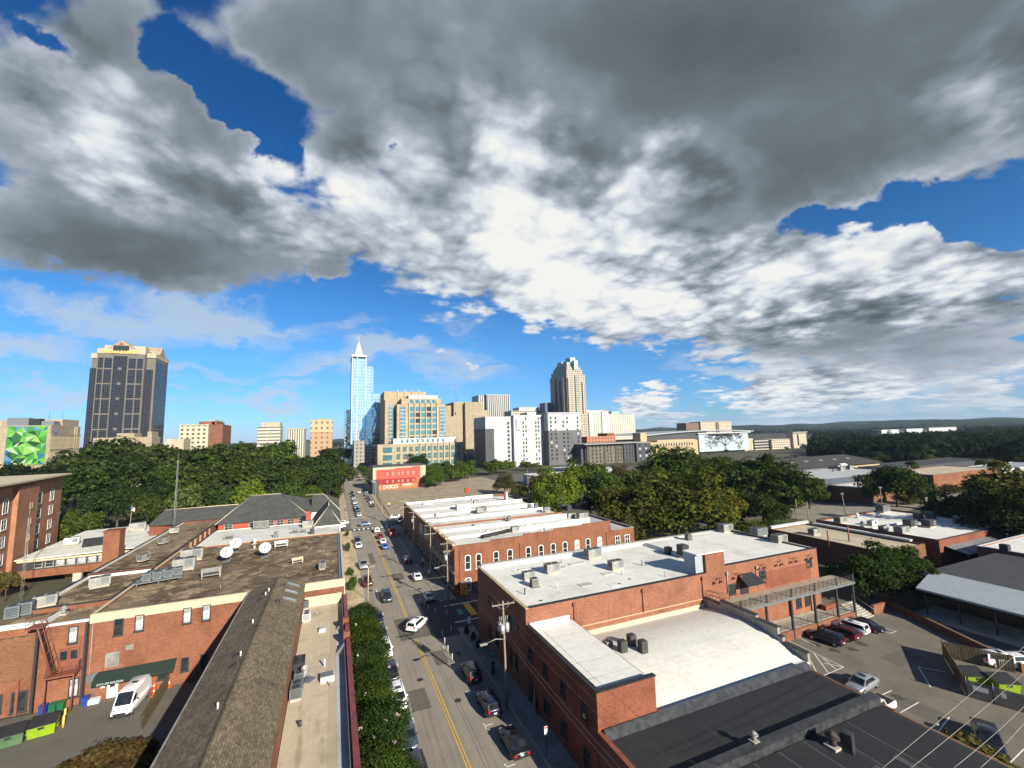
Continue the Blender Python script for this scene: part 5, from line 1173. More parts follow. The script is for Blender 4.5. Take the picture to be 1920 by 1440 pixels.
GRIDW = curtain('hotel_grid_wall', (0.10, 0.11, 0.11), (0.42, 0.40, 0.33), 3.9, 3.2, 2.5, 0.0, 0.3, 0.3, 1.5)
DECKW = curtain('deck_wall', (0.035, 0.033, 0.03), (0.42, 0.37, 0.28), 4.2, 3.4, 1.7, 0.0, 0.5, 0.2, 1.9)
FLUTED = curtain('fluted_wall', (0.06, 0.06, 0.065), (0.44, 0.40, 0.32), 2.6, 90, 1.5, 0.0, 0.4, 0.2, 2)
def block(b, nm, x0, x1, y0, y1, z0, z1, m): return MB().box(x0, x1, y0, y1, z0, z1).build(nm, m, b)

def glass_tower():
    b = thing('glass_tower', 'slender blue glass skyscraper with a white spire, the tallest tower', 'skyscraper', (36, 580, 0))
    block(b, 'tower', 19.0, 36, 560, 604, 0, 131, PNC)
    block(b, 'tower_step', 36.02, 43.9, 562, 602, 0, 121.5, PNC); block(b, 'tower_step', 43.92, 53.6, 561, 600, 38, 87.3, PNC); block(b, 'tower_step', 43.92, 53.6, 561.2, 600, 0, 37.9, PNCL)
    block(b, 'podium', 53.62, 58, 558, 600, 0, 39.5, CHAR); block(b, 'side_slab', 12, 18.98, 575, 610, 0, 68, PNCL)
    m = MB()
    for x in (19.0, 25.2, 35.1): m.box(x, x+.7, 559.2, 559.98, 20, 133)
    m.build('fin', WHITE, b)
    m = MB(); m.box(18.6, 36.4, 559, 604, 133.5, 135.5); m.build('crown', WHITE, b); block(b, 'crown_band', 19.6, 35.6, 560.4, 603, 131.02, 133.48, BLACKM)
    m = MB()
    for k in range(26): m.box(18.2, 18.98, 562, 574.9, 34+k*3.8, 34.6+k*3.8) ; m.box(43.95, 45.2, 565, 580, 90+k*1.2, 90.3+k*1.2)
    m.build('balcony', WHITE, b)
    m = MB(); q = [(22.5, 566), (32.5, 566), (32.5, 576), (22.5, 576)]; a = (27.5, 571, 157)
    for i in range(4): m.quad([(q[i][0], q[i][1], 135.5), (q[(i+1) % 4][0], q[(i+1) % 4][1], 135.5), (27.9 if i in (0, 1) else 27.1, 571, 155), (27.1, 571, 155)])
    m.tube([(27.5, 571, 152), (27.5, 571, 163)], .35, 6, 0, .08); m.build('spire', WHITE, b)
glass_tower()

def granite_tower():
    b = thing('granite_tower', 'dark granite and glass bank tower with gold lettering under a gabled crown', 'skyscraper', (-174, 498, 0))
    block(b, 'tower', -191, -158, 476, 516, 0, 112, GRANITE); block(b, 'tower_wing', -196.5, -191.02, 481, 512, 0, 108, GRANITE); block(b, 'tower_wing', -157.98, -151.5, 481, 512, 0, 110, GRANITE)
    block(b, 'corner_step', -196.5, -191.02, 479, 480.98, 0, 98, BAYG); block(b, 'corner_step', -157.98, -153, 478.6, 480.98, 0, 99, BAYG)
    rows = [(z, z+12.0) for z in (20, 33.2, 46.4, 59.6, 72.8, 86.0, 99.2)]
    for z0, z1 in rows:
        for x, w in ((-190.2, 3.4), (-185.9, 5.2), (-169.3, 5.2), (-163.3, 4.3)): MB().box(x, x+w, 475.8, 475.99, z0, min(z1, 108)).build('window_bay', BAYG, b)
        for y, w in ((481.5, 3.6), (485.8, 4.6), (491.2, 9.4), (501.4, 4.6), (506.8, 4.4)): MB().box(-151.49, -151.3, y, y+w, z0, min(z1, 107)).build('window_bay', BAYG, b)
        MB().box(-196.2, -191.6, 478.8, 478.99, z0, min(z1, 97)).build('window_bay', BAYG, b)
    block(b, 'centre_bay', -179.9, -170.2, 475.7, 475.99, 8, 110, BAYG)
    for k in range(6): MB().box(-176.2, -173.8, 475.5, 475.69, 31.6+k*13.2, 33.8+k*13.2).build('stone_block', GRANITE, b)
    m = MB(); m.box(-196.8, -191, 480, 513, 108.02, 112.5); m.box(-191.3, -157.7, 475.6, 516.2, 112.02, 116.5); m.box(-158, -151.2, 480, 513, 110.02, 114); m.box(-189, -160, 482, 510, 116.52, 120.5); m.build('crown', CREAMST, b)
    m = MB()
    def gable(pts, d):
        A = [Vector(p) for p in pts]; B = [p+Vector(d) for p in A]
        m.quad(A); m.quad(B[::-1])
        for i in range(3): m.quad([A[i], A[(i+1) % 3], B[(i+1) % 3], B[i]][::-1])
    gable([(-185, 475.4, 116.5), (-165, 475.4, 116.5), (-175, 475.4, 124.5)], (0, 30, 0)); gable([(-151.0, 488, 114), (-151.0, 503, 114), (-151.0, 495.5, 122.5)], (-20, 0, 0))
    m.build('gable', PRECAST, b)
    m = MB(); m.quad([(-189, 482, 116.6), (-160, 482, 116.6), (-164, 490, 122), (-186, 490, 122)]); m.build('sloped_roof', GREYM, b)
    MB().box(-180.5, -169.5, 475.2, 475.39, 114.5, 119.3).build('arched_window', BLACKM, b)
    MB().box(-176.4, -173.6, 475.1, 475.3, 119.9, 121.6).build('emblem', REDP, b)
    lettering('lettering', 'WELLS FARGO', 3.6, plain('gold_letters', (0.85, 0.55, 0.08), .4), b, (-175, 475.0, 113.5), 0, .15, False, 1.0)
granite_tower()

def concrete_block():
    b = thing('concrete_block', 'ribbed beige concrete building with a green triangle mural left of the dark tower', 'building', (-165, 345, 0))
    block(b, 'wall', -205, -150.2, 330, 361, 0, 44.5, PRECAST); block(b, 'upper_wall', -205, -151, 343, 360.5, 44.52, 48.4, PRECAST); block(b, 'penthouse', -171, -162, 334, 337.9, 44.52, 49.0, GREYM); block(b, 'penthouse', -161.8, -157, 334, 337.9, 44.52, 48.5, BLACKM); block(b, 'penthouse', -156.5, -151, 334, 340, 44.52, 47.0, GREYM)
    m = MB()
    for k in range(36): m.box(-150.19, -149.8, 330.4+k*.85, 330.7+k*.85, 0, 38.5)
    for z in (38.5, 30.0, 21.5): m.box(-150.19, -149.7, 330, 361, z, z+.8)
    for y in (354, 356.5): m.box(-150.19, -149.5, y, y+.4, 0, 44)
    m.build('rib', PRECAST, b)
    m = MB(); rnd = random.Random(3); nx, nz = 6, 7; P_ = {}
    x0, x1, z0, z1 = -168.3, -151.6, 22.5, 44.0
    for i in range(nx+1):
        for j in range(nz+1): P_[i, j] = (x0+(x1-x0)*(i+(0 if i in (0, nx) else rnd.uniform(-.38, .38)))/nx, 329.6, z0+(z1-z0)*(j+(0 if j in (0, nz) else rnd.uniform(-.38, .38)))/nz)
    cols = [(0.012, .085, .018), (.028, .18, .026), (.085, .28, .035), (.17, .34, .065), (.006, .04, .014), (.26, .36, .19), (.014, .09, .19), (.055, .17, .28)]
    ms = [plain('mural_%s' % n, c, .7, 0, .06) for n, c in zip(('leaf', 'grass', 'bright', 'lime', 'deep', 'pale', 'navy', 'sky'), cols)]
    for i in range(nx):
        for j in range(nz):
            a, bb, c, d = P_[i, j], P_[i+1, j], P_[i+1, j+1], P_[i, j+1]
            edge = i in (0, nx-1) or j == nz-1
            for t in ([a, bb, c], [a, c, d]) if rnd.random() < .5 else ([a, bb, d], [bb, c, d]): m.quad(t, rnd.choice((6, 7, 2, 1)) if edge and rnd.random() < .55 else rnd.choice((0, 1, 2, 3, 4, 5, 2, 1)))
    m.build('mural', ms, b)
    m = MB(); m.cyl((-150.1, 334.2, 41.0), 1.35, .3, 20, 0, axis='x')
    for k, z in enumerate((-.8, -.3, .2, .7)): m.box(-149.79, -149.7, 333.2+.2*abs(z), 335.1, 41.0+z, 41.2+z, 1)
    m.build('emblem', [BLUE, WHITE], b)
    for x, h in ((-156, 54), (-150, 52.5)): MB().tube([(x, 340, 48.8), (x, 340, h)], .12, 5).build('aerial', GREYM, b)
concrete_block()

def far_block(name, label, Y, l, r, top, mat, depth=25, z0=0, cap=None, extra=None):
    a, c = PY(l, top, Y), PY(r, top, Y); h = (a.z+c.z)/2
    b = thing(name, label, 'building', ((a.x+c.x)/2, Y+depth/2, 0)); block(b, 'wall', a.x, c.x, Y, Y+depth, z0, h, mat)
    if cap: block(b, 'cornice', a.x-.5, c.x+.5, Y-.5, Y+depth+.5, h+.02, h+1.2, cap)
    for e in extra or []: p, q = PY(e[0], e[2], Y), PY(e[1], e[2], Y); block(b, e[4] if len(e) > 4 else 'penthouse', p.x, q.x, Y+2, Y+depth-2, h+.03, PY((e[0]+e[1])/2, e[2], Y).z, e[3])
    return b
far_block('cream_office', 'cream flat roofed office peeking over the trees at the foot of the dark tower', 420, 175, 285, 820, PRECAST, 18, 0, None, [(217, 250, 812, PRECAST), (275, 283, 809, PRECAST)])
b = far_block('cream_hotel', 'cream building with square windows left of its brick twin above the trees', 520, 337, 391, 798, GRIDC, 30, 0, CREAMST)
b = far_block('brick_hotel', 'red brick building with a stepped roof joined to the cream one above the trees', 524, 389, 418, 796, brick('far_brick', (.20, .085, .042), (.16, .062, .034), (.15, .08, .06)), 40, 0, None, [(372, 405, 790, BRICK_A), (397, 402, 787, CREAMST)])
far_block('cream_office', 'small wide cream block low behind the left trees', 470, 310, 345, 823, CREAMST, 20)
far_block('cream_office', 'cream office with stepped top and white roof tank above the left wood', 640, 483, 526, 800, curtain('banded_wall', (.10, .10, .10), (.42, .39, .30), 40, 4.2, .5, 0, .3, .2, 2.6), 30, 0, None, [(489, 525, 792, CREAMST)])
far_block('fluted_office', 'small cream office with vertical dark stripes above the left wood', 600, 538, 572, 805, FLUTED, 25, 0, CREAMST)
far_block('glass_office', 'low dark glass office behind the trees between two cream blocks', 640, 562, 585, 829, CHAR, 20)
b = far_block('tan_apartment_block', 'tan and brick apartment block standing left of the glass skyscraper', 480, 583, 624, 787, curtain('brick_window_wall', (.08, .07, .06), (.34, .22, .12), 5.2, 5, 3.4, 0, .4, .3, 3.0), 26, 0, None, [(597, 612, 784.5, LIME_ST)])
a, c = PY(583, 800, 480), PY(624, 788, 480); block(b, 'upper_storeys', a.x-.3, c.x+.3, 479.5, 506, a.z-6, c.z+.4, curtain('tan_window_wall', (.10, .09, .08), (.40, .30, .17), 5.2, 5.6, 3.2, 0, .4, .3, 3.2))
far_block('grey_office', 'grey stone block at the foot of the glass skyscraper', 520, 664, 684, 826, curtain('stone_grid', (.05, .05, .05), (.24, .225, .20), 4.2, 4.4, 2.6, 0, .4, .3, 2.2), 30)

def courthouse():
    b = thing('courthouse', 'big limestone courthouse with teal windows and a long lower podium', 'courthouse', (90, 500, 0))
    block(b, 'rear_wing', 51.5, 98.5, 500, 545, 0, 84, LIME_ST); block(b, 'rear_step', 51.5, 60, 490, 499.98, 0, 74, LIME_ST); block(b, 'rear_glass', 55.5, 61, 489.6, 489.98, 24, 68, JUSTG)
    block(b, 'main_wing', 63, 116.5, 480, 520, 0, 68, LIME_ST); block(b, 'upper_wing', 68, 112, 481.5, 520, 68.02, 74.5, LIME_ST); block(b, 'penthouse', 76, 109, 484, 518, 74.52, 78.5, STUCCOW)
    for x, w in ((66, 6), (110, 6)): block(b, 'corner_glass', x, x+w, 479.3, 479.98, 27, 65, JUSTG)
    cols = [76, 82.2, 88.4, 94.6, 100.8]
    for z in (28, 34.5, 41, 47.5, 54, 60.5):
        for x in cols: window(b, x+3, 479.98, z, 4.6, 4.6, 'S', 'plain', GLASST if (x+z*3) % 4 > .9 else GLASS)
    for x in cols: window(b, x+3, 481.48, 69.2, 4.2, 4.0, 'S', 'plain', GLASST)
    m = MB()
    for x in cols+[107]: m.box(x-.5, x+.5, 478.6, 479.96, 26, 70)
    m.build('pier', CREAMST, b)
    m = MB()
    for x in (66, 74, 82, 90): m.box(x, x+1, 499, 499.98, 60, 87)
    m.build('pier', CREAMST, b)
    p = MB(); p.box(41, 130, 455, 479.2, 0, 24.4); p.build('podium', LIME_ST, b); block(b, 'podium_top', 57, 124, 462, 478.5, 24.42, 31, STUCCOW); block(b, 'podium_roof', 40.6, 130.4, 454.6, 461.9, 24.42, 25.3, CREAMST)
    for row, (z, h) in enumerate(((17.3, 5.0), (9.5, 5.8), (2.2, 5.4))):
        for k in range(11): window(b, 61.4+k*6.3, 454.98, z, 4.0, h, 'S', 'cross', GLASST, CREAMST)
        MB().box(46, 55, 454.9, 454.98, z-.5, z+5).build('corner_glass', GLASST, b)
    m = MB()
    for k in range(7): m.box(83.2+k*6.3, 84.2+k*6.3, 453.6, 454.96, 3, 27)
    m.build('pier', CREAMST, b)
    for k in range(9): window(b, 66+k*5.4, 461.98, 26.3, 2.0, 3.4, 'S', 'plain', GLASST)
courthouse()
def jail():
    b = thing('detention_tower', 'tan concrete tower with few slit windows right of the courthouse', 'building', (155, 540, 0))
    block(b, 'tower', 137, 175, 520, 570, 0, 74, PRECAST); block(b, 'tower_step', 126, 136.98, 526, 560, 0, 70, PRECAST); block(b, 'tower_step', 175.02, 186, 526, 565, 0, 64, PRECAST); block(b, 'shaft', 150, 160, 514, 519.98, 0, 73, PRECAST); block(b, 'shaft', 122, 140, 516, 519.98, 0, 56, PRECAST)
    for z in (12, 23, 34, 45, 56): MB().box(162, 174, 519.6, 519.98, z, z+4).build('slit_window_band', plain('slit_bands', (.30, .25, .17), .8), b); MB().box(176, 182, 525.6, 525.98, z, z+6).build('slit_window_band', plain('slit_bands', (0, 0, 0)), b)
    m = MB()
    for k in range(9): m.box(138.5, 139.5, 519.5, 519.98, 10+k*6, 13+k*6)
    m.build('slit_window', BLACKM, b)
    m = thing('antenna_tower', 'thin red and white antenna tower behind the tan detention tower', 'antenna', (151, 560, 74)); MB().tube([(151, 560, 74.05), (151, 560, 103)], .5, 5, 0, .12).build('mast', GREYM, m)
jail()
b = far_block('striped_office', 'white office tower with black vertical window stripes behind the tan tower', 700, 912, 956, 741, STRIPE, 40, 0, STUCCOW)
a = PY(896, 745, 705); block(b, 'side_wing', a.x, PY(911.5, 741, 700).x, 705, 740, 0, PY(903, 741, 705).z, STRIPE)
b = far_block('brown_office', 'grey brown office with a white roof line behind the white hotel', 620, 958, 1025, 770, curtain('brown_grid', (.06, .055, .05), (.42, .36, .28), 3.2, 3.6, 1.3, 0, .3, .3, 1.6), 30, 0, None, [(974, 1012, 763.5, STUCCOW)])
b = far_block('blue_office', 'small dark blue slab just left of the art deco tower', 600, 1022, 1034, 755, plain('navy_panel', (.05, .08, .14), .4), 20)

def white_hotel():
    b = thing('white_hotel', 'white and grey stucco hotel with paired dark windows in front of the deco tower', 'hotel', (188, 410, 0))
    block(b, 'left_wing', 137.5, 166, 402, 440, 0, 50, STUCCOW); block(b, 'middle_wing', 166.02, 199.4, 398, 440, 0, 51, STUCCOW); block(b, 'left_base', 136.9, 146, 400.8, 436, 0, 38, CHAR)
    block(b, 'right_wing', 199.42, 237.5, 388, 430, 34.6, 51.6, STUCCOW); block(b, 'right_base', 199.3, 237.6, 387.6, 430, 0, 34.58, STUCCOG); block(b, 'parapet', 199.0, 238, 387.3, 431, 51.62, 53.0, STUCCOW); block(b, 'tower_cap', 183, 193, 402, 420, 51.02, 54, STUCCOW); block(b, 'balcony_bay', 168.5, 172.5, 397.0, 397.98, 36, 47, STUCCOW)
    fl = [5.5+k*4.05 for k in range(11)]
    for k, z in enumerate(fl):
        for x in (202.6, 208.0, 217.0, 221.5, 233.8):
            if z < 50: window(b, x, 387.58 if z < 33 else 387.98, z, 1.9, 2.3, 'S', 'plain', GLASSB if (x*7+k*3.1) % 5 < 1 else GLASS)
        for x in (176.4, 179.4, 190.5, 193.5): window(b, x, 397.98, z, 1.3, 2.6, 'S', 'plain', GLASSB if (x*3+k*2.3) % 6 < 1 else GLASS)
        if k < 10: window(b, 161.8, 401.98, z, 2.2, 2.6, 'S', 'plain')
white_hotel()
def deco_tower():
    b = thing('deco_tower', 'stepped art deco style stone tower with a pale green copper top', 'skyscraper', (338, 587, 0))
    block(b, 'tower', 322, 354, 560, 614, 0, 120, DECO); block(b, 'lower_bay', 354.02, 358.5, 564, 610, 0, 66, DECO); block(b, 'lower_bay', 330, 349, 556.5, 559.98, 0, 60, DECO)
    for t in ((323.5, 351.5, 562, 612, 120.02, 127), (325.5, 349.5, 565, 609, 127.02, 132.5), (328, 347, 568, 606, 132.52, 137)): block(b, 'tower_step', *t, DECO)
    block(b, 'top', 329, 346, 570, 602, 137.02, 140, COPPER); block(b, 'top', 336, 345, 571, 586, 140.02, 148, COPPER); block(b, 'top', 330, 340, 588, 602, 140.02, 143.5, COPPER)
    block(b, 'glass_bay', 336, 342, 558.4, 559.98, 0, 118, DECOG); block(b, 'copper_fin', 336.5, 343, 560.5, 567.9, 127.02, 142, COPPER)
    for y0, y1, h in ((566, 572, 116), (580, 586, 112), (594, 600, 117)): block(b, 'side_bay', 319.5, 321.98, y0, y1, 0, h, DECO)
    for y0, y1, h in ((573, 579, 90), (587, 593, 98)): block(b, 'dark_recess', 321.4, 321.98, y0, y1, 0, h, CHAR)
    for x0, x1, h in ((323, 328, 114), (348, 353, 108)): block(b, 'front_bay', x0, x1, 558, 559.98, 0, h, DECO)
deco_tower()
b = far_block('cream_resort_hotel', 'white and cream convention hotel right of the deco tower', 600, 1141, 1190, 777, GRIDW, 35, 0, STUCCOW, [(1148, 1162, 771, COPPER)])
a, c = PY(1103, 775, 600), PY(1140.7, 775, 600); block(b, 'west_wing', a.x, c.x, 600, 640, 0, a.z+1, GRIDW); block(b, 'white_strip', PY(1128, 780, 599).x, PY(1141, 780, 599).x, 598.5, 599.98, 0, a.z+3, STUCCOW); block(b, 'west_cap', a.x-1, c.x, 601, 640, a.z+1.02, a.z+5, STUCCOW); block(b, 'west_edge', a.x, a.x+9, 598.6, 599.98, 0, a.z+1, STUCCOW)
MB().box(PY(1131, 776, 598).x, PY(1141, 776, 598).x, 600.3, 600.9, a.z+2.3, a.z+4.4).build('sign', REDP, b)

def grey_flats():
    b = thing('grey_apartment_block', 'dark grey and bronze apartment block in front of the cream hotel', 'apartment block', (280, 380, 0))
    block(b, 'west_wing', 236, 290.9, 372, 405, 0, 19.6, BRONZE); block(b, 'east_wing', 291, 309.5, 368, 405, 0, 19.4, CHAR); block(b, 'west_end', 229, 235.98, 376, 405, 0, 19.2, CHAR); block(b, 'roof_edge', 228.6, 310, 367.6, 405.2, 19.62, 20.4, PALEM); block(b, 'dark_bay', 277, 290.8, 370.6, 371.98, 0, 19.5, CHAR)
    for k in range(5):
        z = 1.4+k*3.6
        for x in (240, 244.5, 249, 258, 262, 271, 274.5): window(b, x, 371.98, z, 1.5, 2.5, 'S', 'plain')
        for x in (280.5, 284.5, 288): window(b, x, 370.58, z, 1.5, 2.3, 'S', 'plain')
        for x in (295.5, 303.5): window(b, x, 367.98, z, 1.9, 2.3, 'S', 'plain', GLASSB if (k+x) % 2 < 1.2 else GLASS)
    for x in (233, 253, 267): block(b, 'dark_strip', x, x+2.2, 371.4, 371.97, 0, 19.5, CHAR)
    t = far_block('brick_loft', 'row of low red and tan brick lofts behind the grey apartment block', 450, 1100, 1154, 818, curtain('loft_wall', (.06, .05, .05), (.36, .15, .09), 4.5, 4.2, 2.4, 0, .4, .3, 2.2), 25, 0, None, [(1081, 1099.8, 818, TAN), (1140, 1153, 812, BRICK_B)])
grey_flats()
def tan_deck():
    b = thing('tan_parking_deck', 'tan stone parking deck with open dark bays left of the convention hall', 'parking deck', (360, 420, 0))
    block(b, 'wall', 312, 402, 396, 425, 0, 18.5, TAN); block(b, 'stair_tower', 331, 340, 410, 424, 18.52, 29.5, TAN); block(b, 'upper_wall', 345, 402, 398, 425, 18.52, 20.5, TAN)
    for k in range(5):
        z = 1.5+k*3.4
        for x in ((315, 321, 327) if k < 3 else (318, 324)): window(b, x, 395.97, z, 2.6, 2.2, 'S', 'plain', BLACKM)
    for x in [348+k*3.9 for k in range(13)]: window(b, x, 395.97, 13.6, 1.6, 3.4, 'S', 'plain', BLACKM)
tan_deck()
def convention():
    b = thing('convention_hall', 'long convention hall with a curved metal roof and a big shimmering panel wall', 'convention hall', (450, 470, 0))
    block(b, 'base', 436, 536, 436, 520, 0, 2.4, CREAMST); block(b, 'panel_wall', 441, 531, 430, 434, 2.42, 25.5, plain('pale_panel', (.36, .41, .45), .5, .2, .05)); block(b, 'wall', 345, 440.9, 432, 520, 0, 20, TAN)
    m = MB(); n = 14; pr = [(345+(540-345)*i/n, 22+8.5*math.sin(math.pi*(.15+.6*i/n))) for i in range(n+1)]
    for i in range(n): m.quad([(pr[i][0], 428, pr[i][1]), (pr[i+1][0], 428, pr[i+1][1]), (pr[i+1][0], 520, pr[i+1][1]), (pr[i][0], 520, pr[i][1])]); m.quad([(pr[i][0], 428, pr[i][1]-1.2), (pr[i+1][0], 428, pr[i+1][1]-1.2), (pr[i+1][0], 428, pr[i+1][1]), (pr[i][0], 428, pr[i][1])])
    m.build('roof', METAL_R, b); block(b, 'roof_edge', 438, 535, 428.4, 436, 25.52, 27.0, STUCCOW)
    m = MB()
    for i in range(n-6): m.quad([(pr[i][0], 431, 19), (pr[i+1][0], 431, 19), (pr[i+1][0], 431, pr[i+1][1]-1.3), (pr[i][0], 431, pr[i][1]-1.3)])
    m.build('glass_band', CHAR, b)
    # an abstract branching tree picked out in darker panels on the wall
    rnd = random.Random(5); m = MB(); m.box(486, 488, 429.86, 429.9, 2.5, 20)
    def branch(p, a, L, w, d):
        q = (p[0]+L*math.sin(a), p[1]+L*math.cos(a)*.8); nx, nz = math.cos(a)*w/2, -math.sin(a)*w/2; q = (min(max(q[0], 447), 525), min(q[1], 24.4))
        m.quad([(p[0]-nx, 429.8-.01*d, p[1]-nz), (p[0]+nx, 429.8-.01*d, p[1]+nz), (q[0]+nx*.6, 429.8-.01*d, q[1]+nz*.6), (q[0]-nx*.6, 429.8-.01*d, q[1]-nz*.6)])
        if d < 5:
            for s in (-1, 1): branch(q, a+s*rnd.uniform(.35, .75), L*rnd.uniform(.68, .85), w*.62, d+1)
        if d >= 3:
            for k in range(5): c = (q[0]+rnd.uniform(-4, 4), min(q[1]+rnd.uniform(-1.5, 1.5), 24.2)); m.box(c[0]-.9, c[0]+.9, 429.72, 429.74, c[1]-.5, c[1]+.5)
    branch((487, 3.2), -.05, 8, 4.2, 0); branch((487, 9), -.9, 12, 2.0, 1); branch((487, 9), .95, 12, 2.0, 1)
    m.build('tree_picture', plain('dark_panel', (.17, .19, .20), .5, .2, .1), b)
convention()
b = far_block('far_apartment_block', 'cream and brown apartment block on the horizon right of the convention hall', 900, 1313, 1371, 791, GRIDC, 40, 0, CREAMST)
a, c = PY(1286, 793, 905), PY(1312.7, 792, 905); block(b, 'brown_wing', a.x, c.x, 905, 940, 0, a.z, curtain('brown_window_wall', (.05, .05, .05), (.16, .10, .07), 5, 4.2, 2.6, 0, .4, .3, 2.2)); block(b, 'stair_bay', PY(1342, 791, 899).x, PY(1347, 791, 899).x, 898, 899.9, 0, a.z, BRONZE)
a, c = P(1422, 842), P(1512, 842)
b = thing('cream_parking_deck', 'cream parking deck with rows of openings and a taller stair tower', 'parking deck', (600, 430, 0)); block(b, 'wall', 590, 640, 440, 470, 0, PY(1470, 823, 440).z, DECKW); q0, q1 = PY(1486, 812, 436), PY(1511, 812, 436); block(b, 'stair_tower', q0.x, q1.x, 436, 446, 0, q0.z, CREAMST); block(b, 'stair_roof', q0.x-2, q1.x+1, 434, 448, q0.z+.02, q0.z+1.6, PALEM); block(b, 'stair_window', q0.x+9, q0.x+12, 435.7, 435.98, 4, q0.z-2, GLASS)
b = thing('cream_parking_deck', 'darker open parking deck wing beside the panel wall of the convention hall', 'parking deck', (562, 450, 0)); block(b, 'wall', 537, 560, 446, 470, 0, PY(1410, 822, 446).z, CREAMST); block(b, 'open_bay', 560.02, 589.9, 444, 470, 0, PY(1430, 824, 446).z, curtain('open_deck', (.02, .02, .02), (.40, .36, .30), 60, 4.0, 1, 0, .5, .1, 1.4))
def far_white():
    Y = 760; a, c = PY(1652, 806, Y), PY(1792, 803, Y)
    b = thing('white_apartment_row', 'long white four storey apartment building far off above the dark wood', 'apartment block', ((a.x+c.x)/2, Y+15, 0))
    def X(px): return PY(px, 808, Y).x
    zt = a.z-.5
    block(b, 'wall', X(1656), X(1688), Y+4, Y+30, 0, zt, curtain('white_flats', (.06, .065, .07), (.50, .51, .52), 5.5, 4.2, 2.6, 0, .4, .3, 2.0)); block(b, 'wall', X(1700), X(1731), Y, Y+30, 0, zt+.6, MATS['white_flats']); block(b, 'wall', X(1740), X(1792), Y-3, Y+30, 0, zt+1.4, MATS['white_flats'])
    block(b, 'link', X(1688)+.1, X(1700)-.1, Y+6, Y+30, 0, zt-1, CHAR); block(b, 'link', X(1731)+.1, X(1740)-.1, Y+2, Y+30, 0, zt, CHAR); block(b, 'west_end', X(1650), X(1656)-.1, Y+6, Y+30, 0, zt-.5, CHAR)
    block(b, 'roof_edge', X(1740)-1, X(1790), Y-4, Y+31, zt+1.42, zt+3, BRONZE)
far_white()
t = PY(1833, 765, 2600); m = thing('tv_mast', 'faint thin broadcasting mast on the far right horizon', 'mast', (t.x, 2600, 0)); MB().tube([(t.x, 2600, 30), (t.x, 2600, t.z-8)], 1.4, 4, 0, .5).build('frame', PALEM, m)

INFILL = plain('faded_infill', (.30, .20, .15), .9, 0, .35, 1.2)
def mural_building():
    b = thing('mural_building', 'two storey building with a red painted side wall and white graffiti beside the dirt lot', 'building', (42, 290, 0))
    block(b, 'wall', 22.6, 55.0, 281, 302, 0, 13.9, plain('cream_render', (.38, .335, .235), .9, 0, .1, .3)); block(b, 'roof_edge', 22.4, 55.2, 280.8, 302.2, 13.92, 14.3, DARKM)
    m = MB(); m.box(24.6, 51.6, 280.86, 280.98, 6.6, 12.4); m.box(46.5, 51.6, 280.86, 280.98, 12.4, 13.6); m.box(36, 46.5, 280.86, 280.98, 12.4, 13.0); m.build('red_panel', plain('bright_red', (.36, .070, .048), .8, 0, .12, .4), b)
    block(b, 'red_panel', 24.6, 48.5, 280.86, 280.98, 3.4, 6.58, plain('deep_red', (.25, .018, .020), .8, 0, .12, .4)); block(b, 'brick_base', 24.6, 52.5, 280.84, 280.98, 0, 3.38, plain('orange_wall', (.32, .13, .055), .9, 0, .3, .4)); block(b, 'brick_patch', 48.6, 52.5, 280.84, 280.98, 3.4, 6.5, MATS['orange_wall'])
    for x in (31.2, 34.6, 38.2, 40.5, 43.8, 47.2): window(b, x, 280.85, 8.5, 1.2, 2.1, 'S', 'plain', INFILL); window(b, x, 280.85, 4.2, 1.1, 1.5, 'S', 'plain', INFILL)
    lettering('graffiti', 'DOOG', 3.0, WHITE, b, (33.2, 280.7, 1.7), 0, .05, False, .92); lettering('graffiti', 'HARD', 2.3, WHITE, b, (43.4, 280.7, 2.4), 0, .05, False, .95)
    c = flat_building('small_street_shop', 'small dark shopfront beside the red mural wall on the street', 'building', 21.0, 24.4, 262, 280.8, 6.5, CHAR, ROOF_G, .3)
mural_building()

# ------------------------------------------------------------------ right hand middle distance: low roofs and sheds
b = flat_building('grey_store', 'long low grey store with a white roof behind the yellow tree', 'building', 115, 160, 236, 262, 6, plain('light_grey_render', (.34, .35, .35), .8), ROOF_W2, .3)
b = flat_building('dark_roof_store', 'low store with a dark roof beyond the dirt lot', 'building', 150, 186, 264, 290, 6.5, STUCCOW, ROOF_D, .3)
b = flat_building('white_shed', 'small white shed below the white hotel', 'shed', 176, 186, 300, 312, 6, STUCCOW, ROOF_W, .3)
b = flat_building('service_block', 'low grey service block between courthouse and hotel', 'building', 132, 172, 452, 470, 12, STUCCOG, ROOF_G, .4)
for k in range(6): window(b, 136+k*6, 451.98, 3, 2.5, 1.4, 'S', 'plain'); window(b, 136+k*6, 451.98, 7, 2.5, 1.4, 'S', 'plain')
b = flat_building('kiosk', 'small blue and red kiosk between the utility poles', 'kiosk', 196, 203, 232, 240, 5, REDP, plain('blue_roof', (.12, .28, .42), .5), .1, plain('blue_roof', (0, 0, 0)))
window(b, 199.5, 231.98, 1.2, 4, 2.2, 'S', 'plain')
b = flat_building('white_end_wall', 'white painted end wall behind the big dark tree', 'building', 176, 183, 128, 142, 6.5, STUCCOW, ROOF_W, .2)
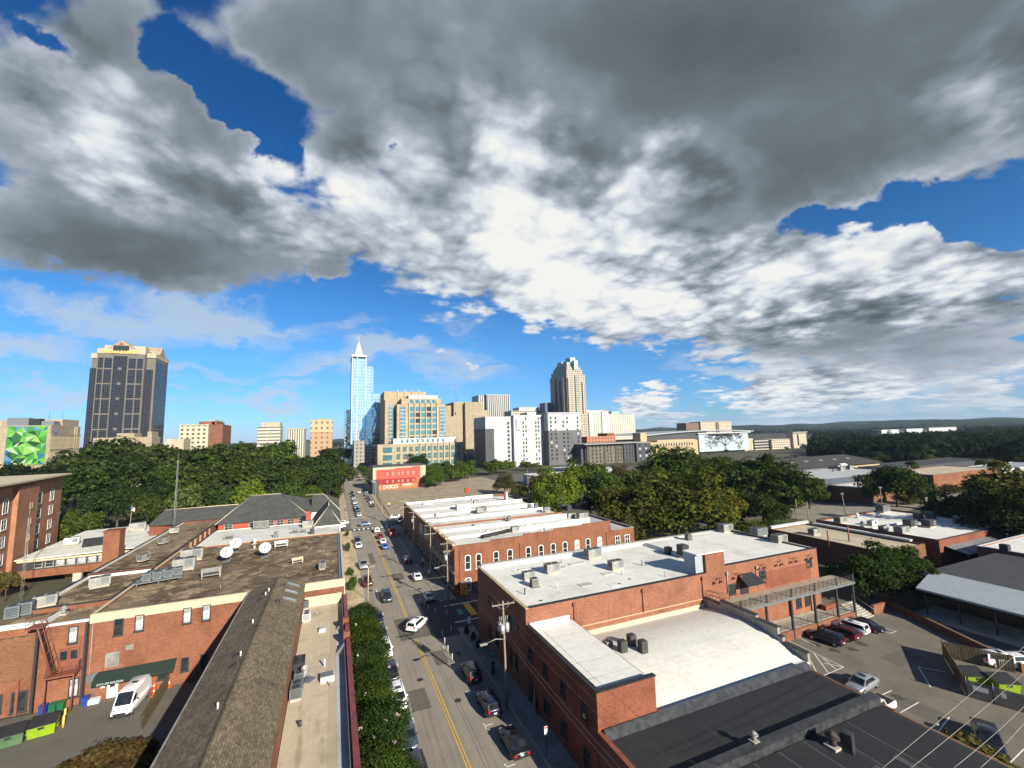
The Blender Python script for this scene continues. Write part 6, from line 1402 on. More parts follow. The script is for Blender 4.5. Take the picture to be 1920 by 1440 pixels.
def blue_store():
    b = flat_building('slate_blue_store', 'dark slate blue store with a band of large windows across the road', 'store', 197, 262, 124, 156, 9.0, plain('slate_blue_cladding', (.050, .066, .085), .6, 0, .12), ROOF_G, .5, PALEM)
    for k in range(6): window(b, 196.97, 128+k*3.0, 4.7, 2.5, 2.4, 'W', 'cross', GLASS, PALEM); window(b, 196.97, 128+k*3.0, .7, 2.5, 2.8, 'W', 'cross', GLASS, PALEM)
    z = 8.55
    for px, py, k, s in ((1520, 876, 'package', 1.5), (1545, 873, 'hood', 2.0), (1563, 884, 'vent', 1.3), (1577, 882, 'package', 1.4), (1594, 880, 'package', 1.5)):
        x, y, _ = on(px, py, z); hvac(k, min(max(x, 201), 258), min(max(y, 128), 152), z-.04, 'grey machine on the roof of the slate blue store', 0, s, 'machines on the slate blue store')
    c = flat_building('brick_store', 'dark brick store with a white roof joined to the slate blue store', 'store', 200, 250, 111, 123.9, 6.2, BRICK_D, ROOF_W, .25, STUCCOW)
    d = thing('gabled_hall', 'long hall with a dark gabled roof and a row of roof lights', 'hall', (270, 185, 0)); block(d, 'wall', 228, 322, 168, 205, 0, 8.0, TAN)
    m = MB(); m.quad([(226, 166, 8), (324, 166, 8), (320, 187, 12.5), (231, 187, 12.5)]); m.quad([(231, 187, 12.5), (320, 187, 12.5), (324, 207, 8), (226, 207, 8)]); m.quad([(226, 166, 8), (231, 187, 12.5), (226, 207, 8)]); m.quad([(324, 166, 8), (324, 207, 8), (320, 187, 12.5)]); m.build('roof', plain('dark_felt', (.040, .038, .037), .85, 0, .15, .3), d)
    for k in range(6): MB().obox((240+k*13.5, 178, 10.62), 3.2, 1.6, .25, 0, 0, ('X', .21)).build('roof_light', PALEM, d)
blue_store()
def right_row():
    b = flat_building('equipment_roof_building', 'wide brick building whose white roof is crowded with machines, right of the big tree', 'building', 124.7, 158, 55.5, 82, 6.0, BRICK_B, ROOF_W, .35, BLACKM)
    MB().box(125.1, 157.6, 69.5, 69.8, 5.4, 5.95).build('divider', WHITE, b)
    for px, py, k, s, mt in ((1576, 978, 'package', 1.35, PALEM), (1650, 957, 'package', 1.6, GREYM), (1646, 966, 'vent', 1.3, WHITE), (1607, 968, 'vent', 1.4, WHITE), (1635, 982, 'package', 1.0, WHITE), (1618, 984, 'vent', 1.4, PALEM), (1653, 993, 'package', 1.0, PALEM), (1680, 1000, 'package', 1.4, PALEM), (1707, 985, 'package', 1.4, DARKM), (1742, 985, 'package', 1.4, DARKM), (1722, 972, 'condenser', 1.8, DARKM), (1745, 970, 'condenser', 1.9, GREYM), (1799, 978, 'condenser', 1.9, GREYM)):
        x, y, _ = on(px, py, 6.1); hvac(k, min(max(x, 126.6), 156), min(max(y, 57), 80.5), 5.62, 'roof machine on the wide white roof right of the big tree', 0.0, s, 'machines on the crowded white roof', mat=mt)
    a = thing('tin_canopy', 'rusty tin canopy along the side of the crowded white roof', 'canopy', (140, 53, 0)); m = MB(); m.quad([(126.5, 51.6, 3.6), (157, 52.0, 3.6), (158, 55.3, 4.6), (126.5, 55.3, 4.6)]); m.build('roof', plain('rusty_tin', (.20, .21, .22), .5, .3, .2, .4, .5, ((.14, .06, .035), .8)), a)
    m = MB()
    for k in range(6): m.tube([(127.5+k*5.8, 51.9, 0), (127.5+k*5.8, 51.9, 3.6)], .09, 5)
    m.build('post', DARKM, a)
    c = flat_building('tan_roof_annex', 'long dark brick annex with a tan roof and white parapet', 'building', 108.5, 123.5, 57.5, 84, 5.0, BRICK_D, ROOF_T, .4)
    m = MB(); m.box(108.5, 123.5, 83.3, 84.02, 5.002, 5.7); m.box(123.0, 124.6, 60, 82, 5.002, 5.4); m.build('coping', STUCCOW, c)
    x, y, _ = on(1527, 1000, 5); hvac('package', x, y, 4.58, 'grey unit on the tan annex roof', 0, 1.2)
    for px, py in ((1592, 1012), (1554, 1022)): x, y, _ = on(px, py, 5); t = thing('vent_stack', 'tall vent stack on the tan annex roof', 'vent stack', (x, y, 4.6), 0, 'vent stacks on the annex'); MB().tube([(x, y, 4.6), (x, y, 8.2)], .16, 6).build('pipe', RUSTM, t)
    d = thing('market_hall', 'big dark roofed market hall with a long pale metal canopy in the right corner', 'market hall', (120, 38, 0))
    MB().box(101, 150, 24, 45.5, 0, 5.2).build('wall', BRICK_D, d); m = MB(); m.box(96.5, 152, 23.5, 46.5, 5.22, 5.5); m.build('roof', ROOF_D, d)
    m = MB(); m.quad([(90.5, 44.2, 4.7), (90.5, 22, 4.7), (98.5, 22, 5.9), (98.5, 45.5, 5.9)]); m.quad([(98.5, 22, 5.9), (90.5, 22, 4.7), (90.5, 22, 4.4), (98.5, 22, 5.6)]); m.quad([(90.5, 22, 4.4), (90.5, 44.2, 4.4), (98.5, 45.5, 5.6), (98.5, 22, 5.6)]); m.quad([(90.5, 22, 4.4), (90.5, 22, 4.7), (90.5, 44.2, 4.7), (90.5, 44.2, 4.4)]); m.build('canopy', METAL_R, d)
    for k in range(6): MB().tube([(91.5, 23+k*4.1, 0), (91.5, 23+k*4.1, 4.45)], .12, 6).build('post', DARKM, d)
    MB().box(90.5, 97, 23, 45, 0.02, .5).build('platform', CONC, d)
    e = flat_building('white_roof_store', 'store with a clean white roof at the right edge of the view', 'building', 125, 175, 30, 49.5, 6.1, BRICK_D, ROOF_W, .25, STUCCOW)
    x, y, _ = on(1885, 1032, 6.1); hvac('condenser', x, y, 5.8, 'small dark unit on the clean white roof at the right edge', 0, 1.4, mat=DARKM)
    for nm, lb, x0, x1, y0, y1, h, wl, rf in (('brick_store', 'long brick store with white roof behind the cypress trees', 205, 262, 66, 84, 6.0, BRICK_D, ROOF_W), ('orange_brick_store', 'orange brick store with a flat roof behind the round tree', 268, 330, 118, 140, 7.0, BRICK_A, ROOF_T), ('platform_roof', 'long black platform roof in front of the far trees', 300, 420, 150, 172, 6.5, CHAR, ROOF_D), ('long_shed', 'long pale shed right of the orange brick store', 335, 400, 118, 135, 6.0, STUCCOW, METAL_R), ('dark_canopy', 'flat dark canopy roof below the cream parking deck', 330, 372, 235, 262, 7, CHAR, ROOF_D)):
        flat_building(nm, lb, 'building', x0, x1, y0, y1, h, wl, rf, .25)
right_row()

# ------------------------------------------------------------------ trees
LEAF = {'oak': leafy('oak_leaves', (0.042, 0.062, 0.016)), 'deep': leafy('deep_leaves', (0.031, 0.049, 0.014)), 'mid': leafy('mid_leaves', (0.058, 0.090, 0.018)), 'bright': leafy('bright_leaves', (0.095, 0.135, 0.020)),
        'yellow': leafy('yellowing_leaves', (0.108, 0.100, 0.017), (0.055, 0.075, 0.015)), 'olive': leafy('olive_leaves', (0.085, 0.082, 0.030)), 'sage': leafy('sage_leaves', (0.080, 0.105, 0.038)), 'rust': leafy('rusty_leaves', (0.105, 0.062, 0.026), (0.055, 0.058, 0.018)), 'myrtle': leafy('myrtle_leaves', (0.036, 0.060, 0.013)), 'dark': leafy('dark_leaves', (0.020, 0.030, 0.012)), 'cypress': leafy('cypress_leaves', (0.012, 0.022, 0.010))}
def cards(name, C, N, S, rng, bend=0.0):
    """a mesh of leaf cards: centres C, normals N, half sizes S"""
    n = len(C); a = rng.normal(size=(n, 3)); t = np.cross(N, a); t /= np.linalg.norm(t, axis=1)[:, None]+1e-9; b = np.cross(N, t)
    S = S[:, None]; k = rng.uniform(.6, 1.0, (n, 1))
    V = np.stack([C-t*S-b*S*k*.5, C+t*S*.3-b*S*k, C+t*S+b*S*k*.5, C-t*S*.3+b*S*k], 1).reshape(-1, 3).astype(np.float32)
    me = bpy.data.meshes.new(name); me.vertices.add(4*n); me.vertices.foreach_set('co', V.ravel())
    me.loops.add(4*n); me.loops.foreach_set('vertex_index', np.arange(4*n, dtype=np.int32)); me.polygons.add(n)
    me.polygons.foreach_set('loop_start', np.arange(0, 4*n, 4, dtype=np.int32)); me.update(calc_edges=True); me.validate(); return me
def crown_points(rng, n, R, z0, z1, lobes=16, spread=.62, lr=(.30, .50), low=.35, flat=1.0):
    zc = (z0+z1)/2; hz = (z1-z0)/2; L = []
    for i in range(lobes):
        d = rng.normal(size=3); d /= np.linalg.norm(d); d[2] = abs(d[2])*1.1-low if rng.random() < .8 else d[2]
        rr = spread*rng.uniform(.65, 1.1); r = rng.uniform(*lr)*R
        L.append((d[0]*rr*R, d[1]*rr*R, zc+d[2]*rr*hz, r))
    L.append((0, 0, zc, .5*R)); L = np.array(L); w = L[:, 3]**2; w /= w.sum()
    k = rng.choice(len(L), n, p=w); d = rng.normal(size=(n, 3)); d /= np.linalg.norm(d, axis=1)[:, None]; flip = (d[:, 2] < -.2) & (rng.random(n) < .55); d[flip, 2] *= -1
    rad = L[k, 3]*(1.0+.16*rng.normal(size=n)-.30*rng.random(n)**1.6); P_ = L[k, :3]+d*rad[:, None]*np.array([1, 1, .82*flat])
    gap = np.sin(P_[:, 0]*2.9/R*4+lobes)+np.sin(P_[:, 1]*3.3/R*4+1.7)+np.sin(P_[:, 2]*3.7/R*4+.5); keep = (gap < 1.25) | (rng.random(n) < .25); P_ = P_[keep]; d = d[keep]; n = len(P_)
    N = d*.9+rng.normal(size=(n, 3))*.55+np.array([0, 0, .35]); N /= np.linalg.norm(N, axis=1)[:, None]
    return P_, N
def trunk_mesh(rng, h, r, R, z0, z1, limbs=7):
    m = MB(); m.tube([(0, 0, 0), (r*.3, 0, h*.4), (0, r*.4, h)], r, 8, 0, r*.5)
    for i in range(limbs):
        a = 2*math.pi*i/limbs+rng.uniform(-.3, .3); s = rng.uniform(.55, .95)*h; e = rng.uniform(.35, .8)*R; ze = z0+(z1-z0)*rng.uniform(.3, .8)
        m.tube([(0, 0, s), (math.cos(a)*e*.45, math.sin(a)*e*.45, s+(ze-s)*.6), (math.cos(a)*e, math.sin(a)*e, ze)], r*.42, 5, 0, r*.1)
    return m.mesh('trunk', BARK)
TREES = {}
def tree_kind(key, seeds, n, R, z0, z1, leaf, lobes=16, spread=.62, lr=(.3, .5), r=.4, limbs=7, low=.35, flat=1.0):
    TREES[key] = []
    for s in seeds:
        rng = np.random.default_rng(s); C, N = crown_points(rng, n, R, z0, z1, lobes, spread, lr, low, flat); n = len(C)
        TREES[key].append((cards('crown', C, N, leaf*rng.uniform(.6, 1.25, n), rng), trunk_mesh(rng, z0+(z1-z0)*.35, r, R, z0, z1, limbs), z1))
tree_kind('broad', (1, 2, 3, 4), 9000, 10, 5, 27, .62, 26, .68, (.24, .42), .7, 9)
tree_kind('round', (11, 12, 13), 5000, 4.8, 2.2, 11, .32, 16, .62, (.28, .48), .25)
tree_kind('fine', (21, 22, 23), 17000, 8.2, 1.2, 15.5, .30, 40, .76, (.16, .36), .4, 10, .7)
tree_kind('myrtle', (31, 32, 33), 15000, 2.5, 1.0, 5.9, .085, 26, .58, (.30, .5), .09, 6)
tree_kind('low', (41, 42), 9000, 6.2, 2.4, 9.0, .26, 22, .70, (.26, .42), .3, 8, .1, .7)
tree_kind('bush', (51, 52), 3500, 1.6, 0.0, 2.2, .11, 12, .6, (.35, .55), .06, 4)
def cypress_kind():
    TREES['cypress'] = []
    for s in (61, 62):
        rng = np.random.default_rng(s); n = 2600; z = 11*rng.random(n)**.85; a = rng.uniform(0, 6.283, n); rr = 1.1*np.clip(1-(z/11.2)**2.2, 0, 1)**.7*(.9+.25*rng.random(n))
        d = np.stack([np.cos(a), np.sin(a), .25+0*a], 1); TREES['cypress'].append((cards('crown', np.stack([rr*np.cos(a), rr*np.sin(a), z+.3], 1), d/np.linalg.norm(d, axis=1)[:, None]+rng.normal(size=(n, 3))*.3, .22*rng.uniform(.6, 1.2, n), rng), trunk_mesh(rng, 2, .15, .5, 1, 3, 3), 11.3))
cypress_kind()
_tr = random.Random(4)
def tree(kind, leaf, x, y, h, label, group=None, wide=1.0, z=0.0, name=None, cat='tree'):
    cr, tk, H = _tr.choice(TREES[kind]); s = h/H
    t = thing(name or {'cypress': 'cypress_tree', 'bush': 'shrub'}.get(kind, 'broadleaf_tree'), label, cat if kind != 'bush' else 'shrub', (x, y, z), _tr.uniform(0, 6.28), group, True); t.scale = (s*wide, s*wide, s)
    c = link('crown', cr, t); 
    if not cr.materials: cr.materials.append(None)
    c.material_slots[0].link = 'OBJECT'; c.material_slots[0].material = LEAF[leaf]
    link('trunk', tk, t); return t
def tree_px(kind, leaf, px, py, Y, label, group=None, wide=1.0, dy=0.0):
    t = PY(px, py, Y); return tree(kind, leaf, t.x, Y, t.z*1.08, label, group, wide)
G = 'tall trees of the wood left of the street'
BK = 'tall dark oak in the back row of the wood left of the street'; MD = 'big dark oak in the middle of the wood left of the street'; FR = 'lower leafy tree along the near edge of the wood left of the street'
for px, py in ((150, 838), (215, 816), (285, 822), (345, 835), (405, 827), (462, 826), (522, 820), (572, 850), (618, 840), (645, 868)): tree_px('broad', 'oak' if px != 522 else 'mid', px, py, 290+_tr.uniform(-15, 15), BK, 'back row of the left wood', 1.05)
for px, py in ((118, 885), (185, 858), (250, 850), (318, 868), (385, 872), (450, 850), (505, 855), (560, 872), (600, 888), (628, 908), (90, 930)): tree_px('broad', 'deep' if px < 300 else 'oak', px, py, 235+_tr.uniform(-12, 12), MD, 'middle row of the left wood', 1.0)
for px, py, lf in ((225, 905, 'deep'), (290, 900, 'deep'), (180, 915, 'deep'), (415, 905, 'oak'), (585, 905, 'mid'), (620, 935, 'oak'), (540, 900, 'mid')): tree_px('broad', lf, px, py, 205+_tr.uniform(-6, 6), FR, 'near edge of the left wood', .95)
for px, py, lf, lb in ((352, 905, 'sage', 'pale sage green tree in front of the wood beside the lattice mast'), (470, 892, 'bright', 'brighter green tree rising above the slate roof ridge'), (425, 925, 'mid', 'small round tree behind the long slate wing'), (275, 925, 'oak', 'dark tree behind the flag and chimney'), (510, 915, 'mid', 'leafy tree just behind the slate roof ridge'), (575, 925, 'mid', 'leafy tree behind the right slate roof')): tree_px('broad', lf, px, py, 190, lb, None, .8)
tree_px('fine', 'mid', 140, 952, 178, 'light green tree between the brown brick block and the dark wood'); 
for px, py in ((20, 865), (60, 868), (98, 872)): tree_px('broad', 'dark', px, py, 255, 'dark tree top in front of the triangle mural', 'dark trees below the mural')
for k, (x, y) in enumerate(((2.5, 215), (1.5, 240), (3.0, 268), (2.0, 300), (1.0, 335), (-1, 370))): tree('broad', 'mid' if k % 2 else 'oak', x-4, y, 22-k*.6, 'street side tree at the right edge of the left wood', 'trees overhanging the far street', .75)
for k, (x, y) in enumerate(((24, 345), (25, 372), (24, 400))): tree('round', 'mid', x, y, 10, 'small street tree on the right of the far street', 'street trees by the courthouse')
tree('broad', 'dark', 12, 560, 24, 'dark tree mass closing the far end of the street', None, 1.3)
for px, py, Y, lf in ((808, 868, 300, 'mid'), (832, 862, 318, 'mid'), (870, 862, 312, 'bright'), (852, 878, 300, 'bright'), (806, 888, 290, 'olive'), (845, 870, 330, 'mid')): tree_px('fine', lf, px, py, Y, 'green bushy tree at the far edge of the dirt lot', 'trees at the edge of the dirt lot', 1.2)
for px, py, Y, lf, lb in ((925, 858, 330, 'mid', 'rounded green tree left of the white hotel foot'), (950, 862, 340, 'bright', 'yellow green tree in front of the white hotel'), (985, 862, 352, 'mid', 'small green tree under the white hotel windows'), (1005, 866, 352, 'bright', 'pale green tree beside the grey hotel base'), (783, 850, 420, 'deep', 'small dark conical tree in front of the courthouse podium'), (708, 880, 330, 'mid', 'small tree at the street corner left of the mural building'), (945, 888, 222, 'olive', 'thin olive tree beyond the white row roof'), (975, 905, 200, 'olive', 'low olive shrubby tree at the end of the white row roof'), (1000, 905, 215, 'rust', 'small rusty tree beside the grey store'), (1160, 872, 235, 'rust', 'small red brown tree in front of the grey flats')): tree_px('fine', lf, px, py, Y, lb, None, 1.3 if py < 870 else 1.1)
tree_px('fine', 'mid', 1100, 853, 160, 'large green tree behind the white row, right of the yellow green one', None, 1.15)
tree_px('fine', 'bright', 1047, 872, 150, 'yellow green tree behind the white row roof', None, .95); tree_px('fine', 'bright', 1030, 905, 140, 'small yellow green tree at the edge of the row roof', None, .9); tree_px('round', 'deep', 1120, 915, 135, 'dark green tree low behind the brick row')
for px, py, Y, lf, w, lb in ((1262, 880, 103, 'yellow', 1.35, 'big yellowing tree, the middle one behind the warehouse'), (1195, 900, 106, 'yellow', 1.3, 'yellowing tree at the left of the autumn group behind the warehouse'), (1330, 905, 104, 'yellow', 1.25, 'yellow green tree at the right of the autumn group behind the warehouse'), (1180, 950, 101, 'olive', .8, 'low olive tree beside the brick annex'), (1355, 940, 100, 'bright', .8, 'bright yellow green tree low beside the dark tall trees')): tree_px('fine', lf, px, py, Y, lb, None, w)
for px, py, Y, lf, w, lb in ((1262, 834, 170, 'mid', 1.35, 'tall green tree behind the yellowing trees'), (1312, 845, 160, 'oak', 1.3, 'dark green tree between the yellow and the tall dark trees'), (1400, 843, 118, 'oak', 1.2, 'tallest dark green tree right of the yellowing trees'), (1450, 862, 110, 'oak', 1.2, 'dark green tree leaning over the white end wall'), (1425, 915, 102, 'deep', 1.2, 'dark tree with low branches behind the warehouse corner'), (1365, 865, 128, 'mid', .9, 'green tree left of the tallest dark tree')): tree_px('fine', lf, px, py, Y, lb, None, w)
for x, y, h, lf, lb in ((92.5, 52.0, 9.2, 'oak', 'near shade tree at the corner of the parking lot'), (103, 53.5, 9.4, 'deep', 'far shade tree beside the market hall'), (97.5, 47.5, 7.5, 'deep', 'dark low tree between the shade tree and the metal canopy')): tree('fine', lf, x, y, h, lb, None, 1.25)
for px, py, Y, kd, lf, lb in ((1672, 860, 101, 'fine', 'oak', 'big round dark tree right of the slate blue store'), (1650, 848, 212, 'fine', 'mid', 'round tree above the gabled hall'), (1712, 850, 196, 'fine', 'mid', 'feathery tree right of the big round tree'), (1775, 846, 190, 'fine', 'mid', 'wide tree behind the platform roof'), (1845, 848, 180, 'fine', 'olive', 'olive tree behind the long pale shed'), (1905, 858, 58, 'fine', 'olive', 'big tree at the right edge of the view'), (1893, 900, 54, 'fine', 'dark', 'dark tree in shade at the right edge above the white roof'), (1545, 842, 330, 'fine', 'mid', 'leafy tree in front of the cream parking deck'), (1580, 850, 320, 'fine', 'olive', 'thin tree right of the dark canopy roof'), (1475, 838, 390, 'round', 'bright', 'bright tree at the foot of the cream parking deck'), (1620, 855, 300, 'round', 'mid', 'small tree behind the gabled hall'), (1362, 842, 400, 'round', 'bright', 'pale tree at the foot of the convention hall'), (1330, 850, 380, 'round', 'bright', 'pale bush tree by the panel wall')): tree_px(kd, lf, px, py, Y, lb, None, 1.1)
for px, pt, pb in ((1728, 886, 945), (1751, 893, 955), (1831, 902, 962), (1857, 905, 965)):
    q = P(px, pb); h = PY(px, pt, q.y).z; tree('cypress', 'cypress', q.x, q.y, h, 'slim dark cypress standing right of the big round tree', 'row of dark cypresses')
for px, py, r, lf, lb in ((1703, 945, 2.6, 'olive', 'wide low olive shrub in front of the cypresses'), (1475, 1005, 2.4, 'mid', 'round green shrub behind the warehouse corner'), (1835, 925, 2.5, 'deep', 'hedge like dark shrub behind the white roofed brick store'), (1780, 925, 2.5, 'olive', 'olive shrub below the orange brick store')):
    q = P(px, py); tree('bush', lf, q.x, q.y, 3.2*r/2.0, lb, None, 1.5)
for k, (px, py, Y, lf) in enumerate(((1150, 905, 150, 'mid'), (1135, 880, 185, 'oak'), (1180, 885, 160, 'olive'), (1215, 870, 150, 'mid'), (1340, 870, 140, 'oak'), (1375, 860, 150, 'mid'), (1290, 870, 138, 'mid'), (1480, 880, 140, 'oak'), (1465, 910, 112, 'mid'), (1385, 905, 112, 'deep'), (1350, 915, 112, 'olive'), (1075, 880, 190, 'mid'), (1020, 880, 200, 'olive'))):
    tree_px('fine', lf, px, py, Y, 'leafy tree filling the green band behind the warehouse', 'green band behind the warehouse', 1.15)
for k in range(14): tree('bush', _tr.choice(('deep', 'mid', 'olive')), 66+k*4.6+_tr.uniform(-1, 1), 94+_tr.uniform(-2, 3), _tr.uniform(2.6, 4.2), 'low shrub in the undergrowth behind the warehouse', 'undergrowth behind the warehouse', 1.6)
for k, (px, py, Y, lf) in enumerate(((1560, 848, 262, 'oak'), (1600, 846, 240, 'mid'), (1690, 846, 205, 'oak'), (1740, 845, 196, 'oak'), (1810, 845, 186, 'oak'), (1880, 844, 178, 'oak'), (1915, 846, 172, 'mid'), (1870, 858, 150, 'deep'), (1840, 858, 148, 'mid'), (1640, 845, 222, 'oak'), (1525, 835, 330, 'oak'))):
    tree_px('fine', lf, px, py, Y, 'round leafy tree in the belt beyond the right hand roofs', 'tree belt beyond the right hand roofs', 1.25)
_r = random.Random(12); boxes = [(197, 262, 124, 156), (200, 250, 111, 124), (226, 324, 166, 207), (268, 330, 118, 140), (300, 420, 150, 172), (335, 400, 118, 135), (205, 262, 66, 84), (330, 372, 235, 262), (115, 160, 236, 262), (150, 186, 264, 290), (150, 300, 95, 110)]
n_ = 0
while n_ < 46:
    x, y = _r.uniform(165, 470), _r.uniform(62, 235)
    if any(a-4 < x < b+4 and c-4 < y < d+4 for a, b, c, d in boxes) or x < y*1.15: continue
    tree('fine' if n_ % 3 else 'round', _r.choice(('oak', 'mid', 'deep', 'olive')), x, y, _r.uniform(8.5, 13.5), 'scattered tree between the low roofs on the right', 'scattered trees between the right hand roofs', 1.2); n_ += 1
for x, y, h in ((56.5, 277, 10.5), (61, 279, 11.5), (65, 284, 10)): tree('fine', 'mid', x, y, h, 'green bushy tree at the right end of the mural building', 'trees beside the mural building', 1.0)
# crape myrtles along the pavement, the rusty shrub in the yard, planting by the shops
for k, y in enumerate((42.5, 47.6, 52.6, 57.4, 62.2, 67.0, 72.0, 77.5)): tree('myrtle', 'myrtle', 4.55+.25*math.sin(k*2.1), y, 6.0+.5*math.sin(k*1.7), 'leafy crape myrtle in the row along the left sidewalk', 'crape myrtles along the left sidewalk', 1.22, .15)
def blossoms():
    for k, (px, py) in enumerate(((677, 1365), (700, 1383), (741, 1393), (745, 1340), (722, 1352), (686, 1300), (730, 1250), (668, 1170), (690, 1205), (671, 1228))):
        q = P(px, py, 5.2); t = thing('crape_myrtle_blossom', 'pale pink blossom cluster on the crape myrtle row', 'blossom', q[:], 0, 'pink blossoms on the myrtles', True); rng = np.random.default_rng(k); C = rng.normal(size=(26, 3))*.08; N = rng.normal(size=(26, 3)); N /= np.linalg.norm(N, axis=1)[:, None]; o = link('petals', cards('petals', C, N, np.full(26, .045), rng), t); o.data.materials.append(plain('pink_petals', (.62, .42, .48), .8))
blossoms()
for k, (px, py, h, w) in enumerate(((140, 1440, 2.2, 1.3), (190, 1425, 2.6, 1.2), (240, 1410, 2.7, 1.2), (268, 1440, 2.4, 1.2), (215, 1450, 2.6, 1.2))):
    q = P(px, py, 1.5); tree('bush', 'rust', q.x, q.y, h, 'rusty brown shrub in the yard beside the white van', 'rusty shrubs in the yard', w)
q = P(1845, 1437, 2); tree('bush', 'olive', q.x, q.y, 4.0, 'yellowish shrub top at the bottom right edge', None, 1.1)
q = P(12, 1100, 3); tree('round', 'olive', q.x, q.y, 7.0, 'olive shrubby tree at the left edge below the brown brick block', None, .8)
for px, py, s, lb in ((651, 1000, 1.0, 'small clipped shrub by the blue awning, farther one'), (653, 1027, 1.4, 'clipped shrub between two blue awnings'), (657, 1072, 1.2, 'clipped shrub in front of the white street wall'), (661, 1098, 1.6, 'feathery grass clump at the corner of the tan roof')): q = P(px, py, 1.0); tree('bush', 'mid', max(q.x, 3.0), q.y, 1.7*s, lb, None, .6)

# the far wood: thousands of crowns nobody could count
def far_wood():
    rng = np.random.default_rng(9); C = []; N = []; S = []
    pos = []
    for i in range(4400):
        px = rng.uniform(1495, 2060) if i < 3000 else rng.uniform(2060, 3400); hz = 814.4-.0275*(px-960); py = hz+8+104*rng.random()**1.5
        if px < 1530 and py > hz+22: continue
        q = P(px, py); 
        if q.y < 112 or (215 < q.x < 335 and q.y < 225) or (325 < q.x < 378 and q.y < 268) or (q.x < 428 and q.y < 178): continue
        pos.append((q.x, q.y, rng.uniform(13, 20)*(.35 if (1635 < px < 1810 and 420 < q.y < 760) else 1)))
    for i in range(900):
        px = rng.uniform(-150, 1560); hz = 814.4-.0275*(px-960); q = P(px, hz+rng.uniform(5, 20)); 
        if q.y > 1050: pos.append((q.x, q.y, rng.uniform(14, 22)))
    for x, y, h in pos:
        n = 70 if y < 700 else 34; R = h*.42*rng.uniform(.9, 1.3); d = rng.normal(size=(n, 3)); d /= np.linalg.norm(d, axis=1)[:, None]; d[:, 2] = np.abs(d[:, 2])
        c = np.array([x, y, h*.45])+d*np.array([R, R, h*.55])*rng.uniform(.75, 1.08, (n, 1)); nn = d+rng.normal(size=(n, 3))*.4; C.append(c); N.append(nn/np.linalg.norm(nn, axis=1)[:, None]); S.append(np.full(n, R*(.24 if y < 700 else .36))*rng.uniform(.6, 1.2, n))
    me = cards('far_wood', np.concatenate(C), np.concatenate(N), np.concatenate(S), rng); me.materials.append(leafy('cloud_shaded_leaves', (0.019, 0.029, 0.013)))  # leaf colour darkened to paint in the cloud shadow over this wood
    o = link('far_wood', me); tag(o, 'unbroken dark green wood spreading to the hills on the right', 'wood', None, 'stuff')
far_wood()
def hills():
    m = MB(); rng = random.Random(2); A = [R_(a) for a in np.linspace(-80, 105, 210)]; D = (2600, 3300, 4200, 5200, 6800, 9000)
    def hgt(a, d):
        k = min(1, max(0, (a-R_(2))/R_(35))); b = 20+ (36*k)*(min(1, (d-2500)/2300)); return (b+9*math.sin(a*23+d*.0017)+6*math.sin(a*51+d*.003)+4*math.sin(a*97+1))*(1 if d > 2700 else .25)*(.55 if a < R_(-5) else 1)
    idx = {}
    for i, a in enumerate(A):
        for j, d in enumerate(D): idx[i, j] = len(m.v); m.v.append((math.sin(a)*d, math.cos(a)*d, hgt(a, d)))
    for i in range(len(A)-1):
        for j in range(len(D)-1): m.f.append((idx[i, j], idx[i+1, j], idx[i+1, j+1], idx[i, j+1])); m.m.append(0); m.sm.append(True)
    mt, T, b, o = _base('wooded_hill'); pos = T.new('ShaderNodeNewGeometry').outputs['Position']; n1 = T.noise(pos, .03, 6, .7); n2 = T.noise(pos, .0022, 5, .6)
    cc = T.mix(T.sstep(n1, .3, .7), (0.007, 0.014, 0.009), (0.030, 0.042, 0.022)); cc = T.mix(T.math('MULTIPLY', T.sstep(n2, .52, .7), .5), cc, (.05, .058, .036)); T.l.new(cc, b.inputs['Base Color']); b.inputs['Roughness'].default_value = 1; b.inputs['Specular IOR Level'].default_value = 0
    tag(m.build('hills', mt), kind='structure')
hills()

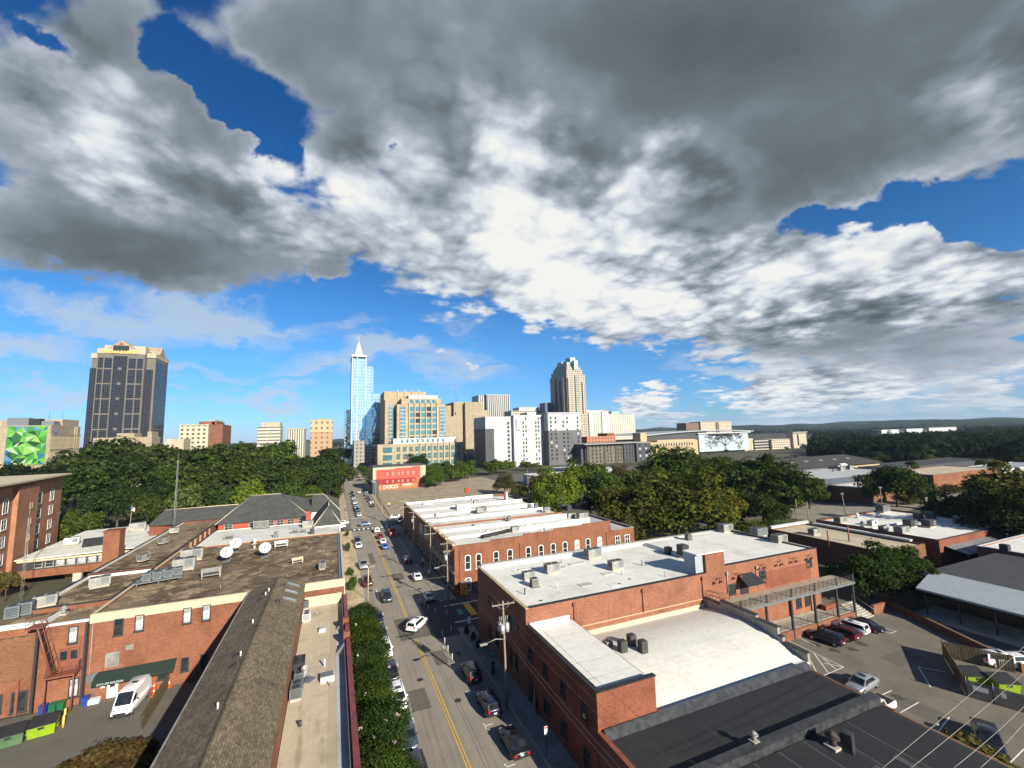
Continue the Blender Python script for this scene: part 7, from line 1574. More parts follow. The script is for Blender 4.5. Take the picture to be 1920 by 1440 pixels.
# ------------------------------------------------------------------ vehicles
CARS = {}
def car_kind(kind):
    """meshes of one kind of car, nose towards +y"""
    if kind in CARS: return CARS[kind]
    L, W, H, belt, hood, zc = {'sedan': (4.75, 1.84, 1.46, .92, .86, .2), 'suv': (4.7, 1.9, 1.72, 1.08, 1.04, .25), 'hatch': (4.2, 1.8, 1.55, .95, .9, .2), 'pickup': (5.6, 1.98, 1.85, 1.15, 1.12, .3), 'van': (5.6, 2.05, 2.55, 1.3, 1.22, .25)}[kind]
    y0, y1 = -L/2, L/2; hw = W/2; b = MB()
    st = {'sedan': [(0, .84, .60, .86), (.03, .93, .34, .95), (.16, .99, .22, belt+.03), (.32, 1, .2, belt+.02), (.70, 1, .2, belt-.02), (.80, .98, .22, hood), (.93, .93, .3, hood-.1), (.98, .84, .34, .68), (1, .76, .42, .58)],
          'pickup': [(0, .93, .55, belt), (.01, .97, .42, belt+.02), (.2, 1, .38, belt+.02), (.45, 1, .36, belt), (.72, 1, .36, belt), (.78, .99, .36, hood), (.95, .96, .4, hood-.08), (.99, .9, .42, .9), (1, .84, .5, .8)],
          'van': [(0, .95, .4, 1.3), (.01, .98, .3, 1.32), (.2, 1, .26, belt), (.5, 1, .26, belt), (.80, 1, .26, belt-.02), (.88, .98, .28, 1.18), (.96, .92, .3, .98), (.99, .84, .34, .8), (1, .76, .42, .66)]}.get(kind) or \
         [(0, .88, .58, belt-.1), (.02, .95, .36, belt), (.14, .99, .26, belt+.03), (.32, 1, .24, belt+.02), (.70, 1, .24, belt-.02), (.79, .99, .26, hood), (.93, .95, .32, hood-.1), (.985, .86, .36, .80), (1, .78, .44, .66)]
    rings = []
    for t, k, zb, zt in st:
        y = y0+L*t; w = hw*k; r = [(0, zb), (w*.88, zb), (w*.985, zb+.12), (w, zb+(zt-zb)*.55), (w*.965, zt-.07), (w*.86, zt), (0, zt+.025)]
        rings.append([(x, y, z) for x, z in r]+[(-x, y, z) for x, z in r[-2:0:-1]])
    n = len(rings[0]); base = len(b.v)
    for r in rings: b.v += r
    for i in range(len(rings)-1):
        for k in range(n): j = (k+1) % n; b.f.append((base+i*n+k, base+i*n+j, base+(i+1)*n+j, base+(i+1)*n+k)[::-1]); b.m.append(0); b.sm.append(True)
    b.f.append(tuple(base+k for k in range(n))); b.m.append(0); b.sm.append(False); b.f.append(tuple(base+(len(rings)-1)*n+n-1-k for k in range(n))); b.m.append(0); b.sm.append(False)
    # greenhouse: belt, upper glass line, roof
    g = {'sedan': ((.14, .78), (.27, .62), (.32, .56)), 'suv': ((.02, .78), (.06, .66), (.12, .60)), 'hatch': ((.02, .78), (.10, .63), (.16, .57)), 'pickup': ((.34, .76), (.38, .64), (.41, .60)), 'van': ((.005, .90), (.012, .74), (.03, .70))}[kind]
    lv = [(g[0], .885, belt+.0), (g[1], .74 if kind != 'van' else .86, H-.09), (g[2], .62 if kind != 'van' else .76, H)]; q = []
    for (a, c), k, z in lv: w = hw*k; q.append([(w, y0+L*a, z), (w, y0+L*c, z), (-w, y0+L*c, z), (-w, y0+L*a, z)])
    base = len(b.v)
    for r in q: b.v += r
    for i in range(2):
        for k in range(4): j = (k+1) % 4; b.f.append((base+i*4+k, base+i*4+j, base+(i+1)*4+j, base+(i+1)*4+k)); b.m.append(0); b.sm.append(i == 1)
    b.f.append((base+8, base+9, base+10, base+11)); b.m.append(0); b.sm.append(True)
    b.box(-hw*.92, hw*.92, y0+.03, y0+L*.03, .38, .5, 1); b.box(-hw*.8, hw*.8, y1-L*.02, y1+.012, .36, .52, 1)
    if kind == 'van': b.box(-hw*.97, hw*.97, y1-.30, y1+.03, .30, .62, 1); b.box(-hw*.6, hw*.6, y1-.2, y1+.035, .62, .80, 1); b.box(-.3, .3, y0+L*.35, y0+L*.42, H+.002, H+.06, 1)
    if kind in ('suv', 'van', 'hatch') and kind != 'van':
        for s in (-1, 1): b.box(s*hw*.56-.025, s*hw*.56+.025, y0+L*.16, y0+L*.56, H+.002, H+.05, 1)
    if kind == 'pickup': b.box(-hw*.82, hw*.82, y0+.12, y0+L*.32, belt+.03, belt+.05, 1)
    for s in (-1, 1): b.obox((s*hw*1.03, y0+L*.685, belt-.02), .17, .1, .14, 0, 0 if kind != 'van' else 1)
    P_ = []
    def pane(a, c, d, e, ins=.1, up=.10):
        a, c, d, e = map(Vector, (a, c, d, e)); nn = (c-a).cross(e-a).normalized()*.014
        def bl(u, v): return a.lerp(c, u).lerp(e.lerp(d, u), v)+nn
        return MB().quad([bl(ins, up), bl(1-ins, up), bl(1-ins, 1-up*.5), bl(ins, 1-up*.5)])
    A, B = q[0], q[1]
    panes = [('windshield', pane(A[1], A[2], B[2], B[1], .06, .05)), ('rear_window', pane(A[3], A[0], B[0], B[3], .1, .12 if kind != 'suv' else .1))]
    if kind == 'van':
        def fr(u0, u1, s):
            a, c, d, e = (A[0], A[1], B[1], B[0]) if s > 0 else (A[2], A[3], B[3], B[2]); a, c, d, e = map(Vector, (a, c, d, e)); nn = (c-a).cross(e-a).normalized()*.014
            bl = lambda u, v: a.lerp(c, u).lerp(e.lerp(d, u), v)+nn
            return MB().quad([bl(u0, .04), bl(u1, .04), bl(u1, .62), bl(u0, .62)])
        panes += [('side_window', fr(.80, .97, 1)), ('side_window', fr(.03, .20, -1))]
    else: panes += [('side_window', pane(A[0], A[1], B[1], B[0], .07, .08)), ('side_window', pane(A[2], A[3], B[3], B[2], .07, .08))]
    if kind in ('suv', 'hatch', 'sedan'): panes.append(('sunroof', MB().quad([(-.38, y0+L*.40, H+.006), (.38, y0+L*.40, H+.006), (.38, y0+L*.54, H+.006), (-.38, y0+L*.54, H+.006)])))
    wr = {'pickup': .40, 'suv': .37, 'van': .36}.get(kind, .33); tyre = MB(); tyre.cyl((-.11, 0, 0), wr, .22, 18, 0, axis='x'); rim = MB(); rim.cyl((-.125, 0, 0), wr*.62, .25, 14, 0, axis='x')
    bits = []
    for s in (-1, 1):
        bits.append(('headlight', MB().obox((s*hw*.62, y1-L*.035, hood-.27), .34, .16, .12), LAMPW)); bits.append(('taillight', MB().obox((s*hw*.76, y0+L*.012, belt-.28), .24, .14, .2 if kind not in ('suv', 'van') else .34), LAMPR))
    bits.append(('licence_plate', MB().obox((0, y0-.012, .62 if kind != 'sedan' else .66), .34, .02, .16), WHITE))
    CARS[kind] = dict(body=b.mesh('body', [None, BLACKM]), panes=[(nm, m.mesh(nm, GLASSK)) for nm, m in panes], bits=[(nm, m.mesh(nm, mt)) for nm, m, mt in bits], tyre=tyre.mesh('wheel', TYRE), rim=rim.mesh('rim', RIM), wx=hw-.12, wy=(y0+L*.19, y0+L*.82), wr=wr)
    # far away copies: everything in one mesh
    far = MB(); far.v = list(b.v); far.f = list(b.f); far.m = list(b.m); far.sm = list(b.sm)
    def add(m, mi):
        o = len(far.v); far.v += m.v; far.f += [tuple(o+i for i in f) for f in m.f]; far.m += [mi]*len(m.f); far.sm += m.sm
    for nm, m in panes: add(m, 2)
    for nm, m, mt in bits: add(m, 3 if mt is LAMPW else 4)
    for x in (-1, 1):
        for y in CARS[kind]['wy']: far.cyl((x*(hw-.12)-.11, y, wr), wr, .22, 10, 1, axis='x')
    CARS[kind]['far'] = far.mesh('car', [None, BLACKM, GLASSK, LAMPW, LAMPR]); return CARS[kind]
PAINT = {'white': paint('white_car_paint', (.78, .78, .77)), 'black': paint('black_car_paint', (.012, .012, .014)), 'silver': paint('silver_car_paint', (.42, .44, .46), .6), 'grey': paint('grey_car_paint', (.13, .14, .15), .5), 'navy': paint('navy_car_paint', (.012, .020, .05), .3), 'maroon': paint('maroon_car_paint', (.085, .008, .014), .3), 'blue': paint('blue_car_paint', (.035, .17, .62), .2), 'slate': paint('slate_car_paint', (.07, .10, .13), .4), 'green': paint('green_car_paint', (.02, .035, .03), .3), 'red': paint('red_car_paint', (.22, .02, .02), .2), 'tan': paint('tan_car_paint', (.36, .31, .24), .3)}
def car(kind, colr, x, y, rz, label, group=None, far=False, z=.013):
    c = car_kind(kind); nm = {'sedan': 'sedan', 'suv': 'suv', 'hatch': 'hatchback', 'pickup': 'pickup_truck', 'van': 'van'}[kind]; cat = {'pickup': 'pickup truck', 'van': 'van'}.get(kind, 'car')
    if far:
        o = link(nm, c['far'], None, (x, y, z), rz); o.material_slots[0].link = 'OBJECT'; o.material_slots[0].material = PAINT[colr]; return tag(o, label, cat, group)
    t = thing(nm, label, cat, (x, y, z), rz, group, True); bd = link('body', c['body'], t); bd.material_slots[0].link = 'OBJECT'; bd.material_slots[0].material = PAINT[colr]
    for n_, me in c['panes']+c['bits']: link(n_, me, t)
    for sx in (-1, 1):
        for wy in c['wy']: w = link('wheel', c['tyre'], t, (sx*c['wx'], wy, c['wr'])); r = bpy.data.objects.new('rim', c['rim']); col.objects.link(r); r.parent = w
    return t
PI = math.pi; D = PI  # nose towards the camera
for kd, cl, x, y, rz, lb in (
    ('suv', 'white', 13.6, 77.4, R_(-38), 'white suv turning across the centre line of the street'),
    ('suv', 'green', 10.3, 92.8, D, 'dark green car driving towards the camera on the left lane'),
    ('pickup', 'maroon', 7.4, 104.4, D, 'maroon pickup parked at the left kerb'), ('pickup', 'silver', 7.4, 118.0, D, 'silver pickup truck parked behind the maroon pickup'),
    ('sedan', 'white', 7.4, 139.5, D, 'white car parked at the left kerb near the crosswalk'), ('suv', 'black', 7.3, 145.5, D, 'black car parked behind the white car near the crosswalk'),
    ('sedan', 'blue', 14.4, 134.6, 0, 'bright blue car waiting in the right lane'), ('sedan', 'white', 14.5, 141.5, 0, 'white car waiting ahead of the bright blue car'), ('sedan', 'red', 14.4, 149.0, 0, 'dark red car third in the queue ahead of the blue car'), ('suv', 'white', 14.2, 158.5, 0, 'white van like suv stopped at the crosswalk'),
    ('suv', 'slate', 11.5, 171.5, R_(-88), 'slate grey wagon crossing the junction'), ('suv', 'white', 3.6, 178.5, R_(-90), 'white suv on the side street, farther of two'), ('sedan', 'white', 2.4, 172.6, R_(-90), 'white sedan on the side street, nearer of two'),
    ('suv', 'silver', 22.5, 180.2, R_(90), 'silver suv on the side street right of the junction'), ('suv', 'black', 24.5, 172.5, R_(90), 'black suv in shadow right of the junction'), ('sedan', 'black', 28.5, 178.5, R_(90), 'black sedan behind the silver suv at the junction'),
    ('suv', 'maroon', 18.1, 117.0, 0, 'dark maroon suv parked in shadow at the right kerb'), ('sedan', 'white', 18.0, 102.6, 0, 'white sedan parked at the right kerb, farther one'), ('sedan', 'silver', 18.0, 89.4, 0, 'white sedan parked at the right kerb by the white posts'),
    ('suv', 'black', 17.6, 59.4, 0, 'black car parked below the utility pole, farthest of three'), ('suv', 'navy', 17.5, 52.0, 0, 'dark navy suv parked below the utility pole, middle of three'), ('sedan', 'black', 17.7, 44.9, 0, 'shiny black sedan parked nearest on the right kerb'), ('suv', 'grey', 14.6, 38.7, 0, 'grey car entering the view at the bottom of the street'),
    ('sedan', 'navy', 7.7, 83.2, D, 'navy car first behind the crape myrtles, farthest'), ('sedan', 'navy', 7.6, 77.0, D, 'second navy car half hidden by the crape myrtles'), ('suv', 'white', 7.7, 70.8, D, 'white suv half hidden by the crape myrtles with a pale roof'), ('sedan', 'black', 7.7, 64.4, D, 'black car mostly hidden between two white cars'), ('suv', 'white', 7.8, 57.6, D, 'white suv with dark grille parked beside the crape myrtles'), ('sedan', 'slate', 7.8, 50.6, D, 'dark slate sedan parked in front of the white suv'), ('suv', 'black', 7.9, 44.2, D, 'black car nearest the camera beside the crape myrtles'),
    ('suv', 'navy', 68.4, 45.4, R_(10), 'dark blue suv at the left end of the row under the deck'), ('suv', 'maroon', 71.9, 45.5, R_(8), 'maroon suv second in the row under the deck'), ('suv', 'white', 75.2, 45.9, R_(8), 'white suv with dark roof third in the row under the deck'), ('sedan', 'black', 78.3, 45.4, PI+R_(8), 'black sedan at the right end of the row under the deck'),
    ('sedan', 'silver', 60.4, 36.2, R_(95), 'silver car with dark sunroof in the middle of the parking lot'), ('pickup', 'white', 56.0, 32.6, R_(95), 'white pickup half hidden behind the black roof edge'), ('pickup', 'black', 60.5, 25.2, R_(118), 'black pickup truck at the bottom right of the parking lot'), ('suv', 'white', 82.0, 31.8, R_(-115), 'white suv behind the bin enclosure at the right edge'), ('suv', 'white', 84.0, 30.2, R_(-115), 'second white car at the right edge behind the bins')):
    car(kd, cl, x, y, rz, lb)
car('van', 'white', -22.4, 70.9, R_(176), 'white delivery van parked in the yard by the awning')
k = 0
for x, y, kd, cl, lb in ((10.3, 193.5, 'sedan', 'white', 'white car first in the left queue at the far stop line'), (10.3, 200, 'sedan', 'silver', 'silver car second in the left queue beyond the junction'), (10.3, 206.5, 'suv', 'slate', 'slate car third in the left queue beyond the junction'), (10.3, 213.5, 'suv', 'white', 'white suv fourth in the left queue beyond the junction'), (10.3, 221, 'sedan', 'grey', 'grey car fifth in the left queue beyond the junction'), (10.2, 229, 'suv', 'white', 'white suv sixth in the left queue beyond the junction'), (10.3, 237, 'sedan', 'black', 'black car seventh in the left queue beyond the junction'), (10.3, 246, 'sedan', 'white', 'white car eighth in the left queue beyond the junction'), (10.4, 258, 'sedan', 'black', 'black car ninth in the left queue beyond the junction'), (10.4, 272, 'suv', 'black', 'black suv last in the left queue beyond the junction'),
    (14.3, 273, 'sedan', 'white', 'white car driving away on the far street'), (17.9, 267, 'sedan', 'white', 'white car parked farthest on the right of the far street'), (17.4, 259, 'suv', 'grey', 'grey suv parked on the right of the far street'), (17.3, 245, 'suv', 'black', 'black suv parked on the right of the far street'), (17.3, 235, 'sedan', 'grey', 'dark grey car parked on the right of the far street'), (17.6, 226, 'sedan', 'white', 'white car parked between dark cars on the far street'), (17.6, 217, 'suv', 'black', 'black suv with pale roof nearest on the right of the far street')):
    car(kd, cl, x, y, D if x < 12 else 0, lb, None, True)
_c = random.Random(8)
for px, py, kd, cl, lb in ((883, 868, 'suv', 'white', 'white car at the far side of the dirt lot'), (897, 872, 'suv', 'white', 'white van at the far side of the dirt lot'), (910, 876, 'sedan', 'silver', 'silver car at the far side of the dirt lot'), (1105, 938, 'sedan', 'silver', 'silver car between the yellow green tree and the autumn trees'), (1118, 945, 'sedan', 'white', 'white car in the lot behind the brick row'), (1098, 950, 'suv', 'red', 'red car in the lot behind the brick row'), (1150, 930, 'suv', 'white', 'white car in the lot left of the autumn trees'), (1352, 800+62, 'suv', 'white', 'white car parked by the convention hall'), (1870, 1010, 'suv', 'black', 'dark car beside the tin canopy'), (1610, 860, 'sedan', 'white', 'white car in front of the far wood'), (1625, 862, 'suv', 'silver', 'silver car in front of the far wood')):
    q = P(px, py); car(kd, cl, q.x, q.y, _c.uniform(0, 3), lb, None, True, .02)

# ------------------------------------------------------------------ poles, wires, street furniture
POLE = plain('weathered_pole', (.23, .19, .145), .9, 0, .2, 1.0)
def utility_pole(x, y, h, label, arms=((11.6, 2.6),), trans=0, lamp=None, lean=0.0, group=None):
    t = thing('utility_pole', label, 'utility pole', (x, y, 0), 0, group, True)
    MB().tube([(0, 0, 0), (lean*.5, 0, h*.5), (lean, 0, h)], .17, 8, 0, .11).build('pole', POLE, t)
    for z, w in arms:
        m = MB(); m.box(lean-w/2, lean+w/2, -.2, -.08, z, z+.13); m.build('crossarm', POLE if trans else PALEM, t)
        m = MB()
        for k in (-.48, -.2, .2, .48): m.cyl((lean+k*w, -.14, z+.13), .05, .2, 6)
        for k in (-.3, .3): m.tube([(lean, -.14, z-.7), (lean+k*w, -.14, z)], .025, 4)
        m.build('insulator', GREYM, t)
    for k in range(trans):
        a = k*1.9+2.2; MB().cyl((lean+.45*math.cos(a), .45*math.sin(a), h-3.5), .24, .95, 12).build('transformer', plain('pale_steel', (.48, .50, .50), .5, .2), t)
    if trans:
        m = MB()
        for k in range(5): m.tube([(lean-.5+.25*k, -.1, h-1.7), (lean-.4+.22*k, .1, h-2.6)], .05, 5)
        m.build('cutout', PALEM, t)
    if lamp:
        z, l = lamp; m = MB(); m.tube([(0, 0, z), (-l*.5, 0, z+.25), (-l, 0, z)], .05, 6); m.build('lamp_arm', PALEM, t); m = MB(); m.obox((-l-.35, 0, z-.12), .9, .32, .16); m.build('lamp_head', PALEM, t)
    return t
utility_pole(19.5, 51.2, 12.0, 'near wooden utility pole with three transformers and a street lamp arm', ((11.6, 2.9),), 3, (7.6, 2.4), -.2)
utility_pole(20.6, 84.0, 12.0, 'wooden utility pole with two transformers in front of the corner building', ((11.5, 2.6), (10.0, 1.6)), 2, (7.4, 1.8), -.15)
utility_pole(21.0, 102.0, 12.2, 'wooden utility pole with double crossarms beside the brick shopfront', ((11.6, 2.6), (9.7, 2.6)), 0)
utility_pole(21.2, 126.0, 11.6, 'wooden utility pole with a white transformer by the paned shop windows', ((10.9, 2.6),), 1)
utility_pole(21.2, 145.0, 11.8, 'slim utility pole with a lamp near the far end of the row', ((11.4, 2.4), (9.6, 2.4)), 0, (5.5, 1.0))
for px, pb, pt, lb in ((797, 985, 935, 'bare wooden pole at the corner of the dirt lot'), (716, 977, 937, 'bare pole beside the fence of the dirt lot'), (704, 972, 905, 'tall bare pole at the left edge of the dirt lot'), (881, 930, 893, 'lamp post with a flat head behind the row roof'), (993, 938, 893, 'pole with a lamp beside the thin olive tree'), (990, 920, 880, 'second thin pole beside the olive tree'), (1130, 895, 846, 'left of two poles in front of the grey flats'), (1141, 890, 849, 'right of two poles in front of the grey flats'), (1220, 878, 850, 'pole left of the tall green tree'), (1300, 868, 840, 'thin pole above the tall green tree'), (1587, 972, 922, 'leaning pole at the roadside right of the white end wall'), (1655, 957, 911, 'pole with wires in front of the big round tree'), (1692, 930, 888, 'tall pole with a lamp right of the big round tree'), (1497, 990, 935, 'pole beside the lawn at the roadside'), (1517, 985, 940, 'second pole beside the lawn at the roadside'), (1509, 868, 845, 'thin lamp post by the dark canopy roof'), (1535, 865, 847, 'second thin post by the dark canopy roof'), (1768, 870, 845, 'pole rising from the platform roof'), (1600, 858, 838, 'thin light pole above the far trees')):
    q = P(px, pb); h = PY(px, pt, q.y).z; utility_pole(q.x, q.y, max(h, 5), lb, ((max(h, 5)-.6, 2.0),) if px in (993, 1130, 1141, 1220, 1655, 1692, 1587) else (), 0, None, -1.0 if px == 1587 else 0)
def wire(pts, sag, r, label, mat, group=None):
    t = thing('power_line', label, 'power line', pts[0], 0, group); m = MB()
    for a, b in zip(pts[:-1], pts[1:]):
        a, b = Vector(a), Vector(b); m.tube([a.lerp(b, k/8)-Vector((0, 0, sag*4*(k/8)*(1-k/8))) for k in range(9)], r, 4)
    m.build('cable', mat, t)
WIRE = plain('wire', (.10, .095, .085), .6); WIREL = plain('pale_wire', (.26, .235, .19), .6)
for dx, z, lb in ((-1.3, 11.95, 'left'), (-.5, 11.95, 'inner left'), (1.2, 11.95, 'right')):
    wire([(19.3+dx, 18, z+.3), (19.3+dx, 51.1, z), (20.5+dx*.9, 83.9, z-.1), (21+dx*.9, 101.9, z), (21.2+dx*.9, 125.9, z-.7)], .5, .016, 'thin overhead wire along the warehouse wall, the %s one on the crossarms' % lb, WIRE)
for z, lb in ((8.4, 'upper'), (7.8, 'lower')): wire([(19.55, 18, z), (19.55, 51.1, z), (20.6, 83.9, z), (21.1, 125.9, z)], .6, .022, '%s telephone cable strung along the poles by the warehouse' % lb, WIRE)
for (a, b), lb in zip((((1655, 1440), (1925, 1208)), ((1708, 1440), (1925, 1258)), ((1788, 1440), (1925, 1320)), ((1838, 1440), (1925, 1350))), ('first', 'second', 'third', 'fourth')):
    wire([P(a[0], a[1], 12.0), P(b[0], b[1], 11.4)], .1, .015, '%s pale wire from the left crossing the bottom right corner' % lb, WIREL)
p = PX(836, 1112, 20.4); wire([(20.5, 84, 5.5), (6.4, 88.5, 5.2)], .25, .02, 'pale cable crossing the street behind the turning white suv', WIREL)
q = P(672, 1133); t = thing('street_lamp', 'slim lamp post at the left kerb behind the crape myrtles', 'street lamp', (6.9, 94.0, 0)); MB().tube([(6.9, 94, 0), (6.9, 94, 6.3)], .08, 6).build('post', CREAM, t); MB().tube([(6.9, 94, 6.3), (8.2, 94, 6.5)], .05, 5).build('arm', CREAM, t)
for px, pb, pt in ((797, 1136, 1126), (803, 1146, 1134), (816, 1152, 1141), (838, 1155, 1143), (846, 1186, 1174), (830, 1195, 1183), (834, 1209, 1195), (840, 1224, 1209), (848, 1240, 1224)):
    q = P(px, pb); t = thing('flexible_post', 'white flexible traffic post in the shaded lane by the driveway', 'traffic post', (q.x, q.y, .02), 0, 'white posts by the driveway', True); MB().cyl((0, 0, 0), .11, .04, 10).build('base', BLACKM, t); MB().cyl((0, 0, .04), .055, 1.0, 8).build('post', WHITE, t)
def cone(x, y, lb, g, s=1.0):
    t = thing('traffic_cone', lb, 'traffic cone', (x, y, .02), 0, g, True); t.scale = (s, s, s); MB().box(-.2, .2, -.2, .2, 0, .04).build('base', ORANGE, t); MB().cyl((0, 0, .041), .14, .7, 10, 0, .035).build('body', ORANGE, t); MB().cyl((0, 0, .40), .094, .16, 10, 0, .068).build('collar', WHITE, t)
cone(24.2, 87.9, 'nearer orange cone beside the portable toilet', None, 1.3); cone(23.8, 88.9, 'farther orange cone beside the portable toilet', None, 1.3)
for k, (px, py) in enumerate(((278, 1297), (288, 1300), (297, 1297), (303, 1292), (309, 1288), (312, 1280), (282, 1288), (292, 1285), (318, 1283))): q = P(px, py, .3); cone(q.x, min(q.y, 74.1), 'orange and white cone in the pile behind the van', 'cones behind the van', 1.25)
t = thing('portable_toilet', 'orange portable toilet against the brick corner building', 'portable toilet', (25.0, 88.6, 0), 0, None, True); MB().box(-.6, .6, -.6, .6, .05, 2.15).build('cabin', plain('toilet_orange', (.62, .27, .03), .5), t); MB().prism([(-.65, -.65), (.65, -.65), (.65, .65), (-.65, .65)], 2.152, 2.4).build('roof', PALEM, t); MB().box(-.42, .42, -.63, -.602, .15, 1.95).build('door', plain('toilet_orange', (0, 0, 0)), t); MB().box(-.2, .2, -.64, -.632, 1.3, 1.6).build('label_plate', BLACKM, t)
t = thing('skip', 'red open topped skip at the kerb beyond the blue car', 'skip', (18.6, 151, 0), 0, None, True); m = MB(); m.box(-1.2, 1.2, -3, -2.9, .2, 1.6); m.box(-1.2, 1.2, 2.9, 3, .2, 1.6); m.box(-1.2, -1.1, -2.9, 2.9, .2, 1.6); m.box(1.1, 1.2, -2.9, 2.9, .2, 1.6); m.box(-1.1, 1.1, -2.9, 2.9, .2, .3); m.build('body', REDP, t); MB().box(-1.05, 1.05, -2.4, 2.6, .302, 1.2).build('load', BARK, t)
for k in (-.9, .9): MB().box(k-.06, k+.06, -3.08, -3.002, .1, 1.6).build('rib', WHITE, t)
def signpost(x, y, h, lb, panel, mat, z=.15, face=None, name='street_sign'):
    t = thing(name, lb, 'sign', (x, y, z), 0, None, True); MB().cyl((0, 0, 0), .04, h, 6).build('post', DARKM, t); w, hh = panel; o = MB().box(-w/2, w/2, -.06, -.041, h-hh, h).build('panel', mat, t)
    if face: face(t, h, hh)
    return t
q = P(1003, 1425); signpost(20.2, 42.3, 2.7, 'red and white sign on a dark post at the near sidewalk', (.35, .75), WHITE, .15, lambda t, h, hh: MB().box(-.14, .14, -.075, -.062, h-.22, h-.05).build('band', REDP, t))
def pay(x, y):
    t = thing('parking_meter', 'dark parking pay station with a round blue sign on the sidewalk', 'parking meter', (x, y, .15), 0, None, True); MB().box(-.2, .2, -.16, .16, 0, 1.5).build('cabinet', BLACKM, t); MB().cyl((0, 0, 1.5), .03, .9, 6).build('post', DARKM, t); MB().cyl((0, -.02, 2.5), .36, .04, 18, 0, axis='y').build('disc', plain('sign_teal', (.03, .16, .14), .5), t); MB().box(-.12, .12, -.17, -.162, .9, 1.2).build('screen', plain('screen_blue', (.05, .12, .4), .4), t)
    lettering('lettering', 'P', .45, WHITE, t, (0, -.05, 2.5), 0, .004, world=False)
pay(20.4, 58.4)
signpost(20.6, 70.2, 3.0, 'white street sign plate hanging below the lamp arm', (.55, 1.0), WHITE)
signpost(20.4, 108.5, 2.6, 'small white sign on the shaded sidewalk by the shops', (.4, .6), WHITE); signpost(20.3, 100.3, 2.3, 'white notice on a post near the parked white sedan', (.3, .8), WHITE)
def bin_(x, y, lb): t = thing('litter_bin', lb, 'litter bin', (x, y, .15), 0, None, True); MB().cyl((0, 0, 0), .32, .95, 12).build('body', BLACKM, t); MB().cyl((0, 0, .952), .34, .12, 12, 0, .2).build('lid', DARKM, t)
bin_(20.9, 111.5, 'black litter bin on the shaded sidewalk by the shops'); bin_(20.8, 66.4, 'black litter bin near the sandwich board')
for (x, y, lb) in ((20.9, 69.0, 'black sandwich board on the corner of the sidewalk'), (20.5, 71.5, 'second dark board at the very corner of the sidewalk')):
    t = thing('sandwich_board', lb, 'sign', (x, y, .15), R_(30), None, True); MB().obox((0, -.25, 0), .7, .05, 1.1, 0, 0, ('X', R_(-12))).build('panel', BLACKM, t); MB().obox((0, .25, 0), .7, .05, 1.1, 0, 0, ('X', R_(12))).build('panel', BLACKM, t)
t = thing('bench', 'dark bench on the sidewalk beneath the white street sign', 'bench', (21.6, 66.8, .15), R_(90), None, True); MB().box(-.8, .8, -.22, .22, .42, .47).build('seat', DARKM, t); MB().box(-.8, .8, .2, .25, .5, .9).build('backrest', DARKM, t)
for k in (-.7, .7): MB().box(k-.04, k+.04, -.2, .2, 0, .419).build('leg', DARKM, t)
t = thing('sidewalk_ramp_board', 'pale leaning board by the warehouse door', 'board', (22.1, 49.2, .15)); m = MB(); m.quad([(21.9, 48.4, .16), (22.36, 50.2, .16), (22.36, 49.4, 3.2)]); m.quad([(21.95, 48.4, .16), (22.36, 49.4, 3.2), (22.37, 50.2, .16)]); m.build('panel', PALEM, t)
def awn(y, lb):
    t = thing('awning', lb, 'awning', (2.6, y, 3)); m = MB(); m.quad([(2.05, y-1.2, 4.2), (2.05, y+1.2, 4.2), (3.7, y+1.1, 2.9), (3.7, y-1.1, 2.9)][::-1]); m.quad([(2.05, y-1.2, 4.2), (3.7, y-1.1, 2.9), (2.05, y-1.2, 2.9)][::-1]); m.quad([(2.05, y+1.2, 4.2), (2.05, y+1.2, 2.9), (3.7, y+1.1, 2.9)][::-1]); m.build('canopy', plain('navy_canvas', (.010, .014, .05), .8), t)
awn(128.5, 'dark blue awning over the sidewalk nearer the white street wall'); awn(152, 'dark blue awning over the sidewalk by the crosswalk')
# yard: bins, skips, bollards, fence
def skip_bin(px, py, lb, mat, rz):
    q = P(px, py); t = thing('rubbish_container', lb, 'rubbish container', (q.x, q.y, .02), rz, None, True); m = MB(); M = [(-1.15, -.85), (1.15, -.85), (1.15, .85), (-1.15, .85)]
    m.quad([(-1.05, -.65, .15), (-1.05, .75, .15), (1.05, .75, .15), (1.05, -.65, .15)]); m.quad([(-1.15, -.85, 1.35), (-1.05, -.65, .15), (1.05, -.65, .15), (1.15, -.85, 1.35)]); m.quad([(1.15, -.85, 1.35), (1.05, -.65, .15), (1.05, .75, .15), (1.15, .85, 1.75)]); m.quad([(-1.05, .75, .15), (-1.15, .85, 1.75), (1.15, .85, 1.75), (1.05, .75, .15)][::-1]); m.quad([(-1.05, -.65, .15), (-1.15, -.85, 1.35), (-1.15, .85, 1.75), (-1.05, .75, .15)])
    m.box(-1.25, -1.16, -.3, .3, .6, .8); m.box(1.16, 1.25, -.3, .3, .6, .8); m.build('body', mat, t)
    l = MB(); l.quad([(-1.18, -.92, 1.38), (1.18, -.92, 1.38), (1.18, .9, 1.80), (-1.18, .9, 1.80)]); l.quad([(-1.18, -.92, 1.30), (1.18, -.92, 1.30), (1.18, -.92, 1.38), (-1.18, -.92, 1.38)]); l.build('lid', BLACKM, t); n = MB(); n.quad([(-.25, -.842, .95), (.25, -.842, .95), (.25, -.865, 1.2), (-.25, -.865, 1.2)]); n.build('notice', BLACKM, t)
skip_bin(80, 1378, 'lime green rubbish container with black lid by the yellow posts', LIME, R_(10)); skip_bin(18, 1398, 'dark green rubbish container at the bottom left edge', DGREEN, R_(12))
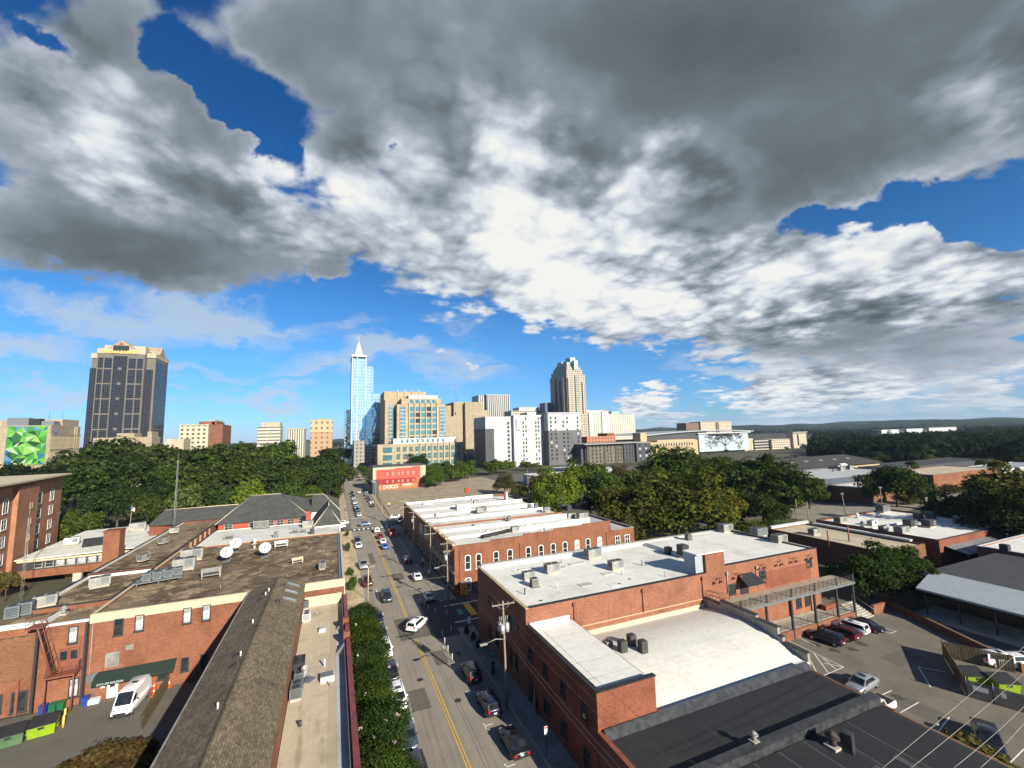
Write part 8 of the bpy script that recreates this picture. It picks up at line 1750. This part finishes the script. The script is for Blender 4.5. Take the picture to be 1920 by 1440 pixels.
for px, py, cl, lb in ((82, 1338, BLUE, 'left blue recycling cart behind the lime container'), (103, 1332, GREEN, 'left green cart behind the lime container'), (115, 1332, GREEN, 'right green cart behind the lime container'), (161, 1322, BLUE, 'blue recycling cart by the white door')):
    q = P(px, py); t = thing('wheelie_bin', lb, 'wheelie bin', (q.x, min(q.y, 73.7), .02), 0, None, True); m = MB(); m.quad([(-.32, -.34, 1.0), (-.26, -.28, .05), (.26, -.28, .05), (.32, -.34, 1.0)]); m.quad([(.32, -.34, 1.0), (.26, -.28, .05), (.26, .3, .05), (.32, .36, 1.0)]); m.quad([(-.26, -.28, .05), (-.32, -.34, 1.0), (-.32, .36, 1.0), (-.26, .3, .05)]); m.quad([(-.26, .3, .05), (-.32, .36, 1), (.32, .36, 1), (.26, .3, .05)]); m.build('body', cl, t); MB().obox((0, 0, 1.0), .7, .78, .07, 0, 0, ('X', R_(4))).build('lid', cl, t)
for px, py in ((50, 1372), (118, 1364), (121, 1350)):
    q = P(px, py); t = thing('bollard', 'yellow steel bollard beside the rubbish containers', 'bollard', (q.x, q.y, 0), 0, 'yellow bollards in the yard', True); MB().cyl((0, 0, 0), .11, 1.25, 10).build('post', plain('bollard_yellow', (.62, .45, .10), .6), t); MB().cyl((0, 0, 1.251), .11, .06, 10, 0, .03).build('cap', plain('bollard_yellow', (0, 0, 0)), t)
t = thing('storage_chest', 'small white chest against the wall by the blue cart', 'chest', (-27.1, 73.9, .02), 0, None, True); MB().box(-.55, .55, -.3, .3, 0, .5).build('body', WHITE, t); MB().box(-.58, .58, -.33, .33, .502, .58).build('lid', WHITE, t)
t = thing('wooden_fence', 'dark board fence between the yard and the shingle roofed building', 'fence', (-20.5, 70, 0)); m = MB(); a, b = Vector((-19.6, 74.2, 0)), Vector((-19.3, 64.5, 0))
n = 46
for k in range(n): q = a.lerp(b, (k+.5)/n); m.obox((q.x, q.y, 0), .05, .23, 1.85+.03*(k % 3), math.atan2(b.y-a.y, b.x-a.x)+PI/2)
m.obox((a+b)/2+Vector((.06, 0, 1.5)), .06, (a-b).length, .1, math.atan2(b.y-a.y, b.x-a.x)+PI/2); m.build('boards', FENCE, t)
# bin enclosure in the parking lot
def enclosure():
    t = thing('bin_enclosure', 'wooden bin enclosure with corrugated metal gates at the right of the parking lot', 'enclosure', P(1830, 1300)[:]); A, B, C, E = P(1770, 1232), P(1814, 1306), P(1925, 1338), P(1905, 1262)
    def run(a, b, h, mat, nm, w=.05, pitch=.16):
        m = MB(); L = (b-a).length; n = int(L/pitch); ang = math.atan2(b.y-a.y, b.x-a.x)
        for k in range(n): q = a.lerp(b, (k+.5)/n); m.obox((q.x, q.y, .05), pitch*.92, w*(1+.5*(k % 2)), h, ang)
        m.obox(((a.x+b.x)/2, (a.y+b.y)/2, h*.75), L, .1, .08, ang); m.build(nm, mat, t)
    run(A, B, 2.0, FENCE, 'fence_panel'); run(A, E, 2.0, FENCE, 'fence_panel'); M_ = B.lerp(C, .48); run(B, M_, 1.85, plain('corrugated_grey', (.15, .145, .13), .6, .3), 'gate', .06, .11); run(M_+(C-B)*.02, C, 1.85, MATS['corrugated_grey'], 'gate', .06, .11)
    d = (C-B).normalized(); ang = math.atan2(d.y, d.x)
    for f, w in ((.22, .9), (.36, .35), (.66, .4)): q = B.lerp(C, f); nrm = Vector((d.y, -d.x, 0)); MB().obox((q.x+nrm.x*.1, q.y+nrm.y*.1, 1.0), w, .02, .5, ang).build('notice', WHITE, t)
    for q in (A, B, M_): MB().cyl((q.x, q.y, 0), .08, 2.3, 8).build('post', DARKM, t)
enclosure()
skip_bin(1826, 1284, 'left lime green container inside the bin enclosure', LIME, R_(-30)); skip_bin(1884, 1298, 'right lime green container inside the bin enclosure', LIME, R_(-30))
for px, py, lb in ((1474, 1195, 'concrete wheel stop at the left end of the deck row'), (1496, 1187, 'second concrete wheel stop in front of the dark blue suv'), (1625, 1151, 'concrete wheel stop at the right end of the deck row')): q = P(px, py); t = thing('wheel_stop', lb, 'wheel stop', (q.x, q.y, .012), R_(5), None, True); MB().box(-.9, .9, -.1, .1, 0, .14).build('block', plain('tan_block', (.40, .33, .22), .9), t)
t = thing('chain_link_fence', 'low dark fence along the street edge of the dirt lot', 'fence', (22, 220, 0)); m = MB()
for k in range(36): m.tube([(21.4+.03*k, 184+k*2.2, 0), (21.4+.03*k, 184+k*2.2, 1.6)], .05, 4)
for z in (.4, .8, 1.2, 1.6): m.tube([(21.4, 184, z), (22.5, 261, z)], .04, 4)
m.build('mesh_panel', DARKM, t)
for x, y, lb in ((4.6, 183.5, 'traffic signal pole at the left far corner of the junction'), (21.0, 183, 'traffic signal pole at the right far corner of the junction')):
    t = thing('traffic_light', lb, 'traffic light', (x, y, 0), 0, None, True); MB().tube([(0, 0, 0), (0, 0, 5.6)], .1, 6).build('pole', GREYM, t); MB().box(-.18, .18, -.2, .1, 4.2, 5.2).build('signal_head', BLACKM, t)
t = thing('warning_sign', 'yellow diamond sign at the edge of the dirt lot', 'sign', (23.6, 205, 0), 0, None, True); MB().tube([(0, 0, 0), (0, 0, 2.6)], .05, 5).build('post', GREYM, t); MB().quad([(-.7, -.06, 2.4), (0, -.06, 1.7), (.7, -.06, 2.4), (0, -.06, 3.1)]).build('panel', YELLOW, t)

for x, y, lb in ((11.2, 61.5, 'iron manhole cover in the left lane below the turning suv'), (14.6, 55.0, 'iron manhole cover in the right lane beside the dark cars'), (11.0, 108.0, 'iron manhole cover beyond the dark green car')):
    t = thing('manhole_cover', lb, 'manhole cover', (x, y, .012), 0, None, True); MB().cyl((0, 0, 0), .36, .022, 16).build('lid', plain('cast_iron', (.05, .045, .04), .7, .3), t); MB().cyl((0, 0, 0), .46, .016, 16).build('ring', plain('ring_asphalt', (.10, .09, .08), .9), t)
for r in (rect(9.2, 11.4, 55, 59.5), rect(13.2, 15.5, 104, 109), rect(9.3, 10.6, 120, 131), rect(14.0, 15.8, 64.0, 68.2), rect(60, 63, 27, 33), rect(70, 76, 37, 39.5)): sheet('asphalt_patch', r, .019, ROADM)
OIL = plain('oil_stain', (.060, .055, .048), .7, 0, .3, 2.0)
rn = random.Random(3)
for x, y in ((69.5, 42.5), (72.5, 42.8), (66.2, 45.6), (66.8, 43.5), (62, 33.5), (58, 30), (17.6, 66), (17.4, 96), (7.8, 100), (7.6, 111)):
    pts = [(x+rn.uniform(.25, .9)*math.cos(a), y+rn.uniform(.3, 1.1)*math.sin(a)) for a in [k*.63 for k in range(10)]]; sheet('oil_stain', pts, .022+rn.uniform(0, .004), OIL)

# ------------------------------------------------------------------ the air: far things fade a little
def haze():
    mt = bpy.data.materials.new('air'); mt.use_nodes = True; T = NT(mt.node_tree); T.n.clear(); o = T.new('ShaderNodeOutputMaterial'); v = T.new('ShaderNodeVolumePrincipled')
    v.inputs['Color'].default_value = (0.62, 0.78, 1.0, 1); v.inputs['Density'].default_value = 5e-5; v.inputs['Anisotropy'].default_value = 0.0; T.l.new(v.outputs[0], o.inputs['Volume'])
    h = MB().box(-14100, 14100, -3100, 15100, -1.0, 172).build('haze', mt); tag(h, 'thin pale haze in the air over the city', 'haze', None, 'stuff')
haze()
